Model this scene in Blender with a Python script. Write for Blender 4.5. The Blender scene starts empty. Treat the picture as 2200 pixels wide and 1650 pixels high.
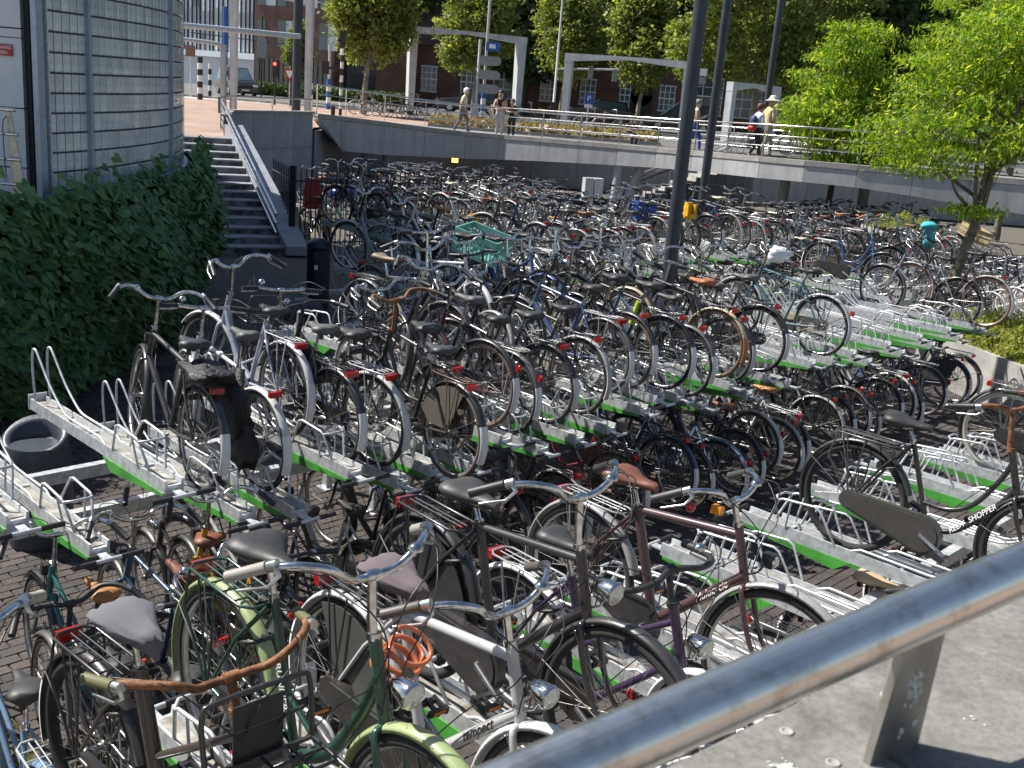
import bpy, math, random
import numpy as np
from math import radians as rad, sin, cos, pi, sqrt
from mathutils import Vector, Matrix, Euler

# ------------------------------------------------------------------ camera
scn = bpy.context.scene
EYE = Vector((0, 0, 4.0))
PITCH, ROLL = rad(15.5), math.atan(674 / 8175)
fwd = Vector((0, cos(PITCH), -sin(PITCH))); up0 = Vector((0, sin(PITCH), cos(PITCH))); r0 = Vector((1, 0, 0))
cr = r0 * cos(ROLL) + up0 * sin(ROLL); cu = up0 * cos(ROLL) - r0 * sin(ROLL)
cam_data = bpy.data.cameras.new('camera'); cam = bpy.data.objects.new('camera', cam_data)
scn.collection.objects.link(cam); scn.camera = cam
M = Matrix((cr, cu, -fwd)).transposed().to_4x4(); M.translation = EYE
cam.matrix_world = M
cam_data.sensor_width = 36; cam_data.lens = 2282 / 2200 * 36
cam_data.clip_start = 0.05; cam_data.clip_end = 1500
cam_data.dof.use_dof = True; cam_data.dof.focus_distance = 7.0; cam_data.dof.aperture_fstop = 11.0

# ------------------------------------------------------------------ light
SUN_EL = rad(50); SUN_DIR = Vector((-0.955, 0.295, 0)).normalized()
w = bpy.data.worlds.new('World'); scn.world = w; w.use_nodes = True
nt = w.node_tree; nt.nodes.clear()
sky = nt.nodes.new('ShaderNodeTexSky'); sky.sky_type = 'NISHITA'; sky.sun_disc = False
sky.sun_elevation = SUN_EL; sky.sun_rotation = math.atan2(SUN_DIR.x, SUN_DIR.y)
sky.air_density = 1.0; sky.dust_density = 0.6; sky.ozone_density = 1.2
bg = nt.nodes.new('ShaderNodeBackground'); bg.inputs['Strength'].default_value = 0.07
wo = nt.nodes.new('ShaderNodeOutputWorld')
nt.links.new(sky.outputs[0], bg.inputs[0]); nt.links.new(bg.outputs[0], wo.inputs[0])
sd = bpy.data.lights.new('sun', 'SUN'); sd.energy = 5.0; sd.angle = rad(0.53); sd.color = (1, 0.955, 0.88)
sun = bpy.data.objects.new('sun', sd); scn.collection.objects.link(sun)
sv = SUN_DIR * cos(SUN_EL) + Vector((0, 0, sin(SUN_EL)))
sun.rotation_euler = sv.to_track_quat('Z', 'Y').to_euler(); sun.location = (0, 0, 60)
scn.view_settings.view_transform = 'Standard'; scn.view_settings.look = 'None'
scn.view_settings.exposure = 0.8; scn.view_settings.gamma = 1; scn.view_settings.use_curve_mapping = False
scn.cycles.max_bounces = 6; scn.cycles.transparent_max_bounces = 6

rng = random.Random(11); nrg = np.random.RandomState(5)
COL = scn.collection
# rack frame: Q runs along the rack rows, T points out of a row towards the camera wall
QV = Vector((0.688, 0.725, 0)); TV = Vector((0.725, -0.688, 0))
def sq(s, q, z=0.0): return Vector((TV.x * s + QV.x * q, TV.y * s + QV.y * q, z))

# ------------------------------------------------------------------ materials
def nodes(name):
    m = bpy.data.materials.new(name); m.use_nodes = True
    t = m.node_tree; b = t.nodes['Principled BSDF']; return m, t, b
def setp(b, **k):
    for n, v in k.items():
        n = n.replace('_', ' ')
        if n in b.inputs: b.inputs[n].default_value = v
def N(t, kind, **k):
    n = t.nodes.new(kind)
    for a, v in k.items(): setattr(n, a, v)
    return n
def noise(t, scale, detail=4, rough=.6, coord='Object', dist=0.0):
    tc = N(t, 'ShaderNodeTexCoord'); n = N(t, 'ShaderNodeTexNoise')
    n.inputs['Scale'].default_value = scale; n.inputs['Detail'].default_value = detail
    n.inputs['Roughness'].default_value = rough; n.inputs['Distortion'].default_value = dist
    t.links.new(tc.outputs[coord], n.inputs['Vector']); return n
def ramp(t, src, stops):
    r = N(t, 'ShaderNodeValToRGB'); e = r.color_ramp.elements
    while len(e) < len(stops): e.new(.5)
    for i, (p, c) in enumerate(stops):
        e[i].position = p; e[i].color = (*c, 1) if len(c) == 3 else c
    t.links.new(src, r.inputs[0]); return r
def g3(v): return (v, v, v)
def simple(name, c1, c2=None, rough=.6, metal=0.0, scale=8, bump=0.0, rvar=0.0, coat=0.0, coord='Object', spec=None, lo=.35, hi=.65, detail=4):
    m, t, b = nodes(name)
    c2 = c2 or tuple(x * .75 for x in c1)
    n = noise(t, scale, detail=detail, coord=coord)
    r = ramp(t, n.outputs['Fac'], [(lo, c2), (hi, c1)]); t.links.new(r.outputs[0], b.inputs['Base Color'])
    setp(b, Roughness=rough, Metallic=metal, Coat_Weight=coat)
    if spec is not None: setp(b, Specular_IOR_Level=spec)
    if rvar:
        mr = N(t, 'ShaderNodeMapRange'); mr.inputs['To Min'].default_value = max(.03, rough - rvar); mr.inputs['To Max'].default_value = rough + rvar
        t.links.new(n.outputs['Fac'], mr.inputs['Value']); t.links.new(mr.outputs[0], b.inputs['Roughness'])
    if bump:
        bp = N(t, 'ShaderNodeBump'); bp.inputs['Strength'].default_value = bump; bp.inputs['Distance'].default_value = .02
        n2 = noise(t, scale * 4, coord=coord); t.links.new(n2.outputs['Fac'], bp.inputs['Height']); t.links.new(bp.outputs[0], b.inputs['Normal'])
    return m
def objcol(name, rough=.35, metal=0.0, coat=0.0, dirt=.35, dirtcol=(.11, .10, .085), bump=0.0, scale=9, rust=0.0):
    """paint whose colour is the object's own colour, with dust, scuffs and a little rust"""
    m, t, b = nodes(name)
    oi = N(t, 'ShaderNodeObjectInfo'); n = noise(t, scale, detail=5)
    r = ramp(t, n.outputs['Fac'], [(.45, g3(0)), (.75, g3(dirt))])
    mx = N(t, 'ShaderNodeMix', data_type='RGBA'); mx.inputs['B'].default_value = (*dirtcol, 1)
    t.links.new(r.outputs[0], mx.inputs['Factor']); t.links.new(oi.outputs['Color'], mx.inputs['A'])
    out = mx.outputs['Result']
    if rust:
        n3 = noise(t, 60, detail=3); r3 = ramp(t, n3.outputs['Fac'], [(.66 - rust * .1, g3(0)), (.72, g3(1))])
        m3 = N(t, 'ShaderNodeMix', data_type='RGBA'); m3.inputs['B'].default_value = (.16, .06, .025, 1)
        t.links.new(r3.outputs[0], m3.inputs['Factor']); t.links.new(out, m3.inputs['A']); out = m3.outputs['Result']
    t.links.new(out, b.inputs['Base Color'])
    mr = N(t, 'ShaderNodeMapRange'); mr.inputs['To Min'].default_value = rough; mr.inputs['To Max'].default_value = min(1, rough + .25)
    t.links.new(n.outputs['Fac'], mr.inputs['Value']); t.links.new(mr.outputs[0], b.inputs['Roughness'])
    setp(b, Metallic=metal, Coat_Weight=coat, Coat_Roughness=.15)
    if bump:
        bp = N(t, 'ShaderNodeBump'); bp.inputs['Strength'].default_value = bump; bp.inputs['Distance'].default_value = .003
        n2 = noise(t, 160); t.links.new(n2.outputs['Fac'], bp.inputs['Height']); t.links.new(bp.outputs[0], b.inputs['Normal'])
    return m
MT = {}
MT['paint'] = objcol('bicycle_paint', .25, coat=.5, rust=.35, dirt=.18)
MT['metalpaint'] = objcol('metal_tone', .25, metal=1.0, dirt=.5, rust=.5)
MT['saddle'] = objcol('saddle_cover', .38, dirt=.25, bump=.12)
MT['cloth'] = objcol('cloth', .85, dirt=.15, bump=.5, scale=20)
MT['rubber'] = objcol('tyre_rubber', .75, dirt=.32, dirtcol=(.16, .145, .12), bump=.4, scale=5)
MT['plastic'] = objcol('plastic', .4, dirt=.2)
MT['chrome'] = simple('chrome', (.78, .78, .78), (.45, .42, .38), .12, 1.0, 30, rvar=.1)
MT['alu'] = simple('aluminium', (.62, .62, .61), (.42, .41, .4), .32, 1.0, 12, rvar=.1)
MT['spoke'] = simple('spoke_steel', (.42, .42, .40), (.2, .19, .17), .35, .85, 6)
MT['galv'] = simple('galvanised_steel', (.66, .68, .69), (.42, .44, .45), .42, .4, 22, bump=.05, rvar=.12, detail=6)
MT['galvdirt'] = simple('dusty_galvanised_steel', (.42, .41, .38), (.14, .12, .095), .7, .15, 9, bump=.1, detail=8)
MT['green'] = simple('green_plate', (.075, .36, .05), (.045, .20, .035), .55, 0, 9, detail=6)
MT['blackplastic'] = simple('black_plastic', (.03, .03, .032), (.018, .018, .018), .45, 0, 20)
MT['cable'] = simple('cable', (.015, .015, .015), (.01, .01, .01), .4)
MT['red'] = simple('red_reflector', (.42, .012, .01), (.3, .008, .008), .18, 0, 40, coat=.6)
MT['lens'] = simple('lamp_glass', (.7, .7, .66), (.5, .5, .45), .08, .3, 60, coat=.6)
MT['amber'] = simple('amber_reflector', (.75, .27, .02), (.6, .18, .01), .2)
MT['rust'] = simple('rusty_steel', (.30, .14, .06), (.12, .05, .025), .7, .3, 25, bump=.3)
# ------------------------------------------------------------------ mesh builder
class MB:
    def __init__(s): s.v = []; s.f = []; s.m = []; s.sm = []
    def add(s, vs, fs, mi=0, smooth=True):
        o = len(s.v); s.v.extend([tuple(p) for p in vs])
        for f in fs: s.f.append([o + i for i in f]); s.m.append(mi); s.sm.append(smooth)
    def tube(s, pts, r, n=7, mi=0, closed=False, cap=True):
        P = [Vector(p) for p in pts]; k = len(P)
        R = r if isinstance(r, (list, tuple)) else [r] * k
        up = None; vs = []
        for i in range(k):
            if closed: d = P[(i + 1) % k] - P[i - 1]
            elif i == 0: d = P[1] - P[0]
            elif i == k - 1: d = P[-1] - P[-2]
            else: d = (P[i + 1] - P[i]).normalized() + (P[i] - P[i - 1]).normalized()
            d.normalize()
            if up is None:
                up = Vector((0, 0, 1)) if abs(d.z) < .9 else Vector((1, 0, 0))
            a = d.cross(up); 
            if a.length < 1e-4: a = d.cross(Vector((0, 1, .1)))
            a.normalize(); up = a.cross(d).normalized()
            for j in range(n):
                t = 2 * pi * j / n; vs.append(P[i] + (a * cos(t) + up * sin(t)) * R[i])
        fs = []
        for i in range(k if closed else k - 1):
            b = ((i + 1) % k) * n
            for j in range(n): fs.append([i * n + j, i * n + (j + 1) % n, b + (j + 1) % n, b + j])
        s.add(vs, fs, mi)
        if cap and not closed: s.add(vs[:n], [list(range(n))[::-1]], mi, False); s.add(vs[-n:], [list(range(n))], mi, False)
    def box(s, c, d, mi=0, rot=None, taper=None):
        x, y, z = [a / 2 for a in d]; vs = []
        for k in (-1, 1):
            tx = taper if (taper and k == 1) else 1
            for (a, b) in ((-1, -1), (1, -1), (1, 1), (-1, 1)): vs.append(Vector((a * x * tx, b * y * tx, k * z)))
        if rot is not None: vs = [rot @ v for v in vs]
        vs = [v + Vector(c) for v in vs]
        s.add(vs, [[3, 2, 1, 0], [4, 5, 6, 7], [0, 1, 5, 4], [1, 2, 6, 5], [2, 3, 7, 6], [3, 0, 4, 7]], mi, False)
    def prism(s, poly, axis, a, b, mi=0, smooth=False):
        """poly of 2D points extruded along axis from a to b"""
        def P(u, v, w):
            return {'x': (w, u, v), 'y': (u, w, v), 'z': (u, v, w)}[axis]
        n = len(poly); vs = [P(u, v, a) for u, v in poly] + [P(u, v, b) for u, v in poly]
        s.add(vs, [list(range(n))[::-1], [n + i for i in range(n)]], mi, False)
        s.add(vs, [[i, (i + 1) % n, n + (i + 1) % n, n + i] for i in range(n)], mi, smooth)
    def loft(s, secs, mi=0, closed=True, cap=True, smooth=True):
        n = len(secs[0]); vs = [p for q in secs for p in q]; fs = []
        for i in range(len(secs) - 1):
            for j in range(n if closed else n - 1):
                fs.append([i * n + j, i * n + (j + 1) % n, (i + 1) * n + (j + 1) % n, (i + 1) * n + j])
        s.add(vs, fs, mi, smooth)
        if cap and closed: s.add(secs[0], [list(range(n))[::-1]], mi, smooth); s.add(secs[-1], [list(range(n))], mi, smooth)
    def lathe(s, prof, c=(0, 0, 0), axis=Vector((0, 0, 1)), n=12, mi=0):
        q = Vector((0, 0, 1)).rotation_difference(Vector(axis)); secs = []
        for r, h in prof:
            secs.append([Vector(c) + q @ Vector((r * cos(2 * pi * j / n), r * sin(2 * pi * j / n), h)) for j in range(n)])
        s.loft(secs, mi)
    def ball(s, c, r, n=8, mi=0, sc=(1, 1, 1), rot=None):
        secs = []
        for i in range(n + 1):
            th = pi * i / n; rr = max(sin(th), .02); ring = []
            for j in range(n + 2):
                a = 2 * pi * j / (n + 2); v = Vector((rr * cos(a) * r * sc[0], rr * sin(a) * r * sc[1], -cos(th) * r * sc[2]))
                if rot is not None: v = rot @ v
                ring.append(v + Vector(c))
            secs.append(ring)
        s.loft(secs, mi)
    def mesh(s, name, mats):
        me = bpy.data.meshes.new(name); me.from_pydata([tuple(v) for v in s.v], [], s.f)
        for m in mats: me.materials.append(MT[m] if isinstance(m, str) else m)
        me.polygons.foreach_set('material_index', s.m); me.polygons.foreach_set('use_smooth', s.sm)
        me.update(); return me
def put(name, me, parent=None, loc=(0, 0, 0), rot=(0, 0, 0), color=None, mat4=None, **props):
    o = bpy.data.objects.new(name, me); COL.objects.link(o)
    if parent is not None: o.parent = parent
    if mat4 is not None: o.matrix_basis = mat4
    else: o.location = loc; o.rotation_euler = rot
    if color is not None: o.color = (*color, 1)
    for k, v in props.items(): o[k] = v
    return o
def thing(name, label, cat, loc=(0, 0, 0), rot=(0, 0, 0), group=None):
    o = bpy.data.objects.new(name, None); COL.objects.link(o); o.location = loc; o.rotation_euler = rot
    o['label'] = label; o['category'] = cat; o.empty_display_size = .1
    if group: o['group'] = group
    return o
def spline(pts, k=6):
    P = [Vector(p) for p in pts]; P = [P[0] * 2 - P[1]] + P + [P[-1] * 2 - P[-2]]; out = []
    for i in range(1, len(P) - 2):
        for j in range(k):
            t = j / k; a, b, c, d = P[i - 1:i + 3]
            out.append(.5 * ((2 * b) + (c - a) * t + (2 * a - 5 * b + 4 * c - d) * t * t + (3 * b - a - 3 * c + d) * t ** 3))
    out.append(P[-2]); return out
def cards(name, C, A, B, mat, parent=None, shape='leaf', bend=.25):
    """many small leaves: centre C, long half axis A, short half axis B (numpy Nx3)"""
    n = len(C); Nn = np.cross(A, B); Nn /= np.linalg.norm(Nn, axis=1)[:, None] + 1e-9
    L = np.linalg.norm(B, axis=1)[:, None]
    if shape == 'leaf':
        V = np.stack([C - A, C - A * .1 + B + Nn * L * bend, C + A, C - A * .1 - B + Nn * L * bend], 1); tri = np.array([[0, 1, 2], [0, 2, 3]])
    else:  # ivy: heart shape with a folded midrib
        V = np.stack([C - A * .55, C - A * .95 + B * .6 + Nn * L * .3, C - A * .2 + B * 1.05 + Nn * L * .35, C + A * .45 + B * .5 + Nn * L * .15, C + A * 1.1 - Nn * L * .25,
                      C + A * .45 - B * .5 + Nn * L * .15, C - A * .2 - B * 1.05 + Nn * L * .35, C - A * .95 - B * .6 + Nn * L * .3], 1)
        tri = np.array([[0, 1, 2], [0, 2, 3], [0, 3, 4], [0, 4, 5], [0, 5, 6], [0, 6, 7]])
    k = V.shape[1]; V = V.reshape(-1, 3); F = (tri[None] + (np.arange(n) * k)[:, None, None]).reshape(-1, 3)
    me = bpy.data.meshes.new(name); me.vertices.add(len(V)); me.vertices.foreach_set('co', V.ravel())
    me.loops.add(F.size); me.loops.foreach_set('vertex_index', F.ravel().astype(np.int32))
    me.polygons.add(len(F)); me.polygons.foreach_set('loop_start', (np.arange(len(F)) * 3).astype(np.int32))
    me.polygons.foreach_set('loop_total', np.full(len(F), 3, np.int32)); me.polygons.foreach_set('use_smooth', np.zeros(len(F), bool))
    me.materials.append(mat); me.update(); me.validate()
    return put(name, me, parent)
def leafmat(name, c1, c2, c3=None, trans=.45, rough=.5, obj=False):
    m, t, b = nodes(name); g = N(t, 'ShaderNodeNewGeometry')
    st = [(0, c1), (.6, c2)] + ([(1, c3)] if c3 else [])
    src = g.outputs['Random Per Island']
    if obj: src = N(t, 'ShaderNodeObjectInfo').outputs['Random']
    r = ramp(t, src, st)
    t.links.new(r.outputs[0], b.inputs['Base Color']); setp(b, Roughness=rough)
    tr = N(t, 'ShaderNodeBsdfTranslucent'); mx = N(t, 'ShaderNodeMixShader'); mx.inputs[0].default_value = trans
    bc = N(t, 'ShaderNodeMix', data_type='RGBA', blend_type='MULTIPLY'); bc.inputs['Factor'].default_value = 1; bc.inputs['B'].default_value = (1.5, 1.5, .55, 1)
    t.links.new(r.outputs[0], bc.inputs['A']); t.links.new(bc.outputs['Result'], tr.inputs[0])
    t.links.new(b.outputs[0], mx.inputs[1]); t.links.new(tr.outputs[0], mx.inputs[2]); t.links.new(mx.outputs[0], t.nodes['Material Output'].inputs[0])
    return m
def text(name, s, mat, size, M4, parent=None, ext=.001, kind=None, align='CENTER', space=1.0, shear=0.0):
    c = bpy.data.curves.new(name, 'FONT'); c.body = s; c.size = size; c.extrude = ext; c.align_x = align; c.align_y = 'CENTER'
    c.space_character = space; c.shear = shear; c.materials.append(mat)
    o = bpy.data.objects.new(name, c); COL.objects.link(o); dg = bpy.context.evaluated_depsgraph_get(); dg.update()
    me = bpy.data.meshes.new_from_object(o.evaluated_get(dg)); bpy.data.objects.remove(o); me.name = name
    if not me.materials: me.materials.append(mat)
    return put(name, me, parent, mat4=M4)
def frame_at(loc, xdir, zdir):
    x = Vector(xdir).normalized(); z = Vector(zdir).normalized(); y = z.cross(x).normalized(); x = y.cross(z)
    m = Matrix((x, y, z)).transposed().to_4x4(); m.translation = Vector(loc); return m
# ------------------------------------------------------------------ racks
def m_tray(b=None, off=0):
    b = b or MB()
    P = [(-.060, .030), (-.047, .030), (-.042, -.004), (.042, -.004), (.047, .030), (.060, .030), (.060, -.05), (-.060, -.05)]
    b.prism([(y, z) for y, z in P], 'x', 0.0, 1.95, off)
    b.box((.975, 0, .000), (1.90, .078, .004), off + 1)
    b.box((1.955, 0, .0), (.012, .13, .11), off)
    b.box((.35, 0, .010), (.02, .10, .01), off); b.box((1.1, 0, .008), (.02, .10, .01), off)
    return b
def m_hoop_front(side, b=None, mi=0):
    own = b is None; b = b or MB(); y = side * .052
    b.tube(spline([(1.86, y, .02), (1.89, y, .22), (1.885, y, .37), (1.84, y, .41), (1.78, y, .37), (1.60, y, .20), (1.40, y, .075), (1.28, y, .055)], 3) + [Vector((.85, y, .055)), Vector((.78, y, .02))], .0085, 7, mi)
    return b.mesh('wheel_hoop', ['galv']) if own else b
def m_hoop_rear(b=None, mi=0):
    own = b is None; b = b or MB()
    for s in (-1, 1):
        y = s * .085
        b.tube([(.20, s * .05, .02), (.27, y, .20), (.30, y, .215), (.52, y, .235), (.56, y, .22), (.68, s * .055, .02)], .0085, 7, mi)
        b.tube([(.33, s * .06, .02), (.36, y, .215)], .007, 6, mi)
    b.tube([(.27, -.085, .20), (.235, -.05, .21), (.235, .05, .21), (.27, .085, .20)], .0085, 7, mi)
    return b.mesh('wheel_hoop', ['galv']) if own else b
def m_plate(side, b=None, mi=0):
    own = b is None; b = b or MB(); y = side * .0625
    b.prism([(.02, -.052), (.02, -.068), (.12, -.08), (.70, -.13), (.80, -.052)], 'y', y - .0025, y + .0025, mi)
    return b.mesh('side_plate', ['green']) if own else b
def m_handle(b=None, mi=0):
    own = b is None; b = b or MB()
    b.box((-.05, 0, -.035), (.12, .05, .012), mi); b.tube([(-.11, -.10, -.035), (-.11, .10, -.035)], .013, 8, mi)
    for s in (-1, 1): b.tube([(-.11, s * .075, -.035), (-.11, s * .20, -.035)], .0165, 8, mi + 1)
    return b.mesh('pull_handle', ['galv', 'blackplastic']) if own else b
def m_tray_all():
    b = m_tray(); m_hoop_front(1, b, 0); m_hoop_front(-1, b, 0); m_hoop_rear(b, 0); m_plate(1, b, 2); m_plate(-1, b, 2); m_handle(b, 3 - 0)
    return b
FWD = {'B': math.degrees(math.atan2(-TV.y, -TV.x)), 'A': math.degrees(math.atan2(TV.y, TV.x))}
def rack(label, s_rear, orient, qs, zs, detail=True, posts=True, lower=None, group='two-tier bicycle racks'):
    """a row of gutters side by side on one steel stand; s_rear = where their open ends are"""
    sg = -1 if orient == 'B' else 1
    q0, q1 = min(qs), max(qs)
    t = thing('bicycle_rack', label, 'bicycle rack', sq(s_rear, q0, 0), (0, 0, 0), group)
    base = t.location.copy(); yaw = rad(FWD[orient])
    def pl(s, q, z): return sq(s, q, z) - base
    me = cached('tray', lambda: m_tray().mesh('gutter', ['galv', 'galvdirt']))
    mall = None
    if not detail:
        def f():
            b = m_tray_all(); return b.mesh('gutter', ['galv', 'galvdirt', 'green', 'galv', 'blackplastic'])
        mall = cached('tray_all', f)
    for q, z in zip(qs, zs):
        o = put('gutter', me if detail else mall, t, pl(s_rear, q, z), (0, 0, yaw))
        if detail:
            for sd_ in (1, -1): put('wheel_hoop', cached(('hf', sd_), lambda: m_hoop_front(sd_)), o)
            put('wheel_hoop', cached('hr', lambda: m_hoop_rear()), o)
            for sd_ in (1, -1): put('side_plate', cached(('pl', sd_), lambda: m_plate(sd_)), o)
            put('pull_handle', cached('hd', lambda: m_handle()), o)
    if posts:
        zb = min(zs) - .11
        for off in (.95, 1.70):
            L = q1 - q0 + .4; c = pl(s_rear + sg * off, (q0 + q1) / 2, zb)
            put('cross_beam', cached(('beam', round(L, 2)), lambda: (lambda b: (b.box((0, 0, 0), (L, .07, .09)), b.mesh('cross_beam', ['galv']))[1])(MB())), t, c, (0, 0, math.atan2(QV.y, QV.x)))
        n = max(2, int((q1 - q0) / 1.7) + 1)
        for k in range(n):
            q = q0 - .15 + (q1 - q0 + .3) * k / (n - 1)
            for off in (.95, 1.70):
                h = zb - .045
                put('post', cached(('post', round(h, 2)), lambda: (lambda b: (b.box((0, 0, h / 2), (.07, .07, h)), b.box((0, 0, .006), (.16, .16, .012)), b.mesh('post', ['galv']))[2])(MB())), t, pl(s_rear + sg * off, q, 0), (0, 0, yaw))
    return t
# ------------------------------------------------------------------ bicycles
RHX, FHX, HZ = -.52, .60, .345
CACHE = {}
def cached(key, fn):
    if key not in CACHE: CACHE[key] = fn()
    return CACHE[key]
def circ(R, n, y=0.0, a0=0, a1=2 * pi, cx=0, cz=0, end=False):
    k = n + 1 if end else n
    return [(cx + R * cos(a0 + (a1 - a0) * i / n), y, cz + R * sin(a0 + (a1 - a0) * i / n)) for i in range(k)]
def m_tyre(w=.020):
    b = MB(); b.tube(circ(.345 - w, 56), w, 8, closed=True)
    return b.mesh('tyre', ['rubber'])
def m_rim(b=None, mi=0):
    own = b is None; b = b or MB()
    secs = []
    prof = [(.306, -.013), (.322, -.014), (.322, .014), (.306, .013), (.300, 0)]
    for i in range(48):
        a = 2 * pi * i / 48; secs.append([(r * cos(a), y, r * sin(a)) for r, y in prof])
    secs.append(secs[0]); b.loft(secs, mi, cap=False)
    return b.mesh('rim', ['alu']) if own else b
def m_spokes(b=None, mi=0, hub=True):
    own = b is None; b = b or MB()
    for i in range(32):
        s = 1 if i % 2 else -1; a = 2 * pi * i / 32; da = (.7 if (i // 2) % 2 else -.7)
        b.tube([(.025 * cos(a + da), s * .028, .025 * sin(a + da)), (.308 * cos(a), 0, .308 * sin(a))], .0012, 3, mi, cap=False)
    b.tube([(0, -.045, 0), (0, -.03, 0), (0, -.028, 0), (0, .028, 0), (0, .03, 0), (0, .045, 0)], [.012, .03, .018, .018, .03, .012], 10, mi)
    b.tube([(0, -.065, 0), (0, .065, 0)], .006, 6, mi)
    return b.mesh('spokes', ['spoke']) if own else b
def m_wheel_one(w=.020):
    b = MB(); b.tube(circ(.345 - w, 40), w, 6, closed=True); m_rim(b, 1); m_spokes(b, 2)
    return b.mesh('wheel', ['rubber', 'alu', 'spoke'])
HT1, HT0 = Vector((.325, 0, .90)), Vector((.405, 0, .66)); STT = Vector((-.225, 0, .80)); BBv = Vector((-.04, 0, .29))
def m_frame(kind, thick=1.0):
    b = MB(); r = .016 * thick
    b.tube([HT1, HT0], .0205, 10); b.tube([BBv, STT], r, 8)
    b.tube([BBv + Vector((0, -.035, 0)), BBv + Vector((0, .035, 0))], .021, 10)
    for s in (-1, 1):
        b.tube([BBv + Vector((-.02, s * .025, 0)), Vector((-.30, s * .055, .315)), Vector((RHX, s * .062, HZ))], [.012, .010, .009], 6)
        b.tube([STT + Vector((0, s * .018, -.03)), Vector((-.36, s * .055, .60)), Vector((RHX, s * .062, HZ))], [.010, .009, .008], 6)
    if kind == 'dia':
        b.tube([(.335, 0, .862), (-.222, 0, .785)], .0145 * thick, 8); b.tube([(.398, 0, .695), BBv], .017 * thick, 8)
    elif kind == 'oma':
        b.tube(spline([(.345, 0, .84), (.30, 0, .72), (.19, 0, .54), (.06, 0, .46), (-.105, 0, .455)]), .0155, 8)
        b.tube(spline([(.398, 0, .70), (.30, 0, .55), (.13, 0, .36), (-.04, 0, .29)]), .0165, 8)
    elif kind == 'mixte':
        b.tube([(.345, 0, .84), (-.125, 0, .52)], .014, 8); b.tube([(.398, 0, .70), BBv], .016, 8)
    else:
        b.tube(spline([(.36, 0, .80), (.28, 0, .62), (.14, 0, .42), (-.04, 0, .30)]), .024 * thick, 10)
        b.tube([(.10, 0, .40), (-.12, 0, .50)], .011, 6)
    return b.mesh('frame', ['paint'])
def m_post(hs):
    b = MB(); b.tube([STT, (-.265, 0, hs - .05)], .0125, 8); b.tube([(-.30, 0, hs - .055), (-.24, 0, hs - .05)], .014, 6)
    b.tube([STT + Vector((0, 0, -.02)), STT + Vector((-.003, 0, .012))], .019, 8)
    return b.mesh('seat_post', ['chrome'])
def m_fork():
    b = MB(); b.tube([(.407, 0, .665), (.413, 0, .645)], .021, 8)
    for s in (-1, 1):
        b.tube(spline([(.41, s * .02, .655), (.418, s * .048, .635), (.47, s * .052, .49), (.525, s * .052, .395), (.60, s * .054, HZ)], 4), [.014] * 4 + [.013] * 4 + [.011] * 4 + [.009] * 5, 6)
    return b.mesh('fork', ['paint'])
def bar_points(kind, hb):
    c = Vector((.285, 0, hb))
    if kind == 'flat':
        L = [(0, 0, 0), (.005, .06, 0), (-.005, .18, .01), (-.04, .31, .01)]
    elif kind == 'low':
        L = [(0, 0, 0), (.03, .06, .0), (.045, .13, -.01), (.02, .22, -.02), (-.06, .275, -.03), (-.19, .29, -.045)]
    elif kind == 'wide':
        L = [(0, 0, 0), (.0, .07, .0), (.02, .12, .015), (.03, .18, .05), (-.02, .26, .06), (-.11, .32, .04), (-.20, .345, .02)]
    else:
        L = [(0, 0, 0), (.0, .05, 0), (.01, .10, .02), (.01, .16, .06), (-.04, .235, .070), (-.12, .298, .045), (-.205, .345, .0)]
    return [c + Vector(p) for p in L]
def m_bar(kind, hb, mat='chrome'):
    b = MB(); P = bar_points(kind, hb); h = spline(P, 5)
    full = [Vector((p.x, -p.y, p.z)) for p in h[::-1]] + h[1:]
    b.tube(full, .0132, 10)
    b.tube([(.318, 0, .90), (.305, 0, .94), (.288, 0, hb - .01)], [.017, .0145, .0145], 10, 0)
    b.tube([(.322, 0, .895), (.318, 0, .915)], .024, 8, 0)
    b.tube([(.285, -.024, hb), (.285, .024, hb)], .019, 8, 0)
    return b.mesh('handlebar', [mat])
def m_grips(kind, hb, side):
    P = bar_points(kind, hb); h = spline(P, 5); a = h[-1]; d = (h[-1] - h[-3]).normalized()
    b = MB(); L = .13; q = [a - d * L, a - d * (L - .008), a - d * .01, a + d * .004]
    b.tube([Vector((p.x, side * p.y, p.z)) for p in q], [.019, .0175, .0175, .019], 9)
    return b.mesh('grip', ['saddle'])
def m_lever(kind, hb, side):
    P = bar_points(kind, hb); h = spline(P, 5); a = h[-1]; d = (h[-1] - h[-3]).normalized()
    b = MB(); p = a - d * .15
    f = lambda v: (v.x, side * v.y, v.z)
    b.tube([f(p), f(p + Vector((.03, 0, -.02))), f(p + d * .05 + Vector((.05, 0, -.035))), f(p + d * .14 + Vector((.035, 0, -.03)))], [.011, .008, .006, .005], 6)
    b.tube([f(p - d * .015), f(p + d * .015)], .017, 8)
    return b.mesh('brake_lever', ['alu'])
def m_bell(hb):
    b = MB(); b.lathe([(.026, 0), (.026, .008), (.022, .018), (.012, .025), (.002, .027)], (.30, .15, hb + .05), Vector((-.2, 0, 1)), 12)
    b.tube([(.295, .15, hb + .035), (.30, .15, hb + .052)], .008, 6)
    return b.mesh('bell', ['chrome'])
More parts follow.
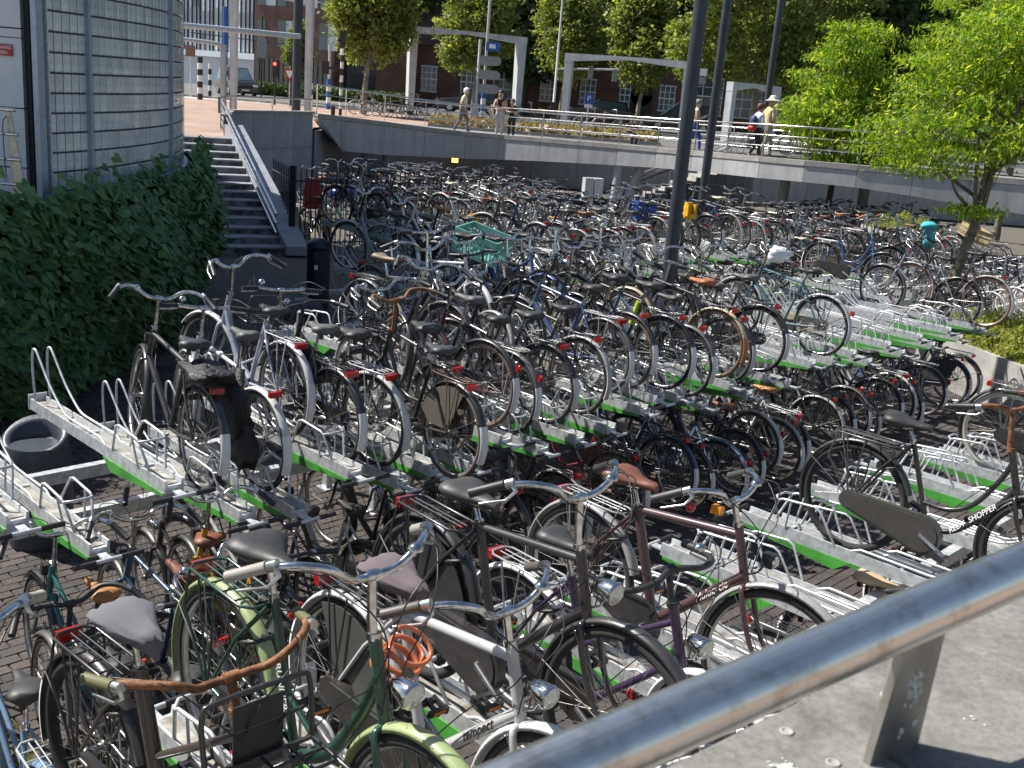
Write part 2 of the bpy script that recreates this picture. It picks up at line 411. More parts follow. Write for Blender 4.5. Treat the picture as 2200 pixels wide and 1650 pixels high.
def m_guard(front):
    b = MB(); secs = []
    a0, a1 = (rad(38), rad(198)) if front else (rad(20), rad(200))
    n = 26
    for i in range(n + 1):
        a = a0 + (a1 - a0) * i / n
        prof = [(.352, -.030), (.366, -.026), (.374, -.012), (.376, 0), (.374, .012), (.366, .026), (.352, .030), (.362, .022), (.369, .010), (.371, 0), (.369, -.010), (.362, -.022)]
        secs.append([(r * cos(a), y, r * sin(a)) for r, y in prof])
    b.loft(secs, 0)
    # stays
    for s in (-1, 1):
        for A in ((rad(165), rad(130)) if front else (rad(150), rad(110))):
            b.tube([(.36 * cos(A), s * .028, .36 * sin(A)), (0, s * .06, 0)], .003, 4, 1, cap=False)
    return b.mesh('mudguard', ['paint', 'spoke'])
def m_flap():
    b = MB(); secs = []
    for i in range(9):
        a = rad(158) + rad(43) * i / 8
        prof = [(.355, -.032), (.368, -.029), (.3775, -.013), (.3785, 0), (.3775, .013), (.368, .029), (.355, .032)]
        secs.append([(r * cos(a), y, r * sin(a)) for r, y in prof])
    b.loft(secs, 0, closed=False); return b.mesh('mudguard_tip', ['saddle'])
def m_saddle(kind):
    b = MB(); secs = []
    if kind == 'wide': S = [(-.135, .06, .0), (-.13, .17, .005), (-.10, .215, .012), (-.06, .215, .010), (-.02, .17, .002), (.03, .10, -.006), (.08, .062, -.006), (.125, .048, -.004), (.14, .03, -.012)]
    else: S = [(-.13, .05, .0), (-.125, .12, .004), (-.10, .165, .010), (-.06, .155, .006), (-.01, .10, -.004), (.05, .056, -.008), (.11, .040, -.004), (.145, .034, -.006), (.155, .018, -.014)]
    for x, wd, z in S:
        h = wd / 2; d = .05 if x < .0 else .035
        ring = [(x, -h * .80, z - d), (x, -h, z - d * .55), (x, -h * .93, z - .012), (x, -h * .6, z + .002), (x, 0, z - (.001 if wd > .1 else -.001)), (x, h * .6, z + .002), (x, h * .93, z - .012), (x, h, z - d * .55), (x, h * .80, z - d), (x, 0, z - d * .75)]
        secs.append(ring)
    b.loft(secs, 0)
    for s in (-1, 1):
        b.tube([(-.09, s * .045, -.045), (-.095, s * .045, -.085)], .016, 6, 1); b.tube([(-.095, s * .04, -.085), (0, s * .022, -.065), (.12, s * .012, -.035)], .0035, 4, 1)
    return b.mesh('saddle', ['saddle', 'blackplastic'])
def m_cover():
    b = MB(); rr = random.Random(4); secs = []
    S = [(-.15, .05, -.02), (-.14, .17, .0), (-.11, .215, .014), (-.06, .22, .016), (0, .17, .004), (.05, .115, -.004), (.10, .085, -.002), (.14, .065, -.004), (.155, .03, -.02)]
    for x, wd, z in S:
        h = wd / 2; ring = []
        for k in range(16):
            t = -pi * .18 + (pi * 1.36) * k / 15; c = cos(t); sn = sin(t)
            ring.append((x + rr.uniform(-.008, .008), h * c * (1 if sn > 0 else .8) + rr.uniform(-.006, .006), z - .02 + .028 * sn - (.05 if sn < 0 else 0) * abs(sn) + rr.uniform(-.005, .005)))
        secs.append(ring)
    b.loft(secs, 0); return b.mesh('saddle', ['cloth'])
def m_carrier(heavy=False):
    b = MB(); z = .745; r = .006 if heavy else .005; wd = .075 if heavy else .06
    b.tube([(-.28, wd * .6, z), (-.32, wd, z), (-.66, wd, z), (-.69, wd * .6, z), (-.69, -wd * .6, z), (-.66, -wd, z), (-.32, -wd, z), (-.28, -wd * .6, z)], r, 6, closed=True)
    for x in (-.36, -.44, -.52, -.60): b.tube([(x, -wd, z), (x, wd, z)], r * .7, 5)
    b.tube([(-.30, -.015, z + .004), (-.66, -.015, z + .004)], r * .6, 5); b.tube([(-.30, .015, z + .004), (-.66, .015, z + .004)], r * .6, 5)
    for s in (-1, 1):
        b.tube([(-.60, s * wd, z), (-.53, s * .068, HZ)], r * .85, 5); b.tube([(-.48, s * wd, z), (-.52, s * .068, HZ)], r * .85, 5)
        b.tube([(-.28, s * wd * .6, z), (-.235, s * .02, .72)], r * .8, 5)
    if heavy:
        b.tube([(-.66, wd, z), (-.70, wd, z - .16), (-.60, .07, z - .3), (-.53, .07, HZ)], r, 6); b.tube([(-.66, -wd, z), (-.70, -wd, z - .16), (-.60, -.07, z - .3), (-.53, -.07, HZ)], r, 6)
    return b.mesh('carrier', ['paint'])
def m_rearlight(kind=0):
    b = MB()
    if kind == 0: b.box((-.705, 0, .722), (.03, .09, .038)); b.box((-.722, 0, .722), (.006, .082, .03))
    else: b.ball((-.885 + .0, 0, .56), .024, 6, 0, (.6, 1, 1.4)); b.box((-.885 + .02, 0, .56), (.03, .02, .05))
    return b.mesh('rear_light', ['red'])
def stadium(x0, z0, r0_, x1, z1, r1, n=10):
    a = math.atan2(z1 - z0, x1 - x0); P = []
    for i in range(n + 1):
        t = a + pi / 2 + pi * i / n; P.append((x0 + r0_ * cos(t), z0 + r0_ * sin(t)))
    for i in range(n + 1):
        t = a - pi / 2 + pi * i / n; P.append((x1 + r1 * cos(t), z1 + r1 * sin(t)))
    return P
def m_chaincase(full):
    b = MB()
    if full:
        P = stadium(RHX, HZ, .058, -.04, .285, .118)
        b.prism(P, 'y', -.088, -.044); b.prism(stadium(RHX + .02, HZ, .045, -.045, .285, .103), 'y', -.094, -.087)
    else:
        P = stadium(-.40, .36, .03, -.05, .295, .108); b.prism(P, 'y', -.076, -.066)
        b.prism([(-.46, .40), (-.05, .412), (-.03, .40), (-.46, .385)], 'y', -.085, -.058)
    return b.mesh('chain_guard', ['paint'])
def m_crank(b=None, mi=0, full=True):
    own = b is None; b = b or MB()
    a = rad(-25)
    for s in (-1, 1):
        d = Vector((cos(a), 0, sin(a))) * s
        p0 = BBv + Vector((0, s * -.075, 0)); p0.y = -s * .098 if s < 0 else -.098
        y = -.098 * s
        b.tube([(BBv.x, y, BBv.z), (BBv.x + d.x * .165, y * 1.05, BBv.z + d.z * .165)], [.014, .010], 7, mi)
    b.tube([(BBv.x, -.10, BBv.z), (BBv.x, .10, BBv.z)], .011, 7, mi)
    if not full:
        ring = circ(.085, 28, -.055, cx=BBv.x, cz=BBv.z); b.tube(ring, .005, 4, mi, closed=True)
        for k in range(5): b.tube([(BBv.x, -.055, BBv.z), (BBv.x + .083 * cos(k * 1.257), -.055, BBv.z + .083 * sin(k * 1.257))], .006, 4, mi)
        b.tube([(BBv.x, -.055, BBv.z + .086), (RHX, -.055, HZ + .035)], .004, 4, mi); b.tube([(BBv.x, -.055, BBv.z - .086), (RHX, -.055, HZ - .035)], .004, 4, mi)
        b.tube(circ(.035, 14, -.055, cx=RHX, cz=HZ), .006, 4, mi, closed=True)
    return b.mesh('crank', ['alu']) if own else b
def m_pedal(s):
    a = rad(-25); d = Vector((cos(a), 0, sin(a))) * s; y = -.098 * s
    c = Vector((BBv.x + d.x * .165, y * 1.05 - s * .055, BBv.z + d.z * .165))
    b = MB(); rot = Euler((0, .25, 0)).to_matrix()
    b.box(c + Vector((.036, 0, 0)), (.018, .09, .024), 0, rot); b.box(c - Vector((.036, 0, 0)), (.018, .09, .024), 0, rot); b.box(c, (.09, .012, .018), 0, rot)
    b.box(c + Vector((0, -.04 * s, 0)), (.09, .012, .022), 0, rot); b.box(c + Vector((.047, 0, 0)), (.004, .06, .012), 1, rot)
    return b.mesh('pedal', ['blackplastic', 'amber'])
def m_coat():
    b = MB()
    for s in (-1, 1):
        P = [(.06 * cos(a), .06 * sin(a)) for a in (rad(100), rad(60), rad(15))] + [(.335 * cos(rad(a)), .335 * sin(rad(a))) for a in range(2, 121, 7)]
        b.prism([(RHX + x, HZ + z) for x, z in P], 'y', s * .044, s * .049)
    return b.mesh('coat_guard', ['plastic'])
def m_lamp(kind=0):
    b = MB(); c = Vector((.49, 0, .80)); d = Vector((1, 0, -.12)).normalized()
    if kind == 0:
        b.lathe([(.004, -.07), (.022, -.062), (.034, -.035), (.041, 0), (.044, .018), (.041, .024)], c, d, 14, 0)
        b.lathe([(.040, .022), (.03, .032), (.012, .038), (.001, .039)], c, d, 14, 1)
    else:
        b.box(c, (.05, .05, .06), 0); b.ball(c + Vector((.03, 0, 0)), .026, 7, 1, (.5, 1, 1))
    b.tube([(.40, 0, .70), (.45, 0, .73), c], .005, 5, 0)
    return b.mesh('headlight', ['chrome' if kind == 0 else 'blackplastic', 'lens'])
def m_cable(hb):
    b = MB(); P = bar_points('swept', hb); e = P[-2]
    for s in (-1, 1):
        b.tube(spline([(e.x, s * e.y, e.z), (e.x + .16, s * .21, e.z + .02), (.45, s * .10, hb - .05), (.43, s * .03, .85), (.41, s * .025, .70)], 5), .0027, 5)
    b.tube(spline([(.20, .24, hb + .05), (.40, .16, hb + .08), (.46, -.02, hb - .02), (.39, -.04, .80), (.20, -.02, .62), (-.02, -.02, .34)], 5), .0027, 5)
    return b.mesh('brake_cable', ['cable'])
def m_frontcarrier():
    b = MB(); z = .83; wd = .17; x0, x1 = .46, .76
    b.tube([(x0, wd, z), (x1, wd, z), (x1, -wd, z), (x0, -wd, z)], .009, 7, closed=True)
    for x in (.53, .60, .68): b.tube([(x, -wd, z), (x, wd, z)], .006, 5)
    for y in (-.09, 0, .09): b.tube([(x0, y, z), (x1, y, z)], .006, 5)
    b.tube(spline([(x0, -wd, z), (x0 - .02, -wd, z + .18), (x0 - .02, -wd + .05, z + .21), (x0 - .02, wd - .05, z + .21), (x0 - .02, wd, z + .18), (x0, wd, z)], 4), .009, 7)
    b.tube([(x0 - .015, -wd + .02, z + .10), (x0 - .015, wd - .02, z + .10)], .007, 6)
    b.tube([(x1, -wd, z), (x1, -wd, z + .05), (x1, wd, z + .05), (x1, wd, z)], .007, 6)
    for s in (-1, 1):
        b.tube([(x0 + .05, s * .10, z), (.61, s * .068, HZ)], .008, 6); b.tube([(x1 - .05, s * .10, z), (.62, s * .068, HZ)], .006, 6)
    b.tube([(x0, 0, z), (.37, 0, .80)], .01, 6)
    return b.mesh('front_carrier', ['paint'])
def m_kick():
    b = MB(); b.tube([(-.12, .05, .27), (-.14, .10, .24), (-.42, .11, .20)], .009, 6); b.box((-.44, .11, .195), (.06, .03, .012)); return b.mesh('kickstand', ['alu'])
def m_lock():
    b = MB(); b.tube([(-.33 + .06 * cos(rad(a)), .0 + .05 * sin(rad(a)), .60 + .02 * cos(rad(a))) for a in range(-150, 151, 25)], .009, 6)
    b.box((-.385, 0, .60), (.03, .09, .04)); return b.mesh('wheel_lock', ['blackplastic'])
BLACK = (.018, .018, .02); DUSTY = (.045, .042, .038); WHITE = (.72, .72, .70); CREAM = (.62, .55, .40); SILVER = (.55, .56, .57); BROWN = (.17, .06, .028)
TAN = (.38, .17, .05); GREY = (.13, .13, .13)
def bicycle(label, loc, yaw, lean=0, hs=1.0, hb=1.12, frame='oma', color=BLACK, saddle=BLACK, skind='wide', tyre=BLACK, guard=BLACK, bar='swept', steer=0, coat=None, case='full', casecol=None,
            carrier=BLACK, heavy=False, frontc=None, lamp=1, light=0, detail=True, flap=WHITE, grip=BLACK, barmat='chrome', extra=(), thick=1.0, tw=.020, group='bicycles parked in the racks', spin=0.0, noguard=False, tail=True):
    root = thing('bicycle', label, 'bicycle', loc, (rad(lean), 0, rad(yaw)), group)
    hs = round(hs / .02) * .02; hb = round(hb / .02) * .02
    Pv = Vector((.365, 0, .78)); ax = (HT1 - HT0).normalized()
    S = Matrix.Translation(Pv) @ Matrix.Rotation(rad(steer), 4, ax) @ Matrix.Translation(-Pv)
    I = Matrix.Identity(4); T = Matrix.Translation
    P = lambda n, key, fn, m=I, c=None: put(n, cached(key, fn), root, mat4=m, color=c)
    fr = P('frame', ('frame', frame, thick), lambda: m_frame(frame, thick), I, color)
    put('seat_post', cached(('post', hs), lambda: m_post(hs)), fr, mat4=I)
    P('fork', 'fork', m_fork, S, color)
    ra, rb = Matrix.Rotation(spin * 2.1, 4, 'Y'), Matrix.Rotation(spin, 4, 'Y')
    for nm, m in (('front_wheel', S @ T((FHX, 0, HZ)) @ ra), ('rear_wheel', T((RHX, 0, HZ)) @ rb)):
        if detail:
            wh = P(nm, ('tyre', tw), lambda: m_tyre(tw), m, tyre)
            put('rim', cached('rim', m_rim), wh, mat4=I); put('spokes', cached('spokes', m_spokes), wh, mat4=I)
        else: P(nm, ('wheel', tw), lambda: m_wheel_one(tw), m, tyre)
    P('saddle', ('saddle', skind), (m_cover if skind == 'cover' else lambda: m_saddle(skind)), T((-.27, 0, hs)), saddle)
    hbo = P('handlebar', ('bar', bar, hb, barmat), lambda: m_bar(bar, hb, barmat), S)
    for s in (-1, 1): put('grip', cached(('grip', bar, hb, s), lambda: m_grips(bar, hb, s)), hbo, mat4=I, color=grip)
    if detail:
        put('brake_lever', cached(('lever', bar, hb), lambda: m_lever(bar, hb, 1)), hbo, mat4=I)
        put('brake_lever', cached(('lever-', bar, hb), lambda: m_lever(bar, hb, -1)), hbo, mat4=I)
        P('brake_cable', ('cable', hb), lambda: m_cable(hb), S)
        if 'nobell' not in extra: put('bell', cached(('bell', hb), lambda: m_bell(hb)), hbo, mat4=I)
    if not noguard:
        P('front_mudguard', 'gf', lambda: m_guard(True), S @ T((FHX, 0, HZ)), guard)
        rg = P('rear_mudguard', 'gr', lambda: m_guard(False), T((RHX, 0, HZ)), guard)
        if flap and tail: put('mudguard_tip', cached('flap', m_flap), rg, mat4=I, color=flap)
    if carrier: P('carrier', ('carrier', heavy), lambda: m_carrier(heavy), I, carrier)
    if tail: P('rear_light', ('rl', light), lambda: m_rearlight(light), I)
    if case: P('chain_guard', ('case', case), lambda: m_chaincase(case == 'full'), I, casecol or BLACK)
    ck = P('crank', ('crank', bool(case)), lambda: m_crank(full=bool(case)))
    if detail:
        for s in (-1, 1): put('pedal', cached(('pedal', s), lambda: m_pedal(s)), ck, mat4=I)
        P('kickstand', 'kick', m_kick); P('wheel_lock', 'lock', m_lock)
    if coat: P('coat_guard', 'coat', m_coat, I, coat)
    if lamp is not None: P('headlight', ('lamp', lamp), lambda: m_lamp(lamp), S)
    if frontc: P('front_carrier', 'fc', m_frontcarrier, S, frontc)
    return root, S
# ------------------------------------------------------------------ ground
MT['paver'] = None
def brickmat(name, cols, rough=.85):
    m, t, b = nodes(name); g = N(t, 'ShaderNodeNewGeometry'); oi = N(t, 'ShaderNodeObjectInfo')
    ad = N(t, 'ShaderNodeMath', operation='ADD'); fr_ = N(t, 'ShaderNodeMath', operation='FRACT')
    t.links.new(g.outputs['Random Per Island'], ad.inputs[0]); t.links.new(oi.outputs['Random'], ad.inputs[1]); t.links.new(ad.outputs[0], fr_.inputs[0])
    r = ramp(t, fr_.outputs[0], cols); n = noise(t, 30, detail=6); n2 = noise(t, 1.3, detail=4)
    r2 = ramp(t, n.outputs['Fac'], [(.3, g3(.6)), (.7, g3(1.1))]); r3 = ramp(t, n2.outputs['Fac'], [(.35, g3(.6)), (.65, g3(1.0))])
    a = N(t, 'ShaderNodeMix', data_type='RGBA', blend_type='MULTIPLY'); a.inputs['Factor'].default_value = 1
    c = N(t, 'ShaderNodeMix', data_type='RGBA', blend_type='MULTIPLY'); c.inputs['Factor'].default_value = 1
    t.links.new(r.outputs[0], a.inputs['A']); t.links.new(r2.outputs[0], a.inputs['B']); t.links.new(a.outputs['Result'], c.inputs['A']); t.links.new(r3.outputs[0], c.inputs['B'])
    t.links.new(c.outputs['Result'], b.inputs['Base Color']); setp(b, Roughness=rough)
    bp = N(t, 'ShaderNodeBump'); bp.inputs['Strength'].default_value = .4; bp.inputs['Distance'].default_value = .01
    t.links.new(n.outputs['Fac'], bp.inputs['Height']); t.links.new(bp.outputs[0], b.inputs['Normal']); return m
MT['paver'] = brickmat('paving_brick', [(0, (.075, .062, .056)), (.4, (.11, .085, .075)), (.7, (.095, .08, .073)), (1, (.065, .06, .057))])
MT['sand'] = simple('joint_sand', (.16, .14, .115), (.07, .062, .05), .95, 0, 14, bump=.5)
MT['plazabrick'] = None
def bricktex(name, c1, c2, mortar, scale, rough=.85, coord='Object', off=.5, bw=.5, rh=.25):
    m, t, b = nodes(name); tc = N(t, 'ShaderNodeTexCoord'); k = N(t, 'ShaderNodeTexBrick', offset=off)
    t.links.new(tc.outputs[coord], k.inputs['Vector']); k.inputs['Color1'].default_value = (*c1, 1); k.inputs['Color2'].default_value = (*c2, 1); k.inputs['Mortar'].default_value = (*mortar, 1)
    k.inputs['Scale'].default_value = scale; k.inputs['Mortar Size'].default_value = .015; k.inputs['Brick Width'].default_value = bw; k.inputs['Row Height'].default_value = rh
    n = noise(t, .7, detail=6); r = ramp(t, n.outputs['Fac'], [(.3, g3(.72)), (.7, g3(1.1))])
    a = N(t, 'ShaderNodeMix', data_type='RGBA', blend_type='MULTIPLY'); a.inputs['Factor'].default_value = 1
    t.links.new(k.outputs['Color'], a.inputs['A']); t.links.new(r.outputs[0], a.inputs['B']); t.links.new(a.outputs['Result'], b.inputs['Base Color']); setp(b, Roughness=rough); return m
MT['plazabrick'] = bricktex('plaza_paving', (.42, .28, .21), (.34, .24, .19), (.24, .19, .15), 2.5)
MT['asphalt'] = simple('asphalt', (.16, .155, .15), (.11, .108, .105), .9, 0, 3, detail=8)
MT['earth'] = simple('earth_floor', (.06, .055, .04), (.03, .028, .02), .95, 0, 6, bump=.6)
MT['roadline'] = simple('road_paint', (.75, .75, .72), (.6, .6, .58), .7)
MT['wallpanel'] = simple('grey_cladding', (.30, .315, .34), (.22, .235, .26), .5, 0, 1.4, rvar=.15, detail=8)
MT['fascia'] = simple('stone_fascia', (.38, .385, .39), (.27, .275, .28), .6, 0, 1.1, bump=.1, detail=8)
MT['concrete'] = simple('concrete', (.36, .35, .33), (.25, .24, .225), .8, 0, 4, bump=.2, detail=8)
MT['undark'] = simple('dark_soffit', (.12, .12, .125), (.08, .08, .085), .9)
def streaky(name, c, rough=.6):
    m, t, b = nodes(name); tc = N(t, 'ShaderNodeTexCoord'); mp = N(t, 'ShaderNodeMapping'); mp.inputs['Scale'].default_value = (2.6, 2.6, .4); n = N(t, 'ShaderNodeTexNoise'); n.inputs['Scale'].default_value = 1.6; n.inputs['Detail'].default_value = 7
    t.links.new(tc.outputs['Object'], mp.inputs[0]); t.links.new(mp.outputs[0], n.inputs['Vector']); r = ramp(t, n.outputs['Fac'], [(.22, tuple(x * .62 for x in c)), (.40, tuple(x * .92 for x in c)), (.7, tuple(x * 1.08 for x in c))])
    n2 = noise(t, 2.2, 8, .7); r2 = ramp(t, n2.outputs['Fac'], [(.3, g3(.78)), (.7, g3(1.08))]); oi = N(t, 'ShaderNodeObjectInfo'); r3 = ramp(t, oi.outputs['Random'], [(0, g3(.90)), (1, g3(1.06))])
    a = N(t, 'ShaderNodeMix', data_type='RGBA', blend_type='MULTIPLY'); a.inputs['Factor'].default_value = 1; e = N(t, 'ShaderNodeMix', data_type='RGBA', blend_type='MULTIPLY'); e.inputs['Factor'].default_value = 1
    t.links.new(r.outputs[0], a.inputs['A']); t.links.new(r2.outputs[0], a.inputs['B']); t.links.new(a.outputs['Result'], e.inputs['A']); t.links.new(r3.outputs[0], e.inputs['B']); t.links.new(e.outputs['Result'], b.inputs['Base Color']); setp(b, Roughness=rough); return m
MT['fascia'] = streaky('stained_stone_fascia', (.40, .405, .41)); MT['wallpanel'] = streaky('stained_grey_cladding', (.30, .315, .34), .5)
def sheet(name, poly, z, mat, holes=None, **kw):
    b = MB(); b.add([(x, y, z) for x, y in poly], [list(range(len(poly)))], 0, False)
    return put(name, b.mesh(name, [mat]), kind='structure', **kw)
sheet('ground', [(-60, -30), (120, -30), (120, 140), (-60, 140)], -.05, 'sand')
# herring rows of paving bricks: the bricks one can pick apart in the aisle, and the rest of the floor
pav = sheet('pavement', [tuple(sq(-13.5, 1)[:2]), tuple(sq(-.6, 1)[:2]), tuple(sq(-.6, 30)[:2]), tuple(sq(-13.5, 30)[:2])], -.035, 'sand')
bk = MB()
def brick_shape(b, c, ax, ay, h, L=.198, W=.098):
    c = Vector(c); x, y = ax * L / 2, ay * W / 2; z = Vector((0, 0, h)); e = .92
    top = [c - x * e - y * e + z, c + x * e - y * e + z, c + x * e + y * e + z, c - x * e + y * e + z]
    bot = [c - x - y + z - Vector((0, 0, .012)), c + x - y + z - Vector((0, 0, .012)), c + x + y + z - Vector((0, 0, .012)), c - x + y + z - Vector((0, 0, .012))]
    lo = [p - Vector((0, 0, .03)) for p in bot]
    b.add(top + bot + lo, [[0, 1, 2, 3], [4, 5, 1, 0], [5, 6, 2, 1], [6, 7, 3, 2], [7, 4, 0, 3], [8, 9, 5, 4], [9, 10, 6, 5], [10, 11, 7, 6], [11, 8, 4, 7]], 0, False)
cb = MB(); brick_shape(cb, (0, 0, 0), Vector((1, 0, 0)), Vector((0, 1, 0)), 0.0); brme = cb.mesh('brick', ['paver'])
nb = 0; ry = math.atan2(QV.y, QV.x)
cand = []
for i in range(-125, -8):
    s = i * .104 + .0; 
    for j in range(6, 118):
        q = j * .206 + (.103 if i % 2 else 0)
        p = sq(s, q); 
        if p.y < 1 or abs(p.x) > .55 * p.y + 1.5 or p.y > 22: continue
        cand.append((s, q, p))
# the aisle's sunlit stretch holds the ones that show largest
key = lambda c: (abs(c[0] + 3.9) * 1.2 + abs(c[1] - 6.0) * .55)
cand.sort(key=key)
for n_, (s, q, p) in enumerate(cand):
    h = -.004 + rng.uniform(-.003, .003); a = ry + rng.uniform(-.012, .012)
    if n_ < 290: put('brick', brme, pav, (p.x, p.y, h), (rng.uniform(-.01, .01), rng.uniform(-.01, .01), a))
    else: brick_shape(bk, (p.x, p.y, 0), Vector((cos(a), sin(a), 0)), Vector((-sin(a), cos(a), 0)), h)
put('bricks', bk.mesh('bricks', ['paver']), pav, kind='stuff')

# ------------------------------------------------------------------ plaza beyond, raised 2.1 m
PZ = 2.1
sheet('plaza', [(-60, 14.8), (-17, 14.8), (-17, 27), (-10.75, 28.32), (-8.28, 29.60), (-8.5, 30.3), (-9.36, 33.8), (-7.72, 38.2), (-7.98, 47), (24, 47), (60, 38), (60, 62), (-60, 62)], PZ, 'plazabrick')
sheet('painted_shade_street', [(-4.6, 47.1), (24, 47.1), (60, 40), (60, 62), (-4.6, 62)], PZ + .006, 'asphalt')  # tree shade put into the colour: dark asphalt sheet over the plaza
sheet('road', [(-60, 62), (60, 62), (90, 118), (-90, 118)], PZ, 'asphalt')
b = MB()
for k in range(9): b.add([(-24 + k * 1.6, 58 + k * .5, PZ + .008), (-23.3 + k * 1.6, 58 + k * .5, PZ + .008), (-20.3 + k * 1.6, 61.8 + k * .4, PZ + .008), (-21 + k * 1.6, 61.8 + k * .4, PZ + .008)], [[0, 1, 2, 3]], 0, False)
for k in range(14): b.add([(-40 + k * 6, 84, PZ + .008), (-37 + k * 6, 84, PZ + .008), (-37 + k * 6, 84.25, PZ + .008), (-40 + k * 6, 84.25, PZ + .008)], [[0, 1, 2, 3]], 0, False)
put('road_markings', b.mesh('road_markings', ['roadline']), kind='structure')
b = MB(); b.prism([(-60, 0), (-60, .12), (60, .12), (60, 0)], 'y', 62, 62.3); put('kerb', b.mesh('kerb', ['concrete']), loc=(0, 0, PZ), kind='structure')
MT['flowers'] = simple('dry_flower_bed', (.50, .30, .13), (.20, .20, .07), .9, 0, 6, bump=1.0)
fb = MB()
fb.prism([(-4.6, 0), (-4.6, .14), (5.6, .14), (5.6, 0)], 'y', 47.6, 51.2, 0)
put('flower_bed', fb.mesh('flower_bed', ['concrete']), loc=(0, 0, PZ), label='long low planting bed of orange and dry yellow plants beyond the bridge', category='flower bed')
C_ = np.stack([nrg.uniform(-4.5, 5.5, 5200), nrg.uniform(47.7, 51.1, 5200), np.full(5200, PZ + .13) + nrg.uniform(0, 1, 5200) ** 2 * .30], 1)
A_ = nrg.normal(0, 1, (5200, 3)) * .07 + np.array([0, 0, .09]); B_ = np.cross(A_, nrg.normal(0, 1, (5200, 3))) * .4
C_[:, 2] -= PZ
cards('flowers', C_, A_, B_, leafmat('flower_petals', (.30, .18, .12), (.34, .27, .16), (.16, .18, .08), .3), bpy.data.objects['flower_bed']); bpy.data.objects['flowers']['kind'] = 'stuff'

# ------------------------------------------------------------------ retaining wall beside the stairs
def panel_wall(name, label, pts, z0, z1, pw, mat, th=.12, seams=(), cap=True, cat='wall'):
    t = thing(name, label, cat, (*pts[0], 0))
    base = Vector((*pts[0], 0)); n = 0
    for (xa, ya), (xb, yb) in zip(pts[:-1], pts[1:]):
        A = Vector((xa, ya, 0)); B = Vector((xb, yb, 0)); L = (B - A).length; k = max(1, round(L / pw)); d = (B - A) / k; ang = math.atan2(d.y, d.x)
        zs = [z0] + list(seams) + [z1]
        for i in range(k):
            c = A + d * (i + .5)
            for a_, b_ in zip(zs[:-1], zs[1:]):
                h = b_ - a_; w_ = d.length
                me = cached((name, round(w_, 2), round(h, 2)), lambda: (lambda m: (m.box((0, 0, 0), (w_ - .014, th, h - .014)), m.mesh('panel', [mat]))[1])(MB()))
                put('panel', me, t, Vector((c.x, c.y, (a_ + b_) / 2)) - base, (0, 0, ang))
        bk_ = MB(); bk_.box((0, 0, 0), (L + .02, th * .6, z1 - z0 - .02)); 
        put('core', bk_.mesh('core', ['undark']), t, Vector(((A.x + B.x) / 2, (A.y + B.y) / 2, (z0 + z1) / 2)) - base, (0, 0, ang))
        if cap:
            ck_ = MB(); ck_.box((0, 0, 0), (L + .06, th + .14, .06)); put('coping', ck_.mesh('coping', ['concrete']), t, Vector(((A.x + B.x) / 2, (A.y + B.y) / 2, z1 + .033)) - base, (0, 0, ang))
    return t
panel_wall('retaining_wall', 'tall blue-grey panelled retaining wall in shade beside the stone stairs', [(-8.55, 30.3), (-9.4, 33.8), (-7.75, 38.1)], 0, 2.62, 1.15, 'wallpanel', seams=(1.45,))
panel_wall('abutment_wall', 'shaded grey wall under the start of the footbridge', [(-7.70, 38.3), (-7.45, 47.0)], 0, 2.02, 1.5, 'wallpanel', cap=False)
panel_wall('back_wall', 'long dark retaining wall behind the bicycles under the footbridge', [(-7.9, 46.9), (24, 46.9), (60, 38)], 0, 2.02, 2.0, 'wallpanel', cap=False)
# ------------------------------------------------------------------ footbridge
BR = [(-7.55, 38.2, 2.62), (-6.25, 40.0, 2.50), (-2.62, 41.2, 2.30), (0.93, 39.6, 2.36), (4.86, 37.0, 2.46), (7.87, 33.0, 2.61), (13.16, 30.5, 2.69), (19.5, 27.4, 2.78)]
BB_ = [(-7.55, 1.45), (-6.25, 1.22), (-2.62, 1.28), (.93, 1.55), (4.86, 1.79), (7.87, 1.98), (10.0, 2.0), (13.16, 1.78), (19.5, 1.5)]
def along(P, k):
    S = spline(P, 12); L = [0]
    for a, b2 in zip(S[:-1], S[1:]): L.append(L[-1] + (b2 - a).length)
    out = []
    n = int(L[-1] / k)
    for i in range(n + 1):
        t = L[-1] * i / n; j = min(max(np.searchsorted(L, t) - 1, 0), len(S) - 2); u = (t - L[j]) / (L[j + 1] - L[j] + 1e-9); out.append(S[j].lerp(S[j + 1], u))
    return out
top = along(BR, 1.5)
br = thing('footbridge', 'long grey footbridge with stone side panels curving over the bicycle parking', 'bridge', (0, 0, 0))
def zb(x): return float(np.interp(x, [a for a, _ in BB_], [c for _, c in BB_]))
def nrm(i, P):
    a = P[max(0, i - 1)]; c = P[min(len(P) - 1, i + 1)]; d = (c - a); d.z = 0; d.normalize(); return Vector((d.y, -d.x, 0))
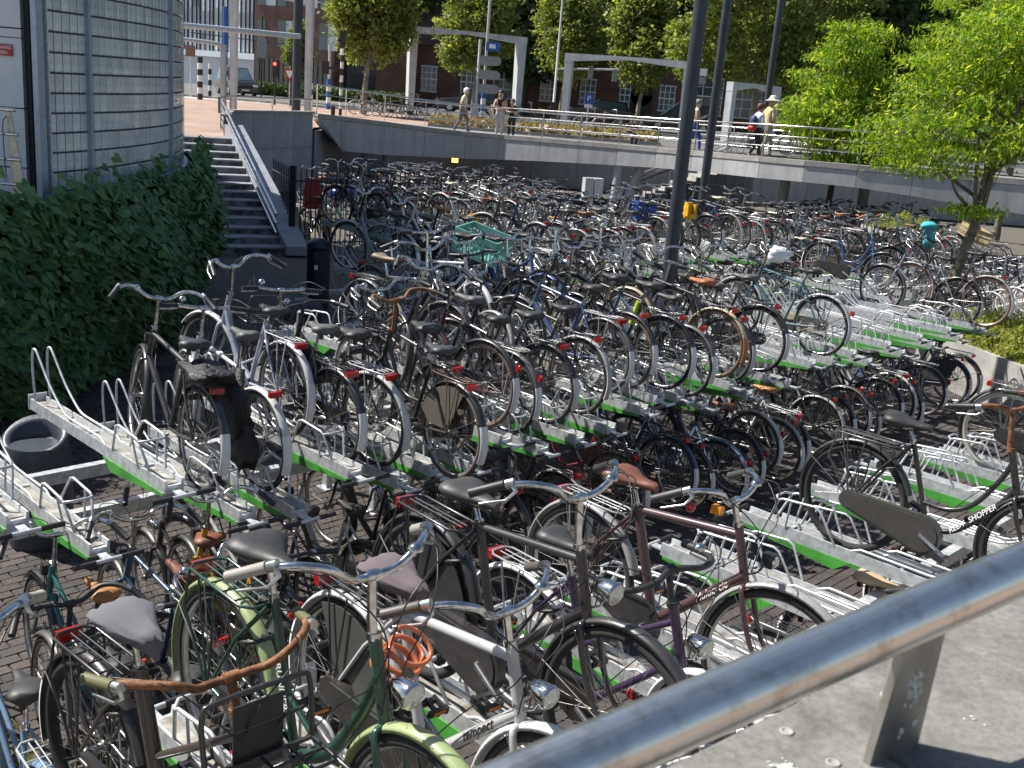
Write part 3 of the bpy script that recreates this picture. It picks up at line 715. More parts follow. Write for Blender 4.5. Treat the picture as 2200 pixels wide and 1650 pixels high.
for i in range(len(top) - 1):
    A, B = top[i], top[i + 1]; n = nrm(i, top); d = (B - A).normalized() * .006
    A, B = A + d, B - d; zA, zB = zb(A.x), zb(B.x)
    if i == 0: zA = A.z - .25; 
    b = MB(); fr = [(A.x, A.y, zA), (B.x, B.y, zB), (B.x, B.y, B.z - .17), (A.x, A.y, A.z - .17)]
    bk2 = [tuple(Vector(p) - n * .14) for p in fr]
    b.add(fr + bk2, [[0, 1, 2, 3], [7, 6, 5, 4], [4, 5, 1, 0], [3, 2, 6, 7], [1, 5, 6, 2], [4, 0, 3, 7]], 0, False)
    put('fascia_panel', b.mesh('fascia_panel', ['fascia']), br)
    b = MB(); fr = [(A.x, A.y, A.z - .158), (B.x, B.y, B.z - .158), (B.x, B.y, B.z), (A.x, A.y, A.z)]
    fr = [tuple(Vector(p) + n * .025) for p in fr]; bk2 = [tuple(Vector(p) - n * .42) for p in fr]
    b.add(fr + bk2, [[0, 1, 2, 3], [7, 6, 5, 4], [4, 5, 1, 0], [3, 2, 6, 7], [1, 5, 6, 2], [4, 0, 3, 7]], 0, False)
    put('kerb_stone', b.mesh('kerb_stone', ['concrete']), br)
DW = 5.2; MT['deckgrey'] = simple('grey_deck_paving', (.27, .255, .24), (.20, .19, .18), .85, 0, 3)
deck = MB(); secs = []
for i, p in enumerate(top):
    n = nrm(i, top); f = p - n * .15; g = p - n * DW; g.x = max(g.x, -7.5 + .3 * i); z2 = zb(p.x) + .05
    secs.append([(f.x, f.y, p.z - .19), (g.x, g.y, p.z - .19), (g.x, g.y, z2), (f.x, f.y, z2 if i else p.z - .26)])
deck.loft(secs, 0, smooth=False)
put('deck', deck.mesh('deck', ['undark']), br)
dk = MB(); secs = []
for i, p in enumerate(top):
    n = nrm(i, top); f = p - n * .42; g = p - n * (DW - .05); g.x = max(g.x, -7.45 + .3 * i); secs.append([(f.x, f.y, p.z - .15), (g.x, g.y, p.z - .15)])
dk.loft(secs, 0, closed=False, cap=False, smooth=False); put('deck_paving', dk.mesh('deck_paving', ['deckgrey']), br)
# sloping end trim where the first panel meets the wall
b = MB(); b.tube([top[0] + Vector((-.02, -.03, -.05)), Vector((top[1].x - .05, top[1].y - .1, zb(top[1].x) - .02))], .035, 6); put('edge_trim', b.mesh('edge_trim', ['fascia']), br)
MT['stainless'] = simple('stainless_steel', (.62, .61, .59), (.46, .45, .43), .22, 1.0, 10, rvar=.08)
def railing(name, label, P, h, bars, off, step=1, pr=.016, group=None, toprad=.028):
    t = thing(name, label, 'railing', tuple(P[0])); b0 = Vector(P[0])
    base = [p - nrm(i, P) * off for i, p in enumerate(P)]
    for k, z in enumerate(bars):
        b = MB(); b.tube([p + Vector((0, 0, z)) - b0 for p in base], toprad if k == 0 else .017, 8); put('rail', b.mesh('rail', ['stainless']), t)
    me = cached(('rp', h, pr), lambda: (lambda m: (m.box((0, 0, h / 2), (.055, .014, h)), m.mesh('post', ['stainless']))[1])(MB()))
    for i in range(0, len(base), step):
        n = nrm(i, P); put('post', me, t, base[i] - b0, (0, 0, math.atan2(n.y, n.x)))
    return t
railing('railing', 'stainless three-bar railing along the near edge of the footbridge', top, .96, (.97, .66, .34), .06, group=None)
railing('railing', 'stainless railing along the far edge of the footbridge deck, behind the walkers', [p - nrm(i, top) * (DW - .1) - Vector((0, 0, .15)) for i, p in enumerate(top)][3:], .96, (.97, .62, .3), .0)
railing('railing', 'thin railing on top of the shaded wall between stairs and bridge', [Vector((-9.0, 31.2, 2.66)), Vector((-9.4, 33.8, 2.66)), Vector((-8.6, 35.9, 2.66)), Vector((-7.75, 38.1, 2.66))], .42, (.42,), .0)
# slanting concrete columns in pairs
for x, y, dx, lab in ((-6.3, 41.6, .10, 'first pale slanting column under the left end of the footbridge'), (-5.55, 41.8, -.05, 'second pale column under the left end of the footbridge'), (3.15, 38.6, .02, 'upright one of the two pale columns under mid footbridge'), (3.85, 38.6, .28, 'leaning one of the two pale columns under mid footbridge'),
                      (8.5, 36.0, 0, 'brown-grey column under the footbridge nearest the big lamp post'), (10.9, 35.2, 0, 'wide column under the footbridge near the honey locusts')):
    b = MB(); zt = zb(x) - .0; b.tube([(-dx * 1.6, 0, 0), (dx * .4, 0, zt + .02)], .17, 16); put('bridge_column', b.mesh('bridge_column', [simple('pale_column_concrete', (.40, .42, .44), (.32, .34, .36), .7)]), None, (x, y, 0), label=lab, category='column')

# ------------------------------------------------------------------ stone stairs at the left
MT['step'] = simple('step_stone', (.34, .35, .37), (.19, .20, .22), .6, 0, 5, detail=8, lo=.3, hi=.7)
MT['riser'] = simple('wet_stained_riser', (.24, .25, .27), (.04, .045, .05), .35, 0, 3.5, detail=6, lo=.42, hi=.56)
st = thing('staircase', 'flight of stained stone steps down from the plaza beside the ivy', 'staircase', (-5.39, 23.84, 0))
run = Vector((-2.91, 5.8, 0)); wv = Vector((-.894, -.448, 0)); ns = 14
for k in range(ns):
    p = run * (k / ns); z = PZ * (k + 1) / ns; tr = run / ns
    b = MB(); W = wv * 2.7; h = PZ / ns; f = lambda v, zz: (v.x, v.y, zz)
    b.add([f(p, z - h - .05), f(p + W, z - h - .05), f(p + W, z - .035), f(p, z - .035)], [[0, 1, 2, 3]], 1, False)
    n_ = run.normalized() * .03; q = p - n_; e = p + tr + n_
    b.add([f(q, z - .035), f(q + W, z - .035), f(q + W, z), f(q, z), f(e, z), f(e + W, z), f(e, z - .035), f(e + W, z - .035)], [[0, 1, 2, 3], [3, 2, 5, 4], [1, 0, 6, 7], [0, 3, 4, 6]], 0, False)
    put('step', b.mesh('step', ['step', 'riser']), st)
b = MB(); up_ = Vector((0, 0, 1)); wd = -wv * .5; rr_ = run.normalized()
A = -rr_ * .25; B = run + rr_ * .5
def sv_(v, z): return (v.x, v.y, z)
L = [sv_(A, 0), sv_(A, .20), sv_(B, PZ + .32), sv_(B, 0)]; R_ = [sv_(A + wd, 0), sv_(A + wd, .20), sv_(B + wd, PZ + .32), sv_(B + wd, 0)]
b.add(L + R_, [[0, 1, 2, 3], [7, 6, 5, 4], [1, 5, 6, 2], [0, 4, 5, 1], [2, 6, 7, 3]], 0, False); put('stringer_wall', b.mesh('stringer_wall', ['wallpanel']), st)
b = MB()
hr = thing('handrail', 'four parallel steel tubes climbing beside the stone stairs', 'handrail', (-5.67, 24.3, 0))
for k, (za, zc) in enumerate(((.81, 3.03), (.60, 2.83), (.38, 2.62), (.17, 2.43))):
    b = MB(); b.tube([(0, 0, za), (-3.19, 6.7, zc)], .035, 8); put('rail', b.mesh('rail', ['stainless']), hr)
for u in (.04, .3, .55, .8, .97):
    b = MB(); x, y = -3.19 * u, 6.7 * u; za = .81 + 2.22 * u; b.box((x + .03, y, za - .42), (.015, .09, .9)); put('post', b.mesh('post', ['stainless']), hr)
# ------------------------------------------------------------------ black bar fence at the foot of the stairs
MT['blackmetal'] = simple('black_lacquered_steel', (.012, .016, .024), (.008, .01, .016), .45)
fn = thing('bar_fence', 'black steel bar fence at the foot of the stairs, in front of yellow bicycles', 'fence', (-5.42, 24.75, 0))
def fence_run(p0, p1, n):
    p0, p1 = Vector(p0), Vector(p1)
    for z in (.12, 1.55):
        b = MB(); b.tube([p0 + Vector((0, 0, z)), p1 + Vector((0, 0, z))], .022, 4); put('rail', b.mesh('rail', ['blackmetal']), fn)
    me = cached('fbar', lambda: (lambda m: (m.tube([(0, 0, .04), (0, 0, 1.78), (0, 0, 1.84)], [.017, .017, .004], 5), m.mesh('bar', ['blackmetal']))[1])(MB()))
    for i in range(n): put('bar', me, fn, p0.lerp(p1, (i + .5) / n))
fence_run((0, 0, 0), (3.6, 2.6, 0), 34); fence_run((0, 0, 0), (-1.1, 2.6, 0), 12)
b = MB(); b.box((0, 0, .95), (.14, .14, 1.9)); put('post', b.mesh('post', ['blackmetal']), fn)

# ------------------------------------------------------------------ coping and steel rail under the camera
MT['coping'] = None
m, t, bb = nodes('weathered_stone_coping')
n1 = noise(t, 7, 8, .7); n2 = noise(t, 90, 6, .8); n3 = noise(t, 3.2, 4, .55, dist=1.2); n4 = noise(t, 26, 4, .6)
r1 = ramp(t, n1.outputs['Fac'], [(.3, (.14, .133, .12)), (.5, (.215, .207, .19)), (.72, (.28, .272, .25))])
r2 = ramp(t, n2.outputs['Fac'], [(.32, g3(.62)), (.6, g3(1.1))]); r3 = ramp(t, n3.outputs['Fac'], [(.36, (.45, .42, .40)), (.45, g3(1))]); r4 = ramp(t, n4.outputs['Fac'], [(.70, g3(0)), (.76, g3(.5))])
x1 = N(t, 'ShaderNodeMix', data_type='RGBA', blend_type='MULTIPLY'); x1.inputs['Factor'].default_value = 1
x2 = N(t, 'ShaderNodeMix', data_type='RGBA', blend_type='MULTIPLY'); x2.inputs['Factor'].default_value = .55
x3 = N(t, 'ShaderNodeMix', data_type='RGBA'); x3.inputs['B'].default_value = (.48, .47, .44, 1)
t.links.new(r1.outputs[0], x1.inputs['A']); t.links.new(r2.outputs[0], x1.inputs['B']); t.links.new(x1.outputs['Result'], x2.inputs['A']); t.links.new(r3.outputs[0], x2.inputs['B'])
t.links.new(x2.outputs['Result'], x3.inputs['A']); t.links.new(r4.outputs[0], x3.inputs['Factor']); t.links.new(x3.outputs['Result'], bb.inputs['Base Color']); setp(bb, Roughness=.8)
bp = N(t, 'ShaderNodeBump'); bp.inputs['Strength'].default_value = .5; bp.inputs['Distance'].default_value = .004; t.links.new(n2.outputs['Fac'], bp.inputs['Height']); t.links.new(bp.outputs[0], bb.inputs['Normal'])
MT['coping'] = m
ed = Vector((.757, .653, 0)); en = Vector((.653, -.757, 0)); e0 = Vector((.202, 1.015, 0)); CZ = 3.3
cw = thing('parapet', 'weathered grey stone parapet in the foreground under the steel rail', 'parapet', (e0.x, e0.y, CZ))
ym = math.atan2(ed.y, ed.x)
jt = Vector((.377, 1.170, 0)) - e0; jd = jt.dot(ed)
def slab(a, c, w0=0, w1=.46):
    b = MB(); P = [ed * a + en * w0, ed * c + en * w0, ed * c + en * w1, ed * a + en * w1]; e = .004
    Pi = [P[0] + (ed + en) * e, P[1] + (en - ed) * e, P[2] - (ed + en) * e, P[3] + (ed - en) * e]
    b.add([(p.x, p.y, 0) for p in Pi] + [(p.x, p.y, -.006) for p in P] + [(p.x, p.y, -.09) for p in P], [[3, 2, 1, 0][::-1], [4, 5, 1, 0], [5, 6, 2, 1], [6, 7, 3, 2], [7, 4, 0, 3], [8, 9, 5, 4], [9, 10, 6, 5], [10, 11, 7, 6], [11, 8, 4, 7]], 0, False)
    put('coping_stone', b.mesh('coping_stone', [MT['coping']]), cw)
for k in range(-2, 6): slab(jd + k * 1.2 + .002, jd + (k + 1) * 1.2 - .002)
b = MB(); a, c = -3.0, 8.0; P = [ed * a + en * .05, ed * c + en * .05, ed * c + en * .38, ed * a + en * .38]
b.add([(p.x, p.y, -.092) for p in P] + [(p.x, p.y, -3.3) for p in P], [[0, 1, 2, 3], [4, 5, 1, 0], [5, 6, 2, 1], [6, 7, 3, 2], [7, 4, 0, 3]], 0, False); put('wall', b.mesh('wall', ['concrete']), cw)
b = MB(); P = [ed * -4 + en * .47, ed * 9 + en * .47, ed * 9 + en * 6, ed * -4 + en * 6]; b.add([(e0.x + p.x, e0.y + p.y, 2.35) for p in P], [[0, 1, 2, 3]], 0, False); put('pavement', b.mesh('pavement', ['plazabrick']), kind='structure')
m, t, bb = nodes('brushed_stainless_rail')
tc = N(t, 'ShaderNodeTexCoord'); mp = N(t, 'ShaderNodeMapping'); mp.inputs['Scale'].default_value = (4, 90, 90); nn = N(t, 'ShaderNodeTexNoise'); nn.inputs['Scale'].default_value = 3; nn.inputs['Detail'].default_value = 6
t.links.new(tc.outputs['Object'], mp.inputs[0]); t.links.new(mp.outputs[0], nn.inputs['Vector'])
n5 = noise(t, 22, 6); r5 = ramp(t, n5.outputs['Fac'], [(.34, (.52, .47, .41)), (.5, (.72, .69, .64))]); t.links.new(r5.outputs[0], bb.inputs['Base Color'])
mr = N(t, 'ShaderNodeMapRange'); mr.inputs['To Min'].default_value = .24; mr.inputs['To Max'].default_value = .42; t.links.new(nn.outputs['Fac'], mr.inputs['Value']); t.links.new(mr.outputs[0], bb.inputs['Roughness']); setp(bb, Metallic=1.0)
MT['rail'] = m
ra = Vector((.166, .872, 3.441)); rb_ = Vector((.634, 1.190, 3.493)); rd = (rb_ - ra).normalized(); pz = ra - rd * 1.4
RT = thing('steel_railing', 'thick brushed stainless steel handrail crossing the foreground above the parapet', 'railing', tuple(pz))
b = MB(); b.tube([Vector((0, 0, 0)), Vector((5.0, 0, 0))], .030, 40); o = put('rail', b.mesh('rail', [MT['rail']]), RT)
xr = rd; zr = Vector((0, 0, 1)); yr = zr.cross(xr).normalized(); zr = xr.cross(yr); o.matrix_basis = Matrix((xr, yr, zr)).transposed().to_4x4()
MT['blade'] = simple('stained_stainless_flat', (.42, .41, .38), (.30, .285, .25), .38, .8, 18, rvar=.1)
MT['dropping'] = simple('bird_dropping', (.75, .74, .68), (.5, .47, .40), .8, 0, 60, bump=.5)
bc = Vector((.471, 1.075, CZ)); rt_ = bc + Vector((0, 0, .16)); 
for k in range(-1, 4):
    c = bc + Vector((rd.x, rd.y, 0)).normalized() * (1.2 * k) - pz; hd = Vector((rd.x, rd.y, 0)).normalized(); hn = Vector((hd.y, -hd.x, 0))
    b = MB(); zt = .155 + .03 * 0; P0 = [c - hd * .046, c + hd * .040]; P1 = [c - hd * .036 + Vector((0, 0, zt)) + hd * .015, c + hd * .034 + Vector((0, 0, zt)) + hd * .015]
    th = hn * .005
    V = [P0[0] - th, P0[1] - th, P0[1] + th, P0[0] + th, P1[0] - th, P1[1] - th, P1[1] + th, P1[0] + th]
    b.add(V, [[0, 1, 5, 4], [1, 2, 6, 5], [2, 3, 7, 6], [3, 0, 4, 7], [4, 5, 6, 7]], 0, False); po = put('post', b.mesh('post', [MT['blade']]), RT)
    if k == 0:
        b = MB(); r_ = random.Random(3)
        for j in range(46):
            u = r_.gauss(.004, .008); v = .105 - abs(r_.gauss(0, .035)); 
            if v < .02: continue
            p = c + hd * (u * (1.2 - v * 4) + .004) + hn * .0055 + Vector((0, 0, v)); s_ = r_.uniform(.0012, .0035); b.ball(p, s_, 4, 0, (1, .35, 1.5))
        put('bird_dropping', b.mesh('bird_dropping', ['dropping']), po)
b = MB(); r_ = random.Random(8)
for cx, cy, n_ in ((.335, 1.03, 20), (.60, 1.16, 4)):
    for j in range(n_): b.ball((cx + r_.gauss(0, .008), cy + r_.gauss(0, .006), CZ + .0008), r_.uniform(.0012, .004), 4, 0, (1.3, 1, .25))
put('bird_droppings', b.mesh('bird_droppings', ['dropping']), kind='stuff')
b = MB()
for cx, cy in ((.395, 1.045), (.355, 1.10), (.505, 1.20)): b.lathe([(.0085, 0), (.0085, .0015), (.006, .0022), (.0055, .001), (.001, .001)], (cx, cy, CZ), n=14); 
put('stone_fixing', b.mesh('stone_fixing', ['concrete']), cw, (-e0.x, -e0.y, -CZ))
# ------------------------------------------------------------------ glass block building at the left
gcx, gcy, GR = -16.25, 14.6, 11.0
def gpt(a, r=GR): return Vector((gcx + r * cos(a), gcy + r * sin(a), 0))
m, t, bb = nodes('glass_block'); g = N(t, 'ShaderNodeNewGeometry'); oi = N(t, 'ShaderNodeObjectInfo')
n1 = noise(t, 5, 5, .6, dist=.6); ad = N(t, 'ShaderNodeMath', operation='ADD'); t.links.new(oi.outputs['Random'], ad.inputs[0]); t.links.new(g.outputs['Random Per Island'], ad.inputs[1])
fr_ = N(t, 'ShaderNodeMath', operation='FRACT'); t.links.new(ad.outputs[0], fr_.inputs[0])
r1 = ramp(t, fr_.outputs[0], [(0, (.46, .50, .49)), (.5, (.58, .62, .61)), (1, (.70, .74, .71))]); r2 = ramp(t, n1.outputs['Fac'], [(.3, g3(.72)), (.62, g3(1.1))])
mx = N(t, 'ShaderNodeMix', data_type='RGBA', blend_type='MULTIPLY'); mx.inputs['Factor'].default_value = 1; t.links.new(r1.outputs[0], mx.inputs['A']); t.links.new(r2.outputs[0], mx.inputs['B']); t.links.new(mx.outputs['Result'], bb.inputs['Base Color'])
setp(bb, Roughness=.1, Specular_IOR_Level=.8, Coat_Weight=.6, Coat_Roughness=.04); bp = N(t, 'ShaderNodeBump'); bp.inputs['Strength'].default_value = .5; bp.inputs['Distance'].default_value = .03
t.links.new(n1.outputs['Fac'], bp.inputs['Height']); t.links.new(bp.outputs[0], bb.inputs['Normal']); MT['glassblock'] = m
MT['mortar'] = simple('dark_block_joint', (.07, .075, .08), (.045, .05, .055), .8, 0, 10)
MT['bluesteel'] = simple('blue_grey_galvanised_steel', (.38, .43, .50), (.27, .32, .38), .5, .35, 14, detail=8, rvar=.15)
MT['whitepanel'] = simple('pale_facade_panel', (.62, .64, .66), (.56, .58, .60), .5, 0, .8)
bd = thing('glass_block_building', 'curved glass block building in shade above the ivy at the left', 'building', (gcx, gcy, 2.35)); b0 = Vector((gcx, gcy, 2.35))
TOPZ = 7.9; bw_, bh_ = .158, .223; a0 = math.asin(-2.47 / GR)
b = MB(); S1 = [gpt(a0 + i * .04, GR - .010) for i in range(0, 30)]
for p, q in zip(S1[:-1], S1[1:]): b.add([(p.x, p.y, 2.35), (q.x, q.y, 2.35), (q.x, q.y, TOPZ), (p.x, p.y, TOPZ)], [[0, 1, 2, 3]])
put('joint_wall', b.mesh('joint_wall', ['mortar']), bd, -b0)
def block(b=None, M_=None):
    b = b or MB(); w_, h_, d_ = bw_ / 2 - .009, bh_ / 2 - .009, .012
    V = [(-w_, 0, -h_), (w_, 0, -h_), (w_, 0, h_), (-w_, 0, h_)]; e = .010
    F = [(-w_ + e, -d_, -h_ + e), (w_ - e, -d_, -h_ + e), (w_ - e, -d_, h_ - e), (-w_ + e, -d_, h_ - e)]
    V = V + F
    if M_ is not None: V = [M_ @ Vector(v) for v in V]
    b.add(V, [[4, 5, 6, 7], [0, 1, 5, 4], [1, 2, 6, 5], [2, 3, 7, 6], [3, 0, 4, 7]], 0, False); return b
bme = block().mesh('glass_block', ['glassblock']); rest = MB(); ncol = int(1.05 / (bw_ / GR)); nrow = int((TOPZ - 2.42) / bh_); cnt = 0
for c in range(1, ncol):
    a = a0 + (c + .5) * bw_ / GR
    for r in range(nrow):
        z = 2.42 + (r + .5) * bh_; p = gpt(a); mm = Matrix.Translation(p + Vector((0, 0, z))) @ Matrix.Rotation(a + pi / 2, 4, 'Z')
        if r < 12 and c < 26: put('glass_block', bme, bd, mat4=Matrix.Translation(-b0) @ mm); cnt += 1
        else: rest = block(rest, mm)
put('glass_blocks', rest.mesh('glass_blocks', ['glassblock']), bd, -b0, kind='stuff')
for cidx, wd_ in ((0, .115), (6, .06), (24, .05), (44, .05)):
    a = a0 + (cidx + .0) * bw_ / GR; b = MB(); b.box((0, 0, (TOPZ - 2.35) / 2), (wd_, .07, TOPZ - 2.35)); p = gpt(a, GR + .03)
    if cidx == 0: b.box((.10, .02, (TOPZ - 2.35) / 2), (.02, .16, TOPZ - 2.35), 1)
    put('steel_mullion', b.mesh('steel_mullion', ['bluesteel', 'galv']), bd, Vector((p.x, p.y, 2.35)) - b0, (0, 0, a + pi / 2))
b = MB(); S2 = [gpt(a0 + i * .04, GR + .08) for i in range(0, 30)]; secs = [[(p.x, p.y, 2.30), (p.x, p.y, 2.41), (p.x - .16, p.y, 2.41), (p.x - .16, p.y, 2.30)] for p in S2]; b.loft(secs, 0, smooth=False)
put('base_sill', b.mesh('base_sill', ['galv']), bd, -b0)
b = MB(); pts = [(p.x, p.y) for p in S1] + [(-24, 24), (-24, 13.3), (-9, 13.3)]
b.add([(x, y, TOPZ) for x, y in pts], [list(range(len(pts)))], 0, False); put('roof', b.mesh('roof', ['concrete']), bd, -b0)
e_ = S1[-1]; b = MB(); b.box(((e_.x - 24) / 2, e_.y, 5.3), (abs(-24 - e_.x), .2, 6)); put('end_wall', b.mesh('end_wall', ['whitepanel']), bd, -b0)
# pale panels of the same building, facing the terrace
for k, (za, zc) in enumerate(((2.36, 2.66), (2.675, 3.33), (3.345, 4.10), (4.11, 4.2), (4.215, 5.6), (5.615, 7.0), (7.015, TOPZ))):
    for x0, x1 in ((-9.6, -5.80), (-13.4, -9.615)):
        b = MB(); b.box(((x0 + x1) / 2, 12.42, (za + zc) / 2), (x1 - x0, .08, zc - za)); put('facade_panel', b.mesh('facade_panel', ['whitepanel']), bd, -b0)
b = MB(); b.box((-9.6, 12.52, 5.3), (7.7, .1, 5.94)); put('facade_core', b.mesh('facade_core', ['mortar']), bd, -b0)
b = MB(); b.tube([(-6.10, 12.37, 3.60), (-6.10, 12.35, 3.60)], .02, 10); put('facade_knob', b.mesh('facade_knob', ['blackplastic']), bd, -b0)
MT['signred'] = simple('sign_red', (.42, .03, .03), (.36, .025, .025), .4); MT['white'] = simple('white_print', (.8, .8, .8), (.75, .75, .75), .5)
sg = thing('exit_sign', 'small red emergency exit sign on the pale facade panel', 'sign', (-6.11, 12.365, 3.965)); b = MB(); b.box((0, 0, 0), (.42, .012, .125)); put('sign_plate', b.mesh('sign_plate', ['signred']), sg)
for s_, z in (('NOODUITGANG', .028), ('VRIJHOUDEN', -.028)): text('lettering', s_, MT['white'], .052, frame_at((0, -.008, z), (1, 0, 0), (0, -1, 0)), sg)
# taller block hidden behind, which shades the stairs
tb = thing('tall_block', 'taller building volume behind the glass block curve', 'building', (-17, 23.5, 2.1)); b = MB(); b.box((0, 0, 6.2), (9, 9.5, 12.4)); put('wall', b.mesh('wall', ['whitepanel']), tb)
# ------------------------------------------------------------------ terrace and its railing
sheet('terrace', [(-60, -2), (-6.6, -2), (-6.6, 8.9), (-5.75, 10.5), (-5.55, 11.9), (-5.55, 12.5), (-60, 12.5)], 2.34, 'concrete')
tr = thing('terrace_railing', 'stainless railing with a leaning flat post on the terrace before the pale facade', 'railing', (-5.62, 11.75, 2.35))
for z, dx in ((1.0, 0), (.74, .03), (.47, .05), (.20, .07)):
    b = MB(); b.tube([(-5, 0, z), (dx, 0, z)], .024 if z > .9 else .019, 10); b.ball((dx, 0, z), .026 if z > .9 else .021, 6); put('rail', b.mesh('rail', ['stainless']), tr)
b = MB(); b.prism([(-.10, .98), (-.05, .98), (.10, 0), (-.06, 0)], 'y', .03, .045); put('post', b.mesh('post', [MT['blade']]), tr)
b = MB(); b.prism([(-1.60, .98), (-1.55, .98), (-1.40, 0), (-1.56, 0)], 'y', .03, .045); put('post', b.mesh('post', [MT['blade']]), tr)
b = MB(); b.tube(spline([(-.07, -.01, .93), (-.11, -.03, .85), (-.11, -.03, .5), (-.10, -.03, .28)]), .006, 5); b.tube(circ(.02, 10, -.03, cx=-.10, cz=.25), .004, 5, closed=True); put('safety_strap', b.mesh('safety_strap', ['blackplastic']), None, (-5.62, 11.75, 2.35), label='dark strap with a metal hook hanging from the terrace railing post', category='strap')
# ------------------------------------------------------------------ ivy wall
iv = thing('ivy', 'dense dark green ivy covering the retaining wall below the glass block building', 'ivy', (gcx, gcy, 0)); i0 = Vector((gcx, gcy, 0))
MT['ivy'] = leafmat('ivy_leaf', (.05, .12, .036), (.08, .18, .052), (.14, .25, .08), .2, .42)
MT['ivyo'] = leafmat('ivy_leaf_single', (.05, .12, .036), (.078, .19, .054), (.14, .26, .08), .2, .42, obj=True)
def ivr(a, z):  # bulging surface of the ivy
    return GR + .12 + .34 * sin(min(max(z / 2.4, 0), 1) * pi * .75) + .10 * sin(a * 19 + z * 2.2) + .06 * sin(a * 43 - z * 5)
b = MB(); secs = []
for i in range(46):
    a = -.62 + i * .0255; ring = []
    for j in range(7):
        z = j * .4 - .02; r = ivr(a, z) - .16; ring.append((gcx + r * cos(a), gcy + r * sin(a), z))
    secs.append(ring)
b.loft(secs, 0, closed=False); MT['ivydark'] = simple('ivy_painted_shade', (.012, .03, .011), (.008, .018, .008), .8, 0, 20)  # backing behind the leaves, shade between them put into its dark green
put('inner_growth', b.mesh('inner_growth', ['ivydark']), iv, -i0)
K = 15500; aa = nrg.uniform(-.62, .50, K); zz = 2.62 * np.sqrt(nrg.uniform(0, 1, K)) * .55 + nrg.uniform(0, 2.5, K) * .5
zz = nrg.uniform(.0, 2.45, K); extra = nrg.uniform(0, 1, K) ** 6 * .35 * (zz > 2.25); zz = zz + extra
endc = np.clip((aa - .40) / .10, 0, 1)
rr = np.array([ivr(a, z) for a, z in zip(aa, zz)]) + nrg.normal(0, .045, K) - endc ** 2 * .9 * 0
Cn = np.stack([gcx + rr * np.cos(aa), gcy + rr * np.sin(aa), zz], 1)
out_ = np.stack([np.cos(aa), np.sin(aa), np.full(K, .35)], 1); tan_ = np.stack([-np.sin(aa), np.cos(aa), np.zeros(K)], 1)
A = np.stack([nrg.normal(0, .35, K), nrg.normal(0, .35, K), np.full(K, -1.0)], 1) + out_ * .55 + tan_ * nrg.normal(0, .5, K)[:, None]
A /= np.linalg.norm(A, axis=1)[:, None]; B = np.cross(A, out_ + nrg.normal(0, .35, (K, 3))); B /= np.linalg.norm(B, axis=1)[:, None]
sz = nrg.uniform(.045, .092, K)[:, None]; A *= sz; B *= sz * .92
show = (np.abs(aa + .02) < .36) & (zz > .3); idx = np.argsort(-(sz[:, 0] * (rr - GR) * show))[:290]; msk = np.ones(K, bool); msk[idx] = False
o = cards('foliage', Cn[msk] - np.array(i0), A[msk], B[msk], MT['ivy'], iv, 'ivy'); o['kind'] = 'stuff'
lv = cards('leaf_src', np.array([[0., 0, 0]]), np.array([[1., 0, 0]]), np.array([[0, 1., 0]]), MT['ivyo'], None, 'ivy'); lme = lv.data; bpy.data.objects.remove(lv)
for i in idx:
    a_ = Vector(A[i]); b_ = Vector(B[i]); L = a_.length; mm = Matrix((a_.normalized(), b_.normalized(), a_.cross(b_).normalized())).transposed().to_4x4() @ Matrix.Scale(L, 4); mm.translation = Vector(Cn[i]) - i0 + Vector((.02, 0, 0))
    put('leaf', lme, iv, mat4=mm)
# wall end behind the ivy, turning to the stairs
b = MB(); b.prism([(-16, 0), (-16, 2.33), (-6.35, 2.33), (-6.35, 0)], 'y', 18.9, 19.1)
put('stair_side_wall', b.mesh('stair_side_wall', ['concrete']), None, label='low concrete wall between the ivy and the stone stairs', category='wall')
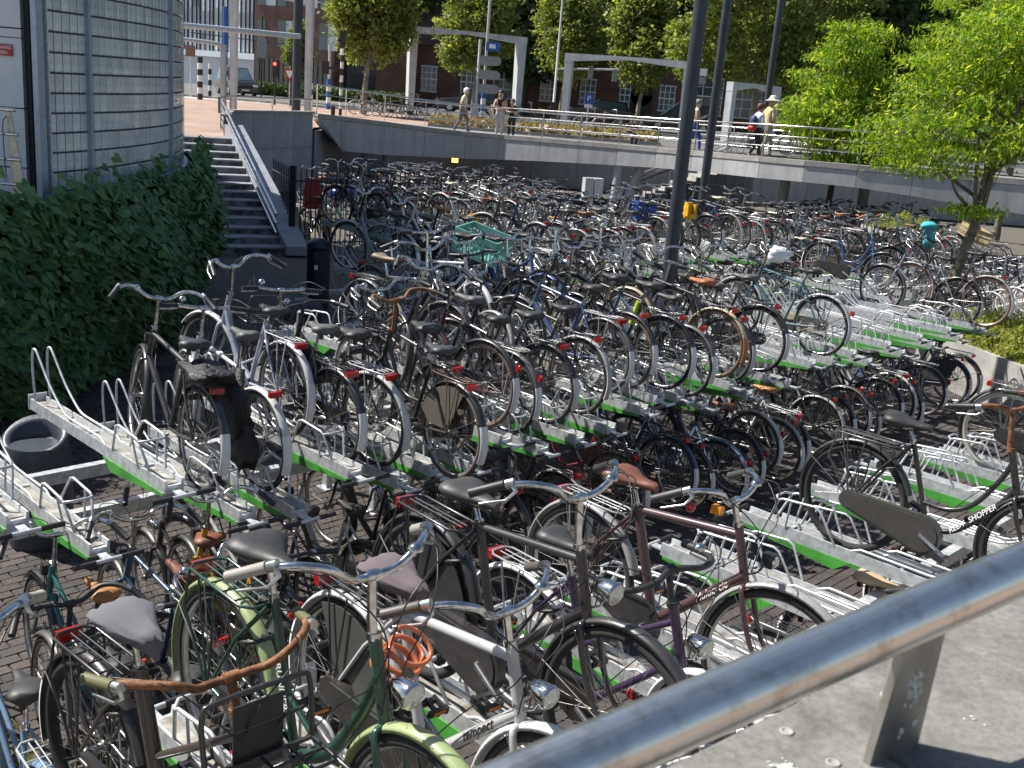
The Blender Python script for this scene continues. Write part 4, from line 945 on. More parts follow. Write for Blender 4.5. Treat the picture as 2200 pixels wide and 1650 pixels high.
# ------------------------------------------------------------------ trees
def bark(name, c1, c2, sc=6): return simple(name, c1, c2, .9, 0, sc, bump=.6, detail=8)
MT['bark'] = bark('bark', (.20, .17, .13), (.10, .085, .065)); MT['barkp'] = bark('flaky_plane_bark', (.30, .26, .19), (.13, .11, .085), 4); MT['barkd'] = bark('dark_bark', (.07, .06, .05), (.035, .03, .025))
LF = {'plane': leafmat('plane_leaf', (.09, .125, .03), (.18, .225, .055), (.36, .38, .13), .5), 'dark': leafmat('dark_leaf', (.035, .065, .02), (.055, .10, .03), (.09, .14, .045), .35),
      'locust': leafmat('locust_leaf', (.07, .17, .014), (.19, .31, .022), (.52, .52, .07), .58), 'shrub': leafmat('shrub_leaf', (.16, .22, .04), (.30, .33, .07), (.42, .38, .12), .4)}
def tree(label, base, trunk, r0_, blobs, n, size, leaf, barkm, group=None, name='tree', cl=26, clr=.5, asp=.55, droop=0., seed=1, flat=.6, branches=10):
    rg = np.random.RandomState(seed); rr2 = random.Random(seed); t = thing(name, label, 'tree', base, group=group)
    b = MB(); P = spline([Vector(p) for p in trunk], 5); L = len(P); b.tube(P, [r0_ * (1.25 if i == 0 else 1) * (1 - .75 * i / L) for i in range(L)], 10)
    for k in range(branches):
        bl = blobs[k % len(blobs)]; j = rr2.randint(int(L * .45), L - 1); s0 = P[j]
        e = Vector(bl[0]) + Vector([rr2.uniform(-.75, .75) * bl[1][i] for i in range(3)]); mid = s0.lerp(e, .5) + Vector((rr2.uniform(-.3, .3), rr2.uniform(-.3, .3), rr2.uniform(.0, .5)))
        w_ = r0_ * (1 - .7 * j / L) * .5; S = spline([s0, mid, e], 5); b.tube(S, [w_ * (1 - .8 * i / len(S)) for i in range(len(S))], 6)
    put('trunk', b.mesh('trunk', [barkm]), t)
    vol = np.array([bl[1][0] * bl[1][1] * bl[1][2] for bl in blobs]) ** .67; vol /= vol.sum(); Cs = []; Ds = []
    ncl = n // cl
    for bl, v in zip(blobs, vol):
        k = int(ncl * v) + 1; d = rg.normal(0, 1, (k, 3)); d /= np.linalg.norm(d, axis=1)[:, None]; rad_ = rg.uniform(.25, 1, k) ** .45
        c = np.array(bl[0]) + d * rad_[:, None] * np.array(bl[1]); 
        cc = np.repeat(c, cl, 0) + rg.normal(0, clr, (k * cl, 3)) * np.array([1, 1, flat]); Cs.append(cc); Ds.append(np.repeat(d, cl, 0))
    Cc = np.concatenate(Cs); D = np.concatenate(Ds); k = len(Cc)
    A = rg.normal(0, 1, (k, 3)) + D * .6 + np.array([0, 0, -droop]); A /= np.linalg.norm(A, axis=1)[:, None]; B = np.cross(A, rg.normal(0, 1, (k, 3)) + np.array([0, 0, 1.2])); B /= np.linalg.norm(B, axis=1)[:, None]
    s_ = rg.uniform(.45, 1.45, k)[:, None] * size
    cards('crown', Cc, A * s_, B * s_ * asp, LF[leaf], t)
    return t
# plane trees on the plaza (bases at plaza level)
def plane(x, y, h, cx, cz, rx, rz, lab, seed, lean=0, n=15000, th=.17):
    blobs = [((cx, 0, cz), (rx * .92, rx * .9, rz * .95))] + [((cx + random.Random(seed * 9 + k).uniform(-.7, .7) * rx, random.Random(seed * 5 + k).uniform(-.6, .6) * rx, cz + random.Random(seed * 3 + k).uniform(-.7, .7) * rz), (rx * .5, rx * .5, rz * .42)) for k in range(6)]
    tree(lab, (x, y, PZ), [(0, 0, -.1), (lean * .3, 0, h * .35), (lean, 0, h * .6), (lean * 1.1 + .1, 0, h * 1.15)], th, blobs, int(n * 1.1), .115, 'plane', MT['barkp'], 'plane trees along the plaza', cl=34, clr=.26, seed=seed, name='plane_tree', asp=.7)
plane(-8.9, 57, 4.6, .1, 5.5, 2.1, 3.3, 'sunlit plane tree with a pale curving trunk beside the grey portal leg', 2, .2)
plane(-3.75, 67, 4.6, .2, 5.9, 2.4, 3.6, 'plane tree rising inside the first white portal', 3, .0)
plane(1.65, 71, 5.2, .2, 6.3, 2.6, 3.9, 'plane tree just right of the first white portal', 4, .2, 17000)
plane(6.25, 67, 4.6, .1, 5.5, 2.1, 3.3, 'plane tree behind the second white portal with the blue parking sign', 5, .2)
plane(11.0, 55, 6.0, -.5, 6.6, 3.8, 4.1, 'broad bright plane tree hiding the right end of the second portal', 6, -.2, 30000, .22)
plane(15.5, 66, 6.0, .3, 7.2, 4.4, 5.0, 'plane tree behind the two tall lamp posts', 7, .2, 24000, .2)
for i, (x, y, r, h, lab) in enumerate(((-6.5, 96, 6.5, 9, 'dark tree mass between first plane tree and white portal'), (4, 99, 8.5, 11, 'dark tree crown above the roof of the brick building'), (16, 98, 9, 12, 'dark tree behind the broad bright plane tree'),
                                    (29, 92, 9, 11, 'dark tree behind the first yellow-green locust tree'), (42, 86, 9, 11, 'dark tree behind the large locust tree'), (55, 80, 9, 11, 'dark tree at the far right of the plaza'), (-1, 84, 4.5, 7.5, 'dark tree shading the brick building gable'), (-12.5, 92, 5, 10, 'dark tree behind the first plane tree beside the brown building'), (10, 90, 6, 12, 'dark tree between the second portal and the broad plane tree'), (22, 84, 6.5, 9, 'dark tree between the lamp posts and the first locust tree'))):
    tree(lab, (x, y, PZ), [(0, 0, 0), (.2, 0, h * .4), (0, 0, h)], .4, [((0, 0, h), (r, r * .8, r)), ((r * .5, -1, h * .75), (r * .6, r * .5, r * .5)), ((-r * .5, -1, h * .8), (r * .6, r * .5, r * .5)), ((0, -2, h * 1.2), (r * .7, r * .5, r * .6))], 24000, .30, 'dark', MT['barkd'], 'dark background trees', cl=24, clr=.7, seed=20 + i, name='background_tree', asp=.75)
# honey locusts
tree('bright yellow-green locust tree beyond the footbridge railing', (9.95, 36.0, 0), [(0, 0, 0), (.1, 0, 2.2), (-.1, 0, 4.5), (.1, 0, 6.5)], .12,
     [((0, 0, 4.1), (1.75, 1.6, 1.0)), ((-.2, 0, 5.3), (1.35, 1.3, .9)), ((.1, 0, 6.35), (.95, 1, .7)), ((.3, -.3, 3.0), (1.7, 1.5, .7)), ((1.2, 0, 4.6), (1.1, 1, .8)), ((-1.0, 0, 3.6), (.9, .8, .45))], 24000, .09, 'locust', MT['bark'], 'yellow-green locust trees', cl=90, clr=.27, asp=.3, droop=.9, seed=31, name='locust_tree', flat=.28)
tree('large yellow-green locust tree standing among the bicycles at the right', (7.05, 17.6, 0), [(0, 0, 0), (.12, 0, 1.6), (.35, .1, 2.6), (.5, .1, 3.8), (.9, 0, 5.4)], .115,
     [((-.3, -.2, 3.85), (1.45, 1.4, .42)), ((.9, .2, 4.6), (1.4, 1.4, .6)), ((-.55, 0, 4.35), (.95, 1, .38)), ((1.2, 0, 5.6), (1.4, 1.3, .7)), ((1.8, .1, 3.7), (1.0, 1.1, .4)), ((-.75, -.3, 3.3), (.6, .6, .18)), ((.1, -.2, 2.75), (.5, .45, .14)), ((-1.15, .1, 3.55), (.55, .6, .22)), ((.0, 0, 5.4), (.8, .8, .35)), ((2.4, .2, 5.0), (1.2, 1.2, .5)), ((-.2, .3, 4.9), (1.0, 1, .3)), ((2.2, 0, 4.2), (1.1, 1, .4))], 36000, .050, 'locust', MT['bark'], 'yellow-green locust trees', cl=75, clr=.20, asp=.3, droop=.9, seed=33, name='locust_tree', flat=.25, branches=26)
tree('locust tree beyond the footbridge at the right edge', (17.5, 40.0, 0), [(0, 0, 0), (.1, 0, 3), (.3, 0, 6)], .14,
     [((0, 0, 6.0), (2.6, 2, 1.7)), ((-1.4, 0, 4.4), (1.5, 1.4, .9)), ((1.5, 0, 4.6), (1.6, 1.4, 1.0)), ((-2.4, 0, 6.6), (1.8, 1.4, 1.3)), ((.4, 0, 8.3), (2.4, 1.6, 1.3)), ((-2.2, 0, 8.2), (1.5, 1.3, 1.0))], 26000, .085, 'locust', MT['bark'], 'yellow-green locust trees', cl=80, clr=.28, asp=.2, droop=.8, seed=35, name='locust_tree', flat=.28)
# ------------------------------------------------------------------ planters
MT['planter'] = simple('planter_concrete', (.42, .41, .39), (.28, .27, .255), .8, 0, 3, bump=.2, detail=8)
def planter(lab, corners, h, lab2, n, seed):
    b = MB(); cx = sum(p[0] for p in corners) / 4; cy = sum(p[1] for p in corners) / 4
    P = [(x - cx, y - cy) for x, y in corners]; I_ = [(x * .88, y * .88) for x, y in P]
    b.add([(x, y, 0) for x, y in P] + [(x, y, h) for x, y in P] + [(x, y, h) for x, y in I_] + [(x, y, h - .12) for x, y in I_], [[0, 1, 5, 4], [1, 2, 6, 5], [2, 3, 7, 6], [3, 0, 4, 7], [4, 5, 9, 8], [5, 6, 10, 9], [6, 7, 11, 10], [7, 4, 8, 11], [8, 9, 13, 12], [9, 10, 14, 13], [10, 11, 15, 14], [11, 8, 12, 15]], 0, False)
    b.add([(x, y, h - .1) for x, y in I_], [[0, 1, 2, 3]], 1, False)
    o = put('planter', b.mesh('planter', ['planter', 'earth']), None, (cx, cy, 0), label=lab, category='planter')
    rg = np.random.RandomState(seed); u = rg.uniform(0, 1, (n, 2)); Pn = np.array(I_)
    xy = (Pn[0] * (1 - u[:, :1]) + Pn[1] * u[:, :1]) * (1 - u[:, 1:]) + (Pn[3] * (1 - u[:, :1]) + Pn[2] * u[:, :1]) * u[:, 1:]
    hh = (1 - (2 * u[:, 0] - 1) ** 4) * (1 - (2 * u[:, 1] - 1) ** 4) * (.35 + .18 * np.sin(u[:, 0] * 14) * np.cos(u[:, 1] * 11)); C = np.concatenate([xy * 1.06, (h + rg.uniform(0, 1, n) ** .6 * hh)[:, None]], 1)
    A = rg.normal(0, .7, (n, 3)) + np.array([0, 0, .8]); A /= np.linalg.norm(A, axis=1)[:, None]; B = np.cross(A, rg.normal(0, 1, (n, 3))); B /= np.linalg.norm(B, axis=1)[:, None]; s_ = rg.uniform(.03, .07, n)[:, None]
    s = thing('shrub', lab2, 'shrub', (cx, cy, 0)); cards('foliage', C, A * s_, B * s_ * .3, LF['shrub'], s)
    b = MB()
    for k in range(9):
        i_ = rg.randint(n); b.tube([(C[i_][0] * .8, C[i_][1] * .8, h - .1), (C[i_][0], C[i_][1], C[i_][2])], .006, 4)
    put('stem', b.mesh('stem', ['barkd']), s)
planter('concrete planter at the end of the middle rack with a yellowish shrub', [tuple(sq(-4.35, 15.35)[:2]), tuple(sq(-4.35, 18.5)[:2]), tuple(sq(-7.0, 18.5)[:2]), tuple(sq(-7.0, 16.9)[:2])], .78, 'low yellow-green shrub spilling over the planter beside the empty racks', 9000, 3)
planter('small pale concrete planter on the sunlit brick path', [(9.75, 29.2), (11.6, 29.6), (11.3, 31.2), (9.6, 30.8)], 1.05, 'dry yellow-green shrub in the far planter under the locust tree', 5000, 4)
# weeds and litter on the floor by the racks
rg = np.random.RandomState(9); n = 3000; cl = rg.uniform(0, 1, (60, 2)); S_ = -5.9 + cl[:, 0] * 2.6; Q_ = 1.1 + cl[:, 1] * 1.9; ci = rg.randint(0, 60, n)
C = np.stack([TV.x * (S_[ci] + rg.normal(0, .07, n)) + QV.x * (Q_[ci] + rg.normal(0, .07, n)), TV.y * (S_[ci] + rg.normal(0, .07, n)) + QV.y * (Q_[ci] + rg.normal(0, .07, n)), rg.uniform(.01, .06, n)], 1)
A = rg.normal(0, .5, (n, 3)) + np.array([0, 0, .7]); A /= np.linalg.norm(A, axis=1)[:, None]; B = np.cross(A, rg.normal(0, 1, (n, 3))); B /= np.linalg.norm(B, axis=1)[:, None]; s_ = rg.uniform(.02, .045, n)[:, None]
o = cards('weeds', C, A * s_, B * s_ * .2, LF['shrub']); o['kind'] = 'stuff'
# ------------------------------------------------------------------ the bicycles
NAVY = (.02, .035, .09); BLUE = (.04, .09, .24); TEAL = (.01, .13, .13); DGREEN = (.008, .045, .028); PLUM = (.055, .02, .03); PURPLE = (.05, .02, .11); YEL = (.55, .27, .01); LBLUE = (.16, .26, .38)
COLN = {BLACK: 'black', DUSTY: 'dusty grey', NAVY: 'navy', BLUE: 'blue', TEAL: 'teal', DGREEN: 'dark green', PLUM: 'plum red', PURPLE: 'purple', SILVER: 'silver', WHITE: 'white', CREAM: 'cream', YEL: 'yellow', LBLUE: 'pale blue', (.2, .02, .02): 'red', (.03, .11, .04): 'green'}
ORD = 'first second third fourth fifth sixth seventh eighth ninth tenth eleventh twelfth thirteenth fourteenth fifteenth sixteenth seventeenth eighteenth nineteenth twentieth'.split()
TENS = {20: 'twenty', 30: 'thirty', 40: 'forty', 50: 'fifty'}
def ordn(n):
    if n <= 20: return ORD[n - 1]
    if n % 10 == 0: return TENS[n][:-1] + 'ieth'
    return TENS[n // 10 * 10] + '-' + ORD[n % 10 - 1]
FD = {'A1': (-0.985, 2.920, 1.276, -40.6, -1.5, 0.96, 1.00), 'A2': (-0.584, 2.990, 1.531, -45.7, -1.8, 0.95, 1.08), 'A3': (-0.188, 3.285, 1.374, -45.0, -2.3, 0.93, 1.00), 'A4': (0.037, 3.724, 1.536, -47.2, -3.1, 0.91, 1.09),
      'A5': (0.486, 4.018, 1.216, -46.6, 1.1, 0.96, 1.04), 'A6': (0.767, 4.473, 1.369, -45.4, -2.6, 0.94, 0.99), 'A8': (2.542, 5.848, 1.387, -43.8, -1.8, 0.92, 1.12),
      'b1': (-2.346, 6.913, 1.297, 131.1, 3.2, 0.96, 1.12), 'b2': (-2.022, 7.766, 1.408, 134.4, 2.4, 0.93, 1.13), 'b3': (-1.596, 7.549, 1.300, 133.4, 1.1, 0.98, 1.11), 'b5': (-0.746, 7.583, 1.269, 131.5, 1.6, 0.93, 1.14),
      'b6': (-0.397, 8.861, 1.213, 135.3, 0.5, 0.95, 1.12), 'b7': (-1.069, 9.528, 1.450, -42.1, -0.7, 0.98, 1.12), 'b8': (0.427, 9.877, 1.338, 135.8, 1.1, 0.98, 1.11), 'b9': (1.006, 10.071, 1.378, 136.6, -0.1, 0.98, 1.12),
      'b10': (1.260, 10.367, 1.240, 136.4, 0.0, 0.95, 1.12), 'b11': (1.602, 10.707, 1.368, 136.7, -0.1, 0.97, 1.12), 'b12': (2.102, 11.078, 1.371, 136.2, 0.1, 0.98, 1.12), 'b13': (3.052, 12.199, 1.346, 136.3, 0.1, 0.97, 1.12),
      'c1': (-2.029, 14.657, 1.316, 137.5, 0.9, 0.97, 1.11), 'c2': (-2.924, 18.652, 1.406, 136.1, -0.2, 1.00, 1.10), 'dk': (5.549, 17.820, 1.313, -42.0, 0.3, 0.96, 1.10), 'r2': (5.750, 15.166, 1.254, 136.8, -0.6, 0.97, 1.09), 'r3': (6.034, 14.876, 1.349, 134.9, 0.0, 1.00, 1.12)}
def FB(k, label, **kw):
    x, y, z, yaw, lean, hs, hb = FD[k]; return bicycle(label, (x, y, z), yaw, lean, hs, hb, **kw)
OLIVE = (.12, .12, .05)
a1, S1_ = FB('A1', 'dark brown transport bicycle with rusty handlebar, front carrier and grey cloth saddle cover', frame='mixte', color=(.05, .038, .032), skind='cover', saddle=(.13, .13, .145), bar='wide', barmat='rust', grip=OLIVE, guard=(.03, .03, .03), frontc=(.02, .02, .02), heavy=True, lamp=None, thick=1.75, tw=.025, case='part', extra=('nobell',), steer=-6)
a2, S2_ = FB('A2', 'dark green bicycle with pale green mudguards and an orange coil lock', frame='city', color=DGREEN, guard=(.30, .37, .17), saddle=(.03, .03, .03), bar='swept', grip=(.30, .28, .25), carrier=(.012, .05, .035), heavy=True, lamp=0, case='part', flap=None, tw=.021, steer=3)
a3, S3_ = FB('A3', 'silver bicycle with a plum cloth saddle cover and black coat guard', frame='dia', color=(.42, .42, .42), thick=1.3, skind='cover', saddle=(.13, .105, .115), coat=(.06, .06, .055), lamp=0, bar='swept', carrier=BLACK, guard=(.55, .55, .55), casecol=(.015, .015, .015), grip=(.09, .08, .07), steer=4)
a4, S4_ = FB('A4', 'black bicycle with chrome swept handlebar, round chrome lamp and scraped orange paint', frame='dia', color=(.022, .02, .02), saddle=(.045, .045, .042), bar='swept', coat=(.02, .02, .02), guard=(.03, .03, .03), heavy=True, lamp=0, thick=1.2, tw=.023, steer=4, flap=None)
a5, S5_ = FB('A5', 'purple bicycle with black handlebar, white mudguards and narrow black saddle', frame='mixte', color=(.028, .014, .055), thick=1.35, skind='narrow', saddle=(.03, .03, .03), bar='low', barmat='blackplastic', guard=WHITE, case='part', lamp=0, flap=None, carrier=(.3, .3, .3), steer=-5)
a6, S6_ = FB('A6', 'plum brown bicycle with wide brown leather saddle, red and orange bells', frame='dia', color=(.065, .03, .035), thick=1.45, saddle=(.16, .055, .03), bar='swept', guard=(.30, .30, .29), case='part', lamp=1, flap=None, carrier=(.3, .3, .3), grip=(.05, .05, .05), steer=7)
a8, S8_ = FB('A8', 'black roadster bicycle with a large dusty chain case beside empty gutters', frame='oma', color=(.016, .016, .016), saddle=(.028, .028, .028), bar='wide', barmat='rust', guard=(.03, .03, .03), casecol=(.045, .043, .04), carrier=(.05, .05, .05), heavy=True, lamp=None, tw=.024, flap=None, tail=False, steer=-4)
a0, _ = bicycle('worn chrome-handled bicycle cut off at the left edge of the near rack', sq(-3.05, .80, 1.30), -43, 2, 1.0, 1.12, frame='dia', color=(.10, .10, .11), saddle=(.14, .05, .03), grip=(.40, .38, .30), carrier=(.4, .4, .4), steer=-10)
a9, _ = bicycle('black bicycle with cream tyres at the right edge of the near rack', sq(-2.25, 8.72, 1.30), -43.5, 0, 1.0, 1.12, frame='oma', tyre=(.42, .38, .30), lamp=0, carrier=(.1, .1, .1), flap=None)
FB('b1', 'dark city bicycle with a black pannier bag at the ivy end of the middle rack', frame='dia', color=(.03, .03, .034), thick=1.25, guard=(.03, .03, .03), saddle=(.03, .033, .038), bar='swept', case='part', steer=-14)
FB('b2', 'silver-blue low-step bicycle with white front mudguard and chain lock', frame='city', color=(.30, .34, .42), thick=1.2, guard=(.55, .55, .55), carrier=(.55, .55, .55), saddle=(.03, .035, .035), case='part', casecol=(.4, .4, .4), bar='swept', steer=12)
FB('b3', 'black bicycle with grey saddle and straight-looking handlebar beside the dark litter bins', frame='mixte', bar='flat', saddle=(.09, .095, .09), carrier=BLACK, frontc=(.015, .015, .015), tw=.022, steer=-10)
FB('b5', 'black roadster with olive coat guard and black front carrier in the middle rack', frame='oma', color=(.015, .015, .018), coat=(.10, .092, .07), barmat='rust', bar='wide', frontc=(.015, .015, .015), saddle=(.035, .038, .042), tyre=(.10, .075, .065), carrier=(.12, .07, .05), guard=(.02, .02, .02), steer=10, tw=.022)
FB('b6', 'plum bicycle with white mudguard tip and tall red rear reflector', frame='dia', color=(.07, .02, .03), guard=(.10, .10, .10), carrier=(.4, .38, .36), light=1, saddle=(.035, .035, .035), case='part', steer=6)
FB('b7', 'rear-facing bicycle with suede brown saddle behind the roadster', frame='dia', color=DUSTY, saddle=(.17, .13, .08), skind='narrow', carrier=BLACK, guard=(.1, .1, .1), case='part')
FB('b8', 'blue diamond-frame bicycle with silver lettering tone and black saddle', frame='dia', color=(.06, .10, .22), thick=1.25, guard=(.10, .10, .10), carrier=(.45, .45, .45), saddle=(.055, .05, .04), case=None, bar='swept', tyre=(.07, .07, .065), steer=8, tw=.022)
FB('b9', 'black bicycle with a lime lock on its seat tube in the middle rack', frame='dia', color=(.02, .02, .022), saddle=(.05, .05, .045), carrier=BLACK, case='part')
FB('b10', 'blue and orange taped bicycle with small dark saddle in the middle rack', frame='mixte', color=(.09, .15, .22), saddle=(.05, .05, .04), skind='narrow', carrier=None, case='part', guard=(.12, .12, .12))
FB('b11', 'black bicycle with orange-brown saddle and worn cream mudguard', frame='dia', color=(.018, .018, .02), saddle=(.34, .11, .035), tyre=(.13, .075, .05), guard=(.45, .37, .24), flap=(.45, .16, .05), carrier=BLACK, tw=.022)
FB('b12', 'black bicycle with grey saddle and twin red lamps on a black carrier', frame='mixte', color=(.02, .02, .02), saddle=(.09, .09, .085), carrier=BLACK, guard=(.03, .03, .03))
FB('b13', 'teal-blue bicycle with cream chain guard next to the first empty gutters', frame='dia', color=(.05, .12, .16), saddle=(.02, .02, .02), casecol=(.40, .36, .26), guard=(.4, .42, .42), flap=WHITE, light=1)
FB('c1', 'silver and black bicycle with white carrier at the stair end of the third rack', frame='city', color=(.20, .22, .27), guard=(.35, .35, .35), carrier=(.50, .52, .54), saddle=(.08, .05, .04), steer=12, case='part', casecol=(.4, .4, .36))
FB('c2', 'black roadster with a front carrier raised beside the bar fence', frame='oma', frontc=(.012, .012, .012), detail=False, steer=20)
FB('dk', 'black swan-neck bicycle with a long dusty chain case above the brick path', frame='oma', casecol=(.06, .055, .045), saddle=(.05, .05, .05), carrier=(.03, .03, .03), grip=(.3, .1, .05), barmat='alu')
FB('r2', 'grey-blue bicycle with a blue frame lock in front of the locust tree trunk', frame='dia', color=(.22, .24, .28), guard=(.12, .10, .09), casecol=(.35, .3, .22), case='part', saddle=(.02, .02, .02), carrier=None)
FB('r3', 'rust-tyred bicycle beside the grey-blue bicycle at the far end of the middle rack', frame='oma', color=(.05, .04, .04), tyre=(.20, .11, .08), guard=(.35, .33, .31))
# lower tier, with their own looks
def tree_ok(p):
    if (p - Vector((7.15, 17.6, 0))).xy.length < .45: return False
    for x, y in ((2.32, 16.6), (4.25, 26), (8.5, 36), (3.1, 40.4), (4.2, 39.8), (10.9, 35.2), (-6.3, 41.6), (-5.5, 41.8)):
        if (Vector((p.x, p.y)) - Vector((x, y))).length < .5: return False
    if 9.2 < p.x < 12.3 and 28.4 < p.y < 31.8: return False
    if abs(p.x - 9.95) < .5 and abs(p.y - 36) < .5: return False
    if (Vector((p.x, p.y)) - Vector((-2.75, 13.2))).length < .7 or (Vector((p.x, p.y)) - Vector((-3.55, 18.6))).length < .8: return False
    return True
def look(r):
    c = r.choices([BLACK, DUSTY, NAVY, BLUE, TEAL, DGREEN, PLUM, PURPLE, SILVER, WHITE, CREAM, LBLUE, (.2, .02, .02), (.03, .11, .04)], [46, 16, 7, 3, 2, 4, 3, 1.5, 12, 5, 1.5, 2.5, 1.5, 1])[0]
    sc, sn = r.choices([((.03, .03, .03), 'black'), ((.09, .09, .09), 'grey'), (BROWN, 'brown'), (TAN, 'tan'), ((.5, .45, .33), 'cream')], [60, 20, 10, 5, 3])[0]
    fr = r.choices(['dia', 'oma', 'mixte', 'city'], [30, 38, 16, 16])[0]
    kw = dict(color=c, saddle=sc, frame=fr, skind=r.choice(['wide', 'wide', 'narrow']), bar=r.choice(['swept', 'swept', 'wide', 'flat', 'low']), guard=r.choice([(.025, .025, .025), (.025, .025, .025), (.03, .03, .03), (.35, .35, .34), (.5, .5, .48), c, (.10, .10, .09)]),
              tyre=r.choice([BLACK, (.02, .02, .02), (.04, .04, .04), (.07, .066, .06), (.22, .20, .17), (.12, .08, .06)]), carrier=r.choice([BLACK, BLACK, (.45, .45, .45), None]), heavy=r.random() < .3, case=r.choice(['full', 'part', 'part', None]),
              casecol=r.choice([BLACK, (.03, .03, .03), (.35, .33, .28), (.1, .1, .1)]), steer=r.uniform(-22, 22), light=r.choice([0, 0, 1]), lamp=r.choice([0, 1, None]), coat=(.04, .04, .04) if (fr == 'oma' and r.random() < .25) else None,
              flap=r.choice([WHITE, WHITE, None, (.6, .6, .58)]), frontc=BLACK if r.random() < .1 else None, hs=r.choice([.94, .98, 1.02, 1.06]), hb=r.choice([1.06, 1.10, 1.14, 1.18]), spin=r.uniform(0, 6), lean=r.uniform(-3.5, 3.5), barmat=r.choice(['chrome', 'chrome', 'alu', 'blackplastic']))
    shp = {'dia': 'crossbar', 'oma': 'swan-neck', 'mixte': 'sloping-tube', 'city': 'low-step'}[fr]
    return kw, COLN[c], shp, sn
rb = random.Random(77)
bikes = []   # (s, q, z, orient, rowname, z-tier)
def row(s, orient, qs, name, z, prob=1.0, skip=(), far=False):
    k = 0
    for q in qs:
        if any(abs(q - e) < .3 for e in skip) or rb.random() > prob: continue
        p = sq(s, q); 
        k += 1; bikes.append((s + rb.uniform(-.07, .07), q + rb.uniform(-.05, .05), z + rb.choice([-.08, .07]) + rb.uniform(-.02, .02), orient, name, k, far))
def fr_(a, b, st):
    out = []; q = a
    while q < b: out.append(q); q += st
    return out
row(-6.15, 'B', fr_(1.4, 15.3, .40), 'middle rack lower level', .10, .97, skip=(2.28, 2.71))
row(-6.35, 'B', [3.83, 4.66, 5.40, 5.75, 6.6, 7.02, 7.72, 9.18], 'middle rack upper level', 1.32)
row(-4.78, 'B', [1.25, 1.68, 2.1, 2.5, 2.95, 3.45], 'aisle beside the near rack', .08)
row(-2.3, 'A', fr_(.45, 8.6, .44), 'near rack lower level', .10, .85, skip=(6.14,))
row(-8.15, 'A', fr_(6.65, 10.6, .36) + [16.3, 17.2], 'middle rack rear side', 1.32, .93, skip=(16.74,))
row(-11.45, 'B', fr_(9.7, 30, .42), 'third rack', 1.32, .95)
nI = len(bikes)
for s, o, name, st in ((-14.95, 'B', 'fourth rack', .42), (-16.85, 'A', 'fourth rack rear side', .44), (-20.2, 'B', 'fifth rack', .42), (-22.1, 'A', 'fifth rack rear side', .46), (-25.4, 'B', 'sixth rack', .5), (-27.3, 'A', 'sixth rack rear side', .52), (-30.6, 'B', 'seventh rack', .68)):
    row(s, o, fr_(8, 44, st), name, 1.32, .93, far=True)
# (x along, left limit, bridge line) keep what stands in the parking and in the picture
def bridge_y(x): return float(np.interp(x, [p.x for p in top], [p.y for p in top]))
def okp(p):
    if p.x < -2.9 and 12.5 < p.y < 29.5: return False
    if p.x < -6.2: return False
    by = bridge_y(p.x)
    if p.y > (36.5 if p.x < 1.0 else 27.5 if p.x < 7.2 else 35.5): return False
    if p.y > by - .9: return p.x > 4.5 and by - .9 < p.y < 45.5
    return abs(p.x) < .50 * p.y + .6
bikes = [(b_[0], b_[1], b_[2] if sq(b_[0], b_[1]).y < 21.5 else .55 if sq(b_[0], b_[1]).y < 28 else .25, *b_[3:]) for b_ in bikes]
bikes = [b_ for b_ in bikes if okp(sq(b_[0], b_[1])) and tree_ok(sq(b_[0], b_[1]))]
ren = {}
bb2 = []
for b_ in sorted(bikes, key=lambda b: (b[4], b[1])):
    ren[b_[4]] = ren.get(b_[4], 0) + 1; bb2.append((*b_[:5], ren[b_[4]], b_[6]))
near = sorted(bb2, key=lambda b: sq(b[0], b[1]).length)
QUOTA = 246
low = []
for i, (s, q, z, o, name, k, far) in enumerate(near):
    p = sq(s, q, z)
    if i >= QUOTA: low.append((p, o)); continue
    kw, cn, sh, sn = look(rb); lean = kw.pop('lean')
    lab = f'{cn} {sh} bicycle, {sn} saddle, {ordn(k)} from ivy end, {name}'
    bicycle(lab, p, FWD[o] + rb.uniform(-4, 4), lean, detail=(p.length < 9.3), **kw)
def lowbike(b, M_, r):
    f = lambda v: M_ @ Vector(v)
    for x in (RHX, FHX):
        b.tube([f(v) for v in circ(.33, 18, 0, cx=x, cz=HZ)], .018, 3, 0, closed=True); b.tube([f(v) for v in circ(.305, 18, 0, cx=x, cz=HZ)], .009, 3, 1, closed=True)
        for j in range(8):
            a = pi * j / 8; b.tube([f((x + .3 * cos(a), 0, HZ + .3 * sin(a))), f((x - .3 * cos(a), 0, HZ - .3 * sin(a)))], .0025, 3, 1, cap=False)
    mi = r.choice([2, 2, 2, 1, 3, 4])
    for A_, B_ in ((HT1, BBv), (BBv, STT), (BBv, (RHX, 0, HZ)), (STT, (RHX, 0, HZ)), (HT1, (FHX, 0, HZ)), ((.33, 0, .86), (-.2, 0, .75) if r.random() < .4 else (-.1, 0, .5)), (HT1, (.28, 0, 1.1)), (STT, (-.27, 0, .97)), ((-.28, .05, .745), (-.68, .05, .745)), ((-.28, -.05, .745), (-.68, -.05, .745))): b.tube([f(A_), f(B_)], .014, 4, mi, cap=False)
    b.tube([f(v) for v in ((.05, .3, 1.13), (.2, .26, 1.17), (.28, .1, 1.1), (.28, -.1, 1.1), (.2, -.26, 1.17), (.05, -.3, 1.13))], .012, 4, 1)
    b.box(f((-.27, 0, .98)), (.24, .17, .05), 5, M_.to_3x3())
    b.tube([f((-.52 + .37 * cos(rad(a)), 0, .345 + .37 * sin(rad(a)))) for a in range(30, 201, 34)], .018, 3, r.choice([1, 5, 5]))
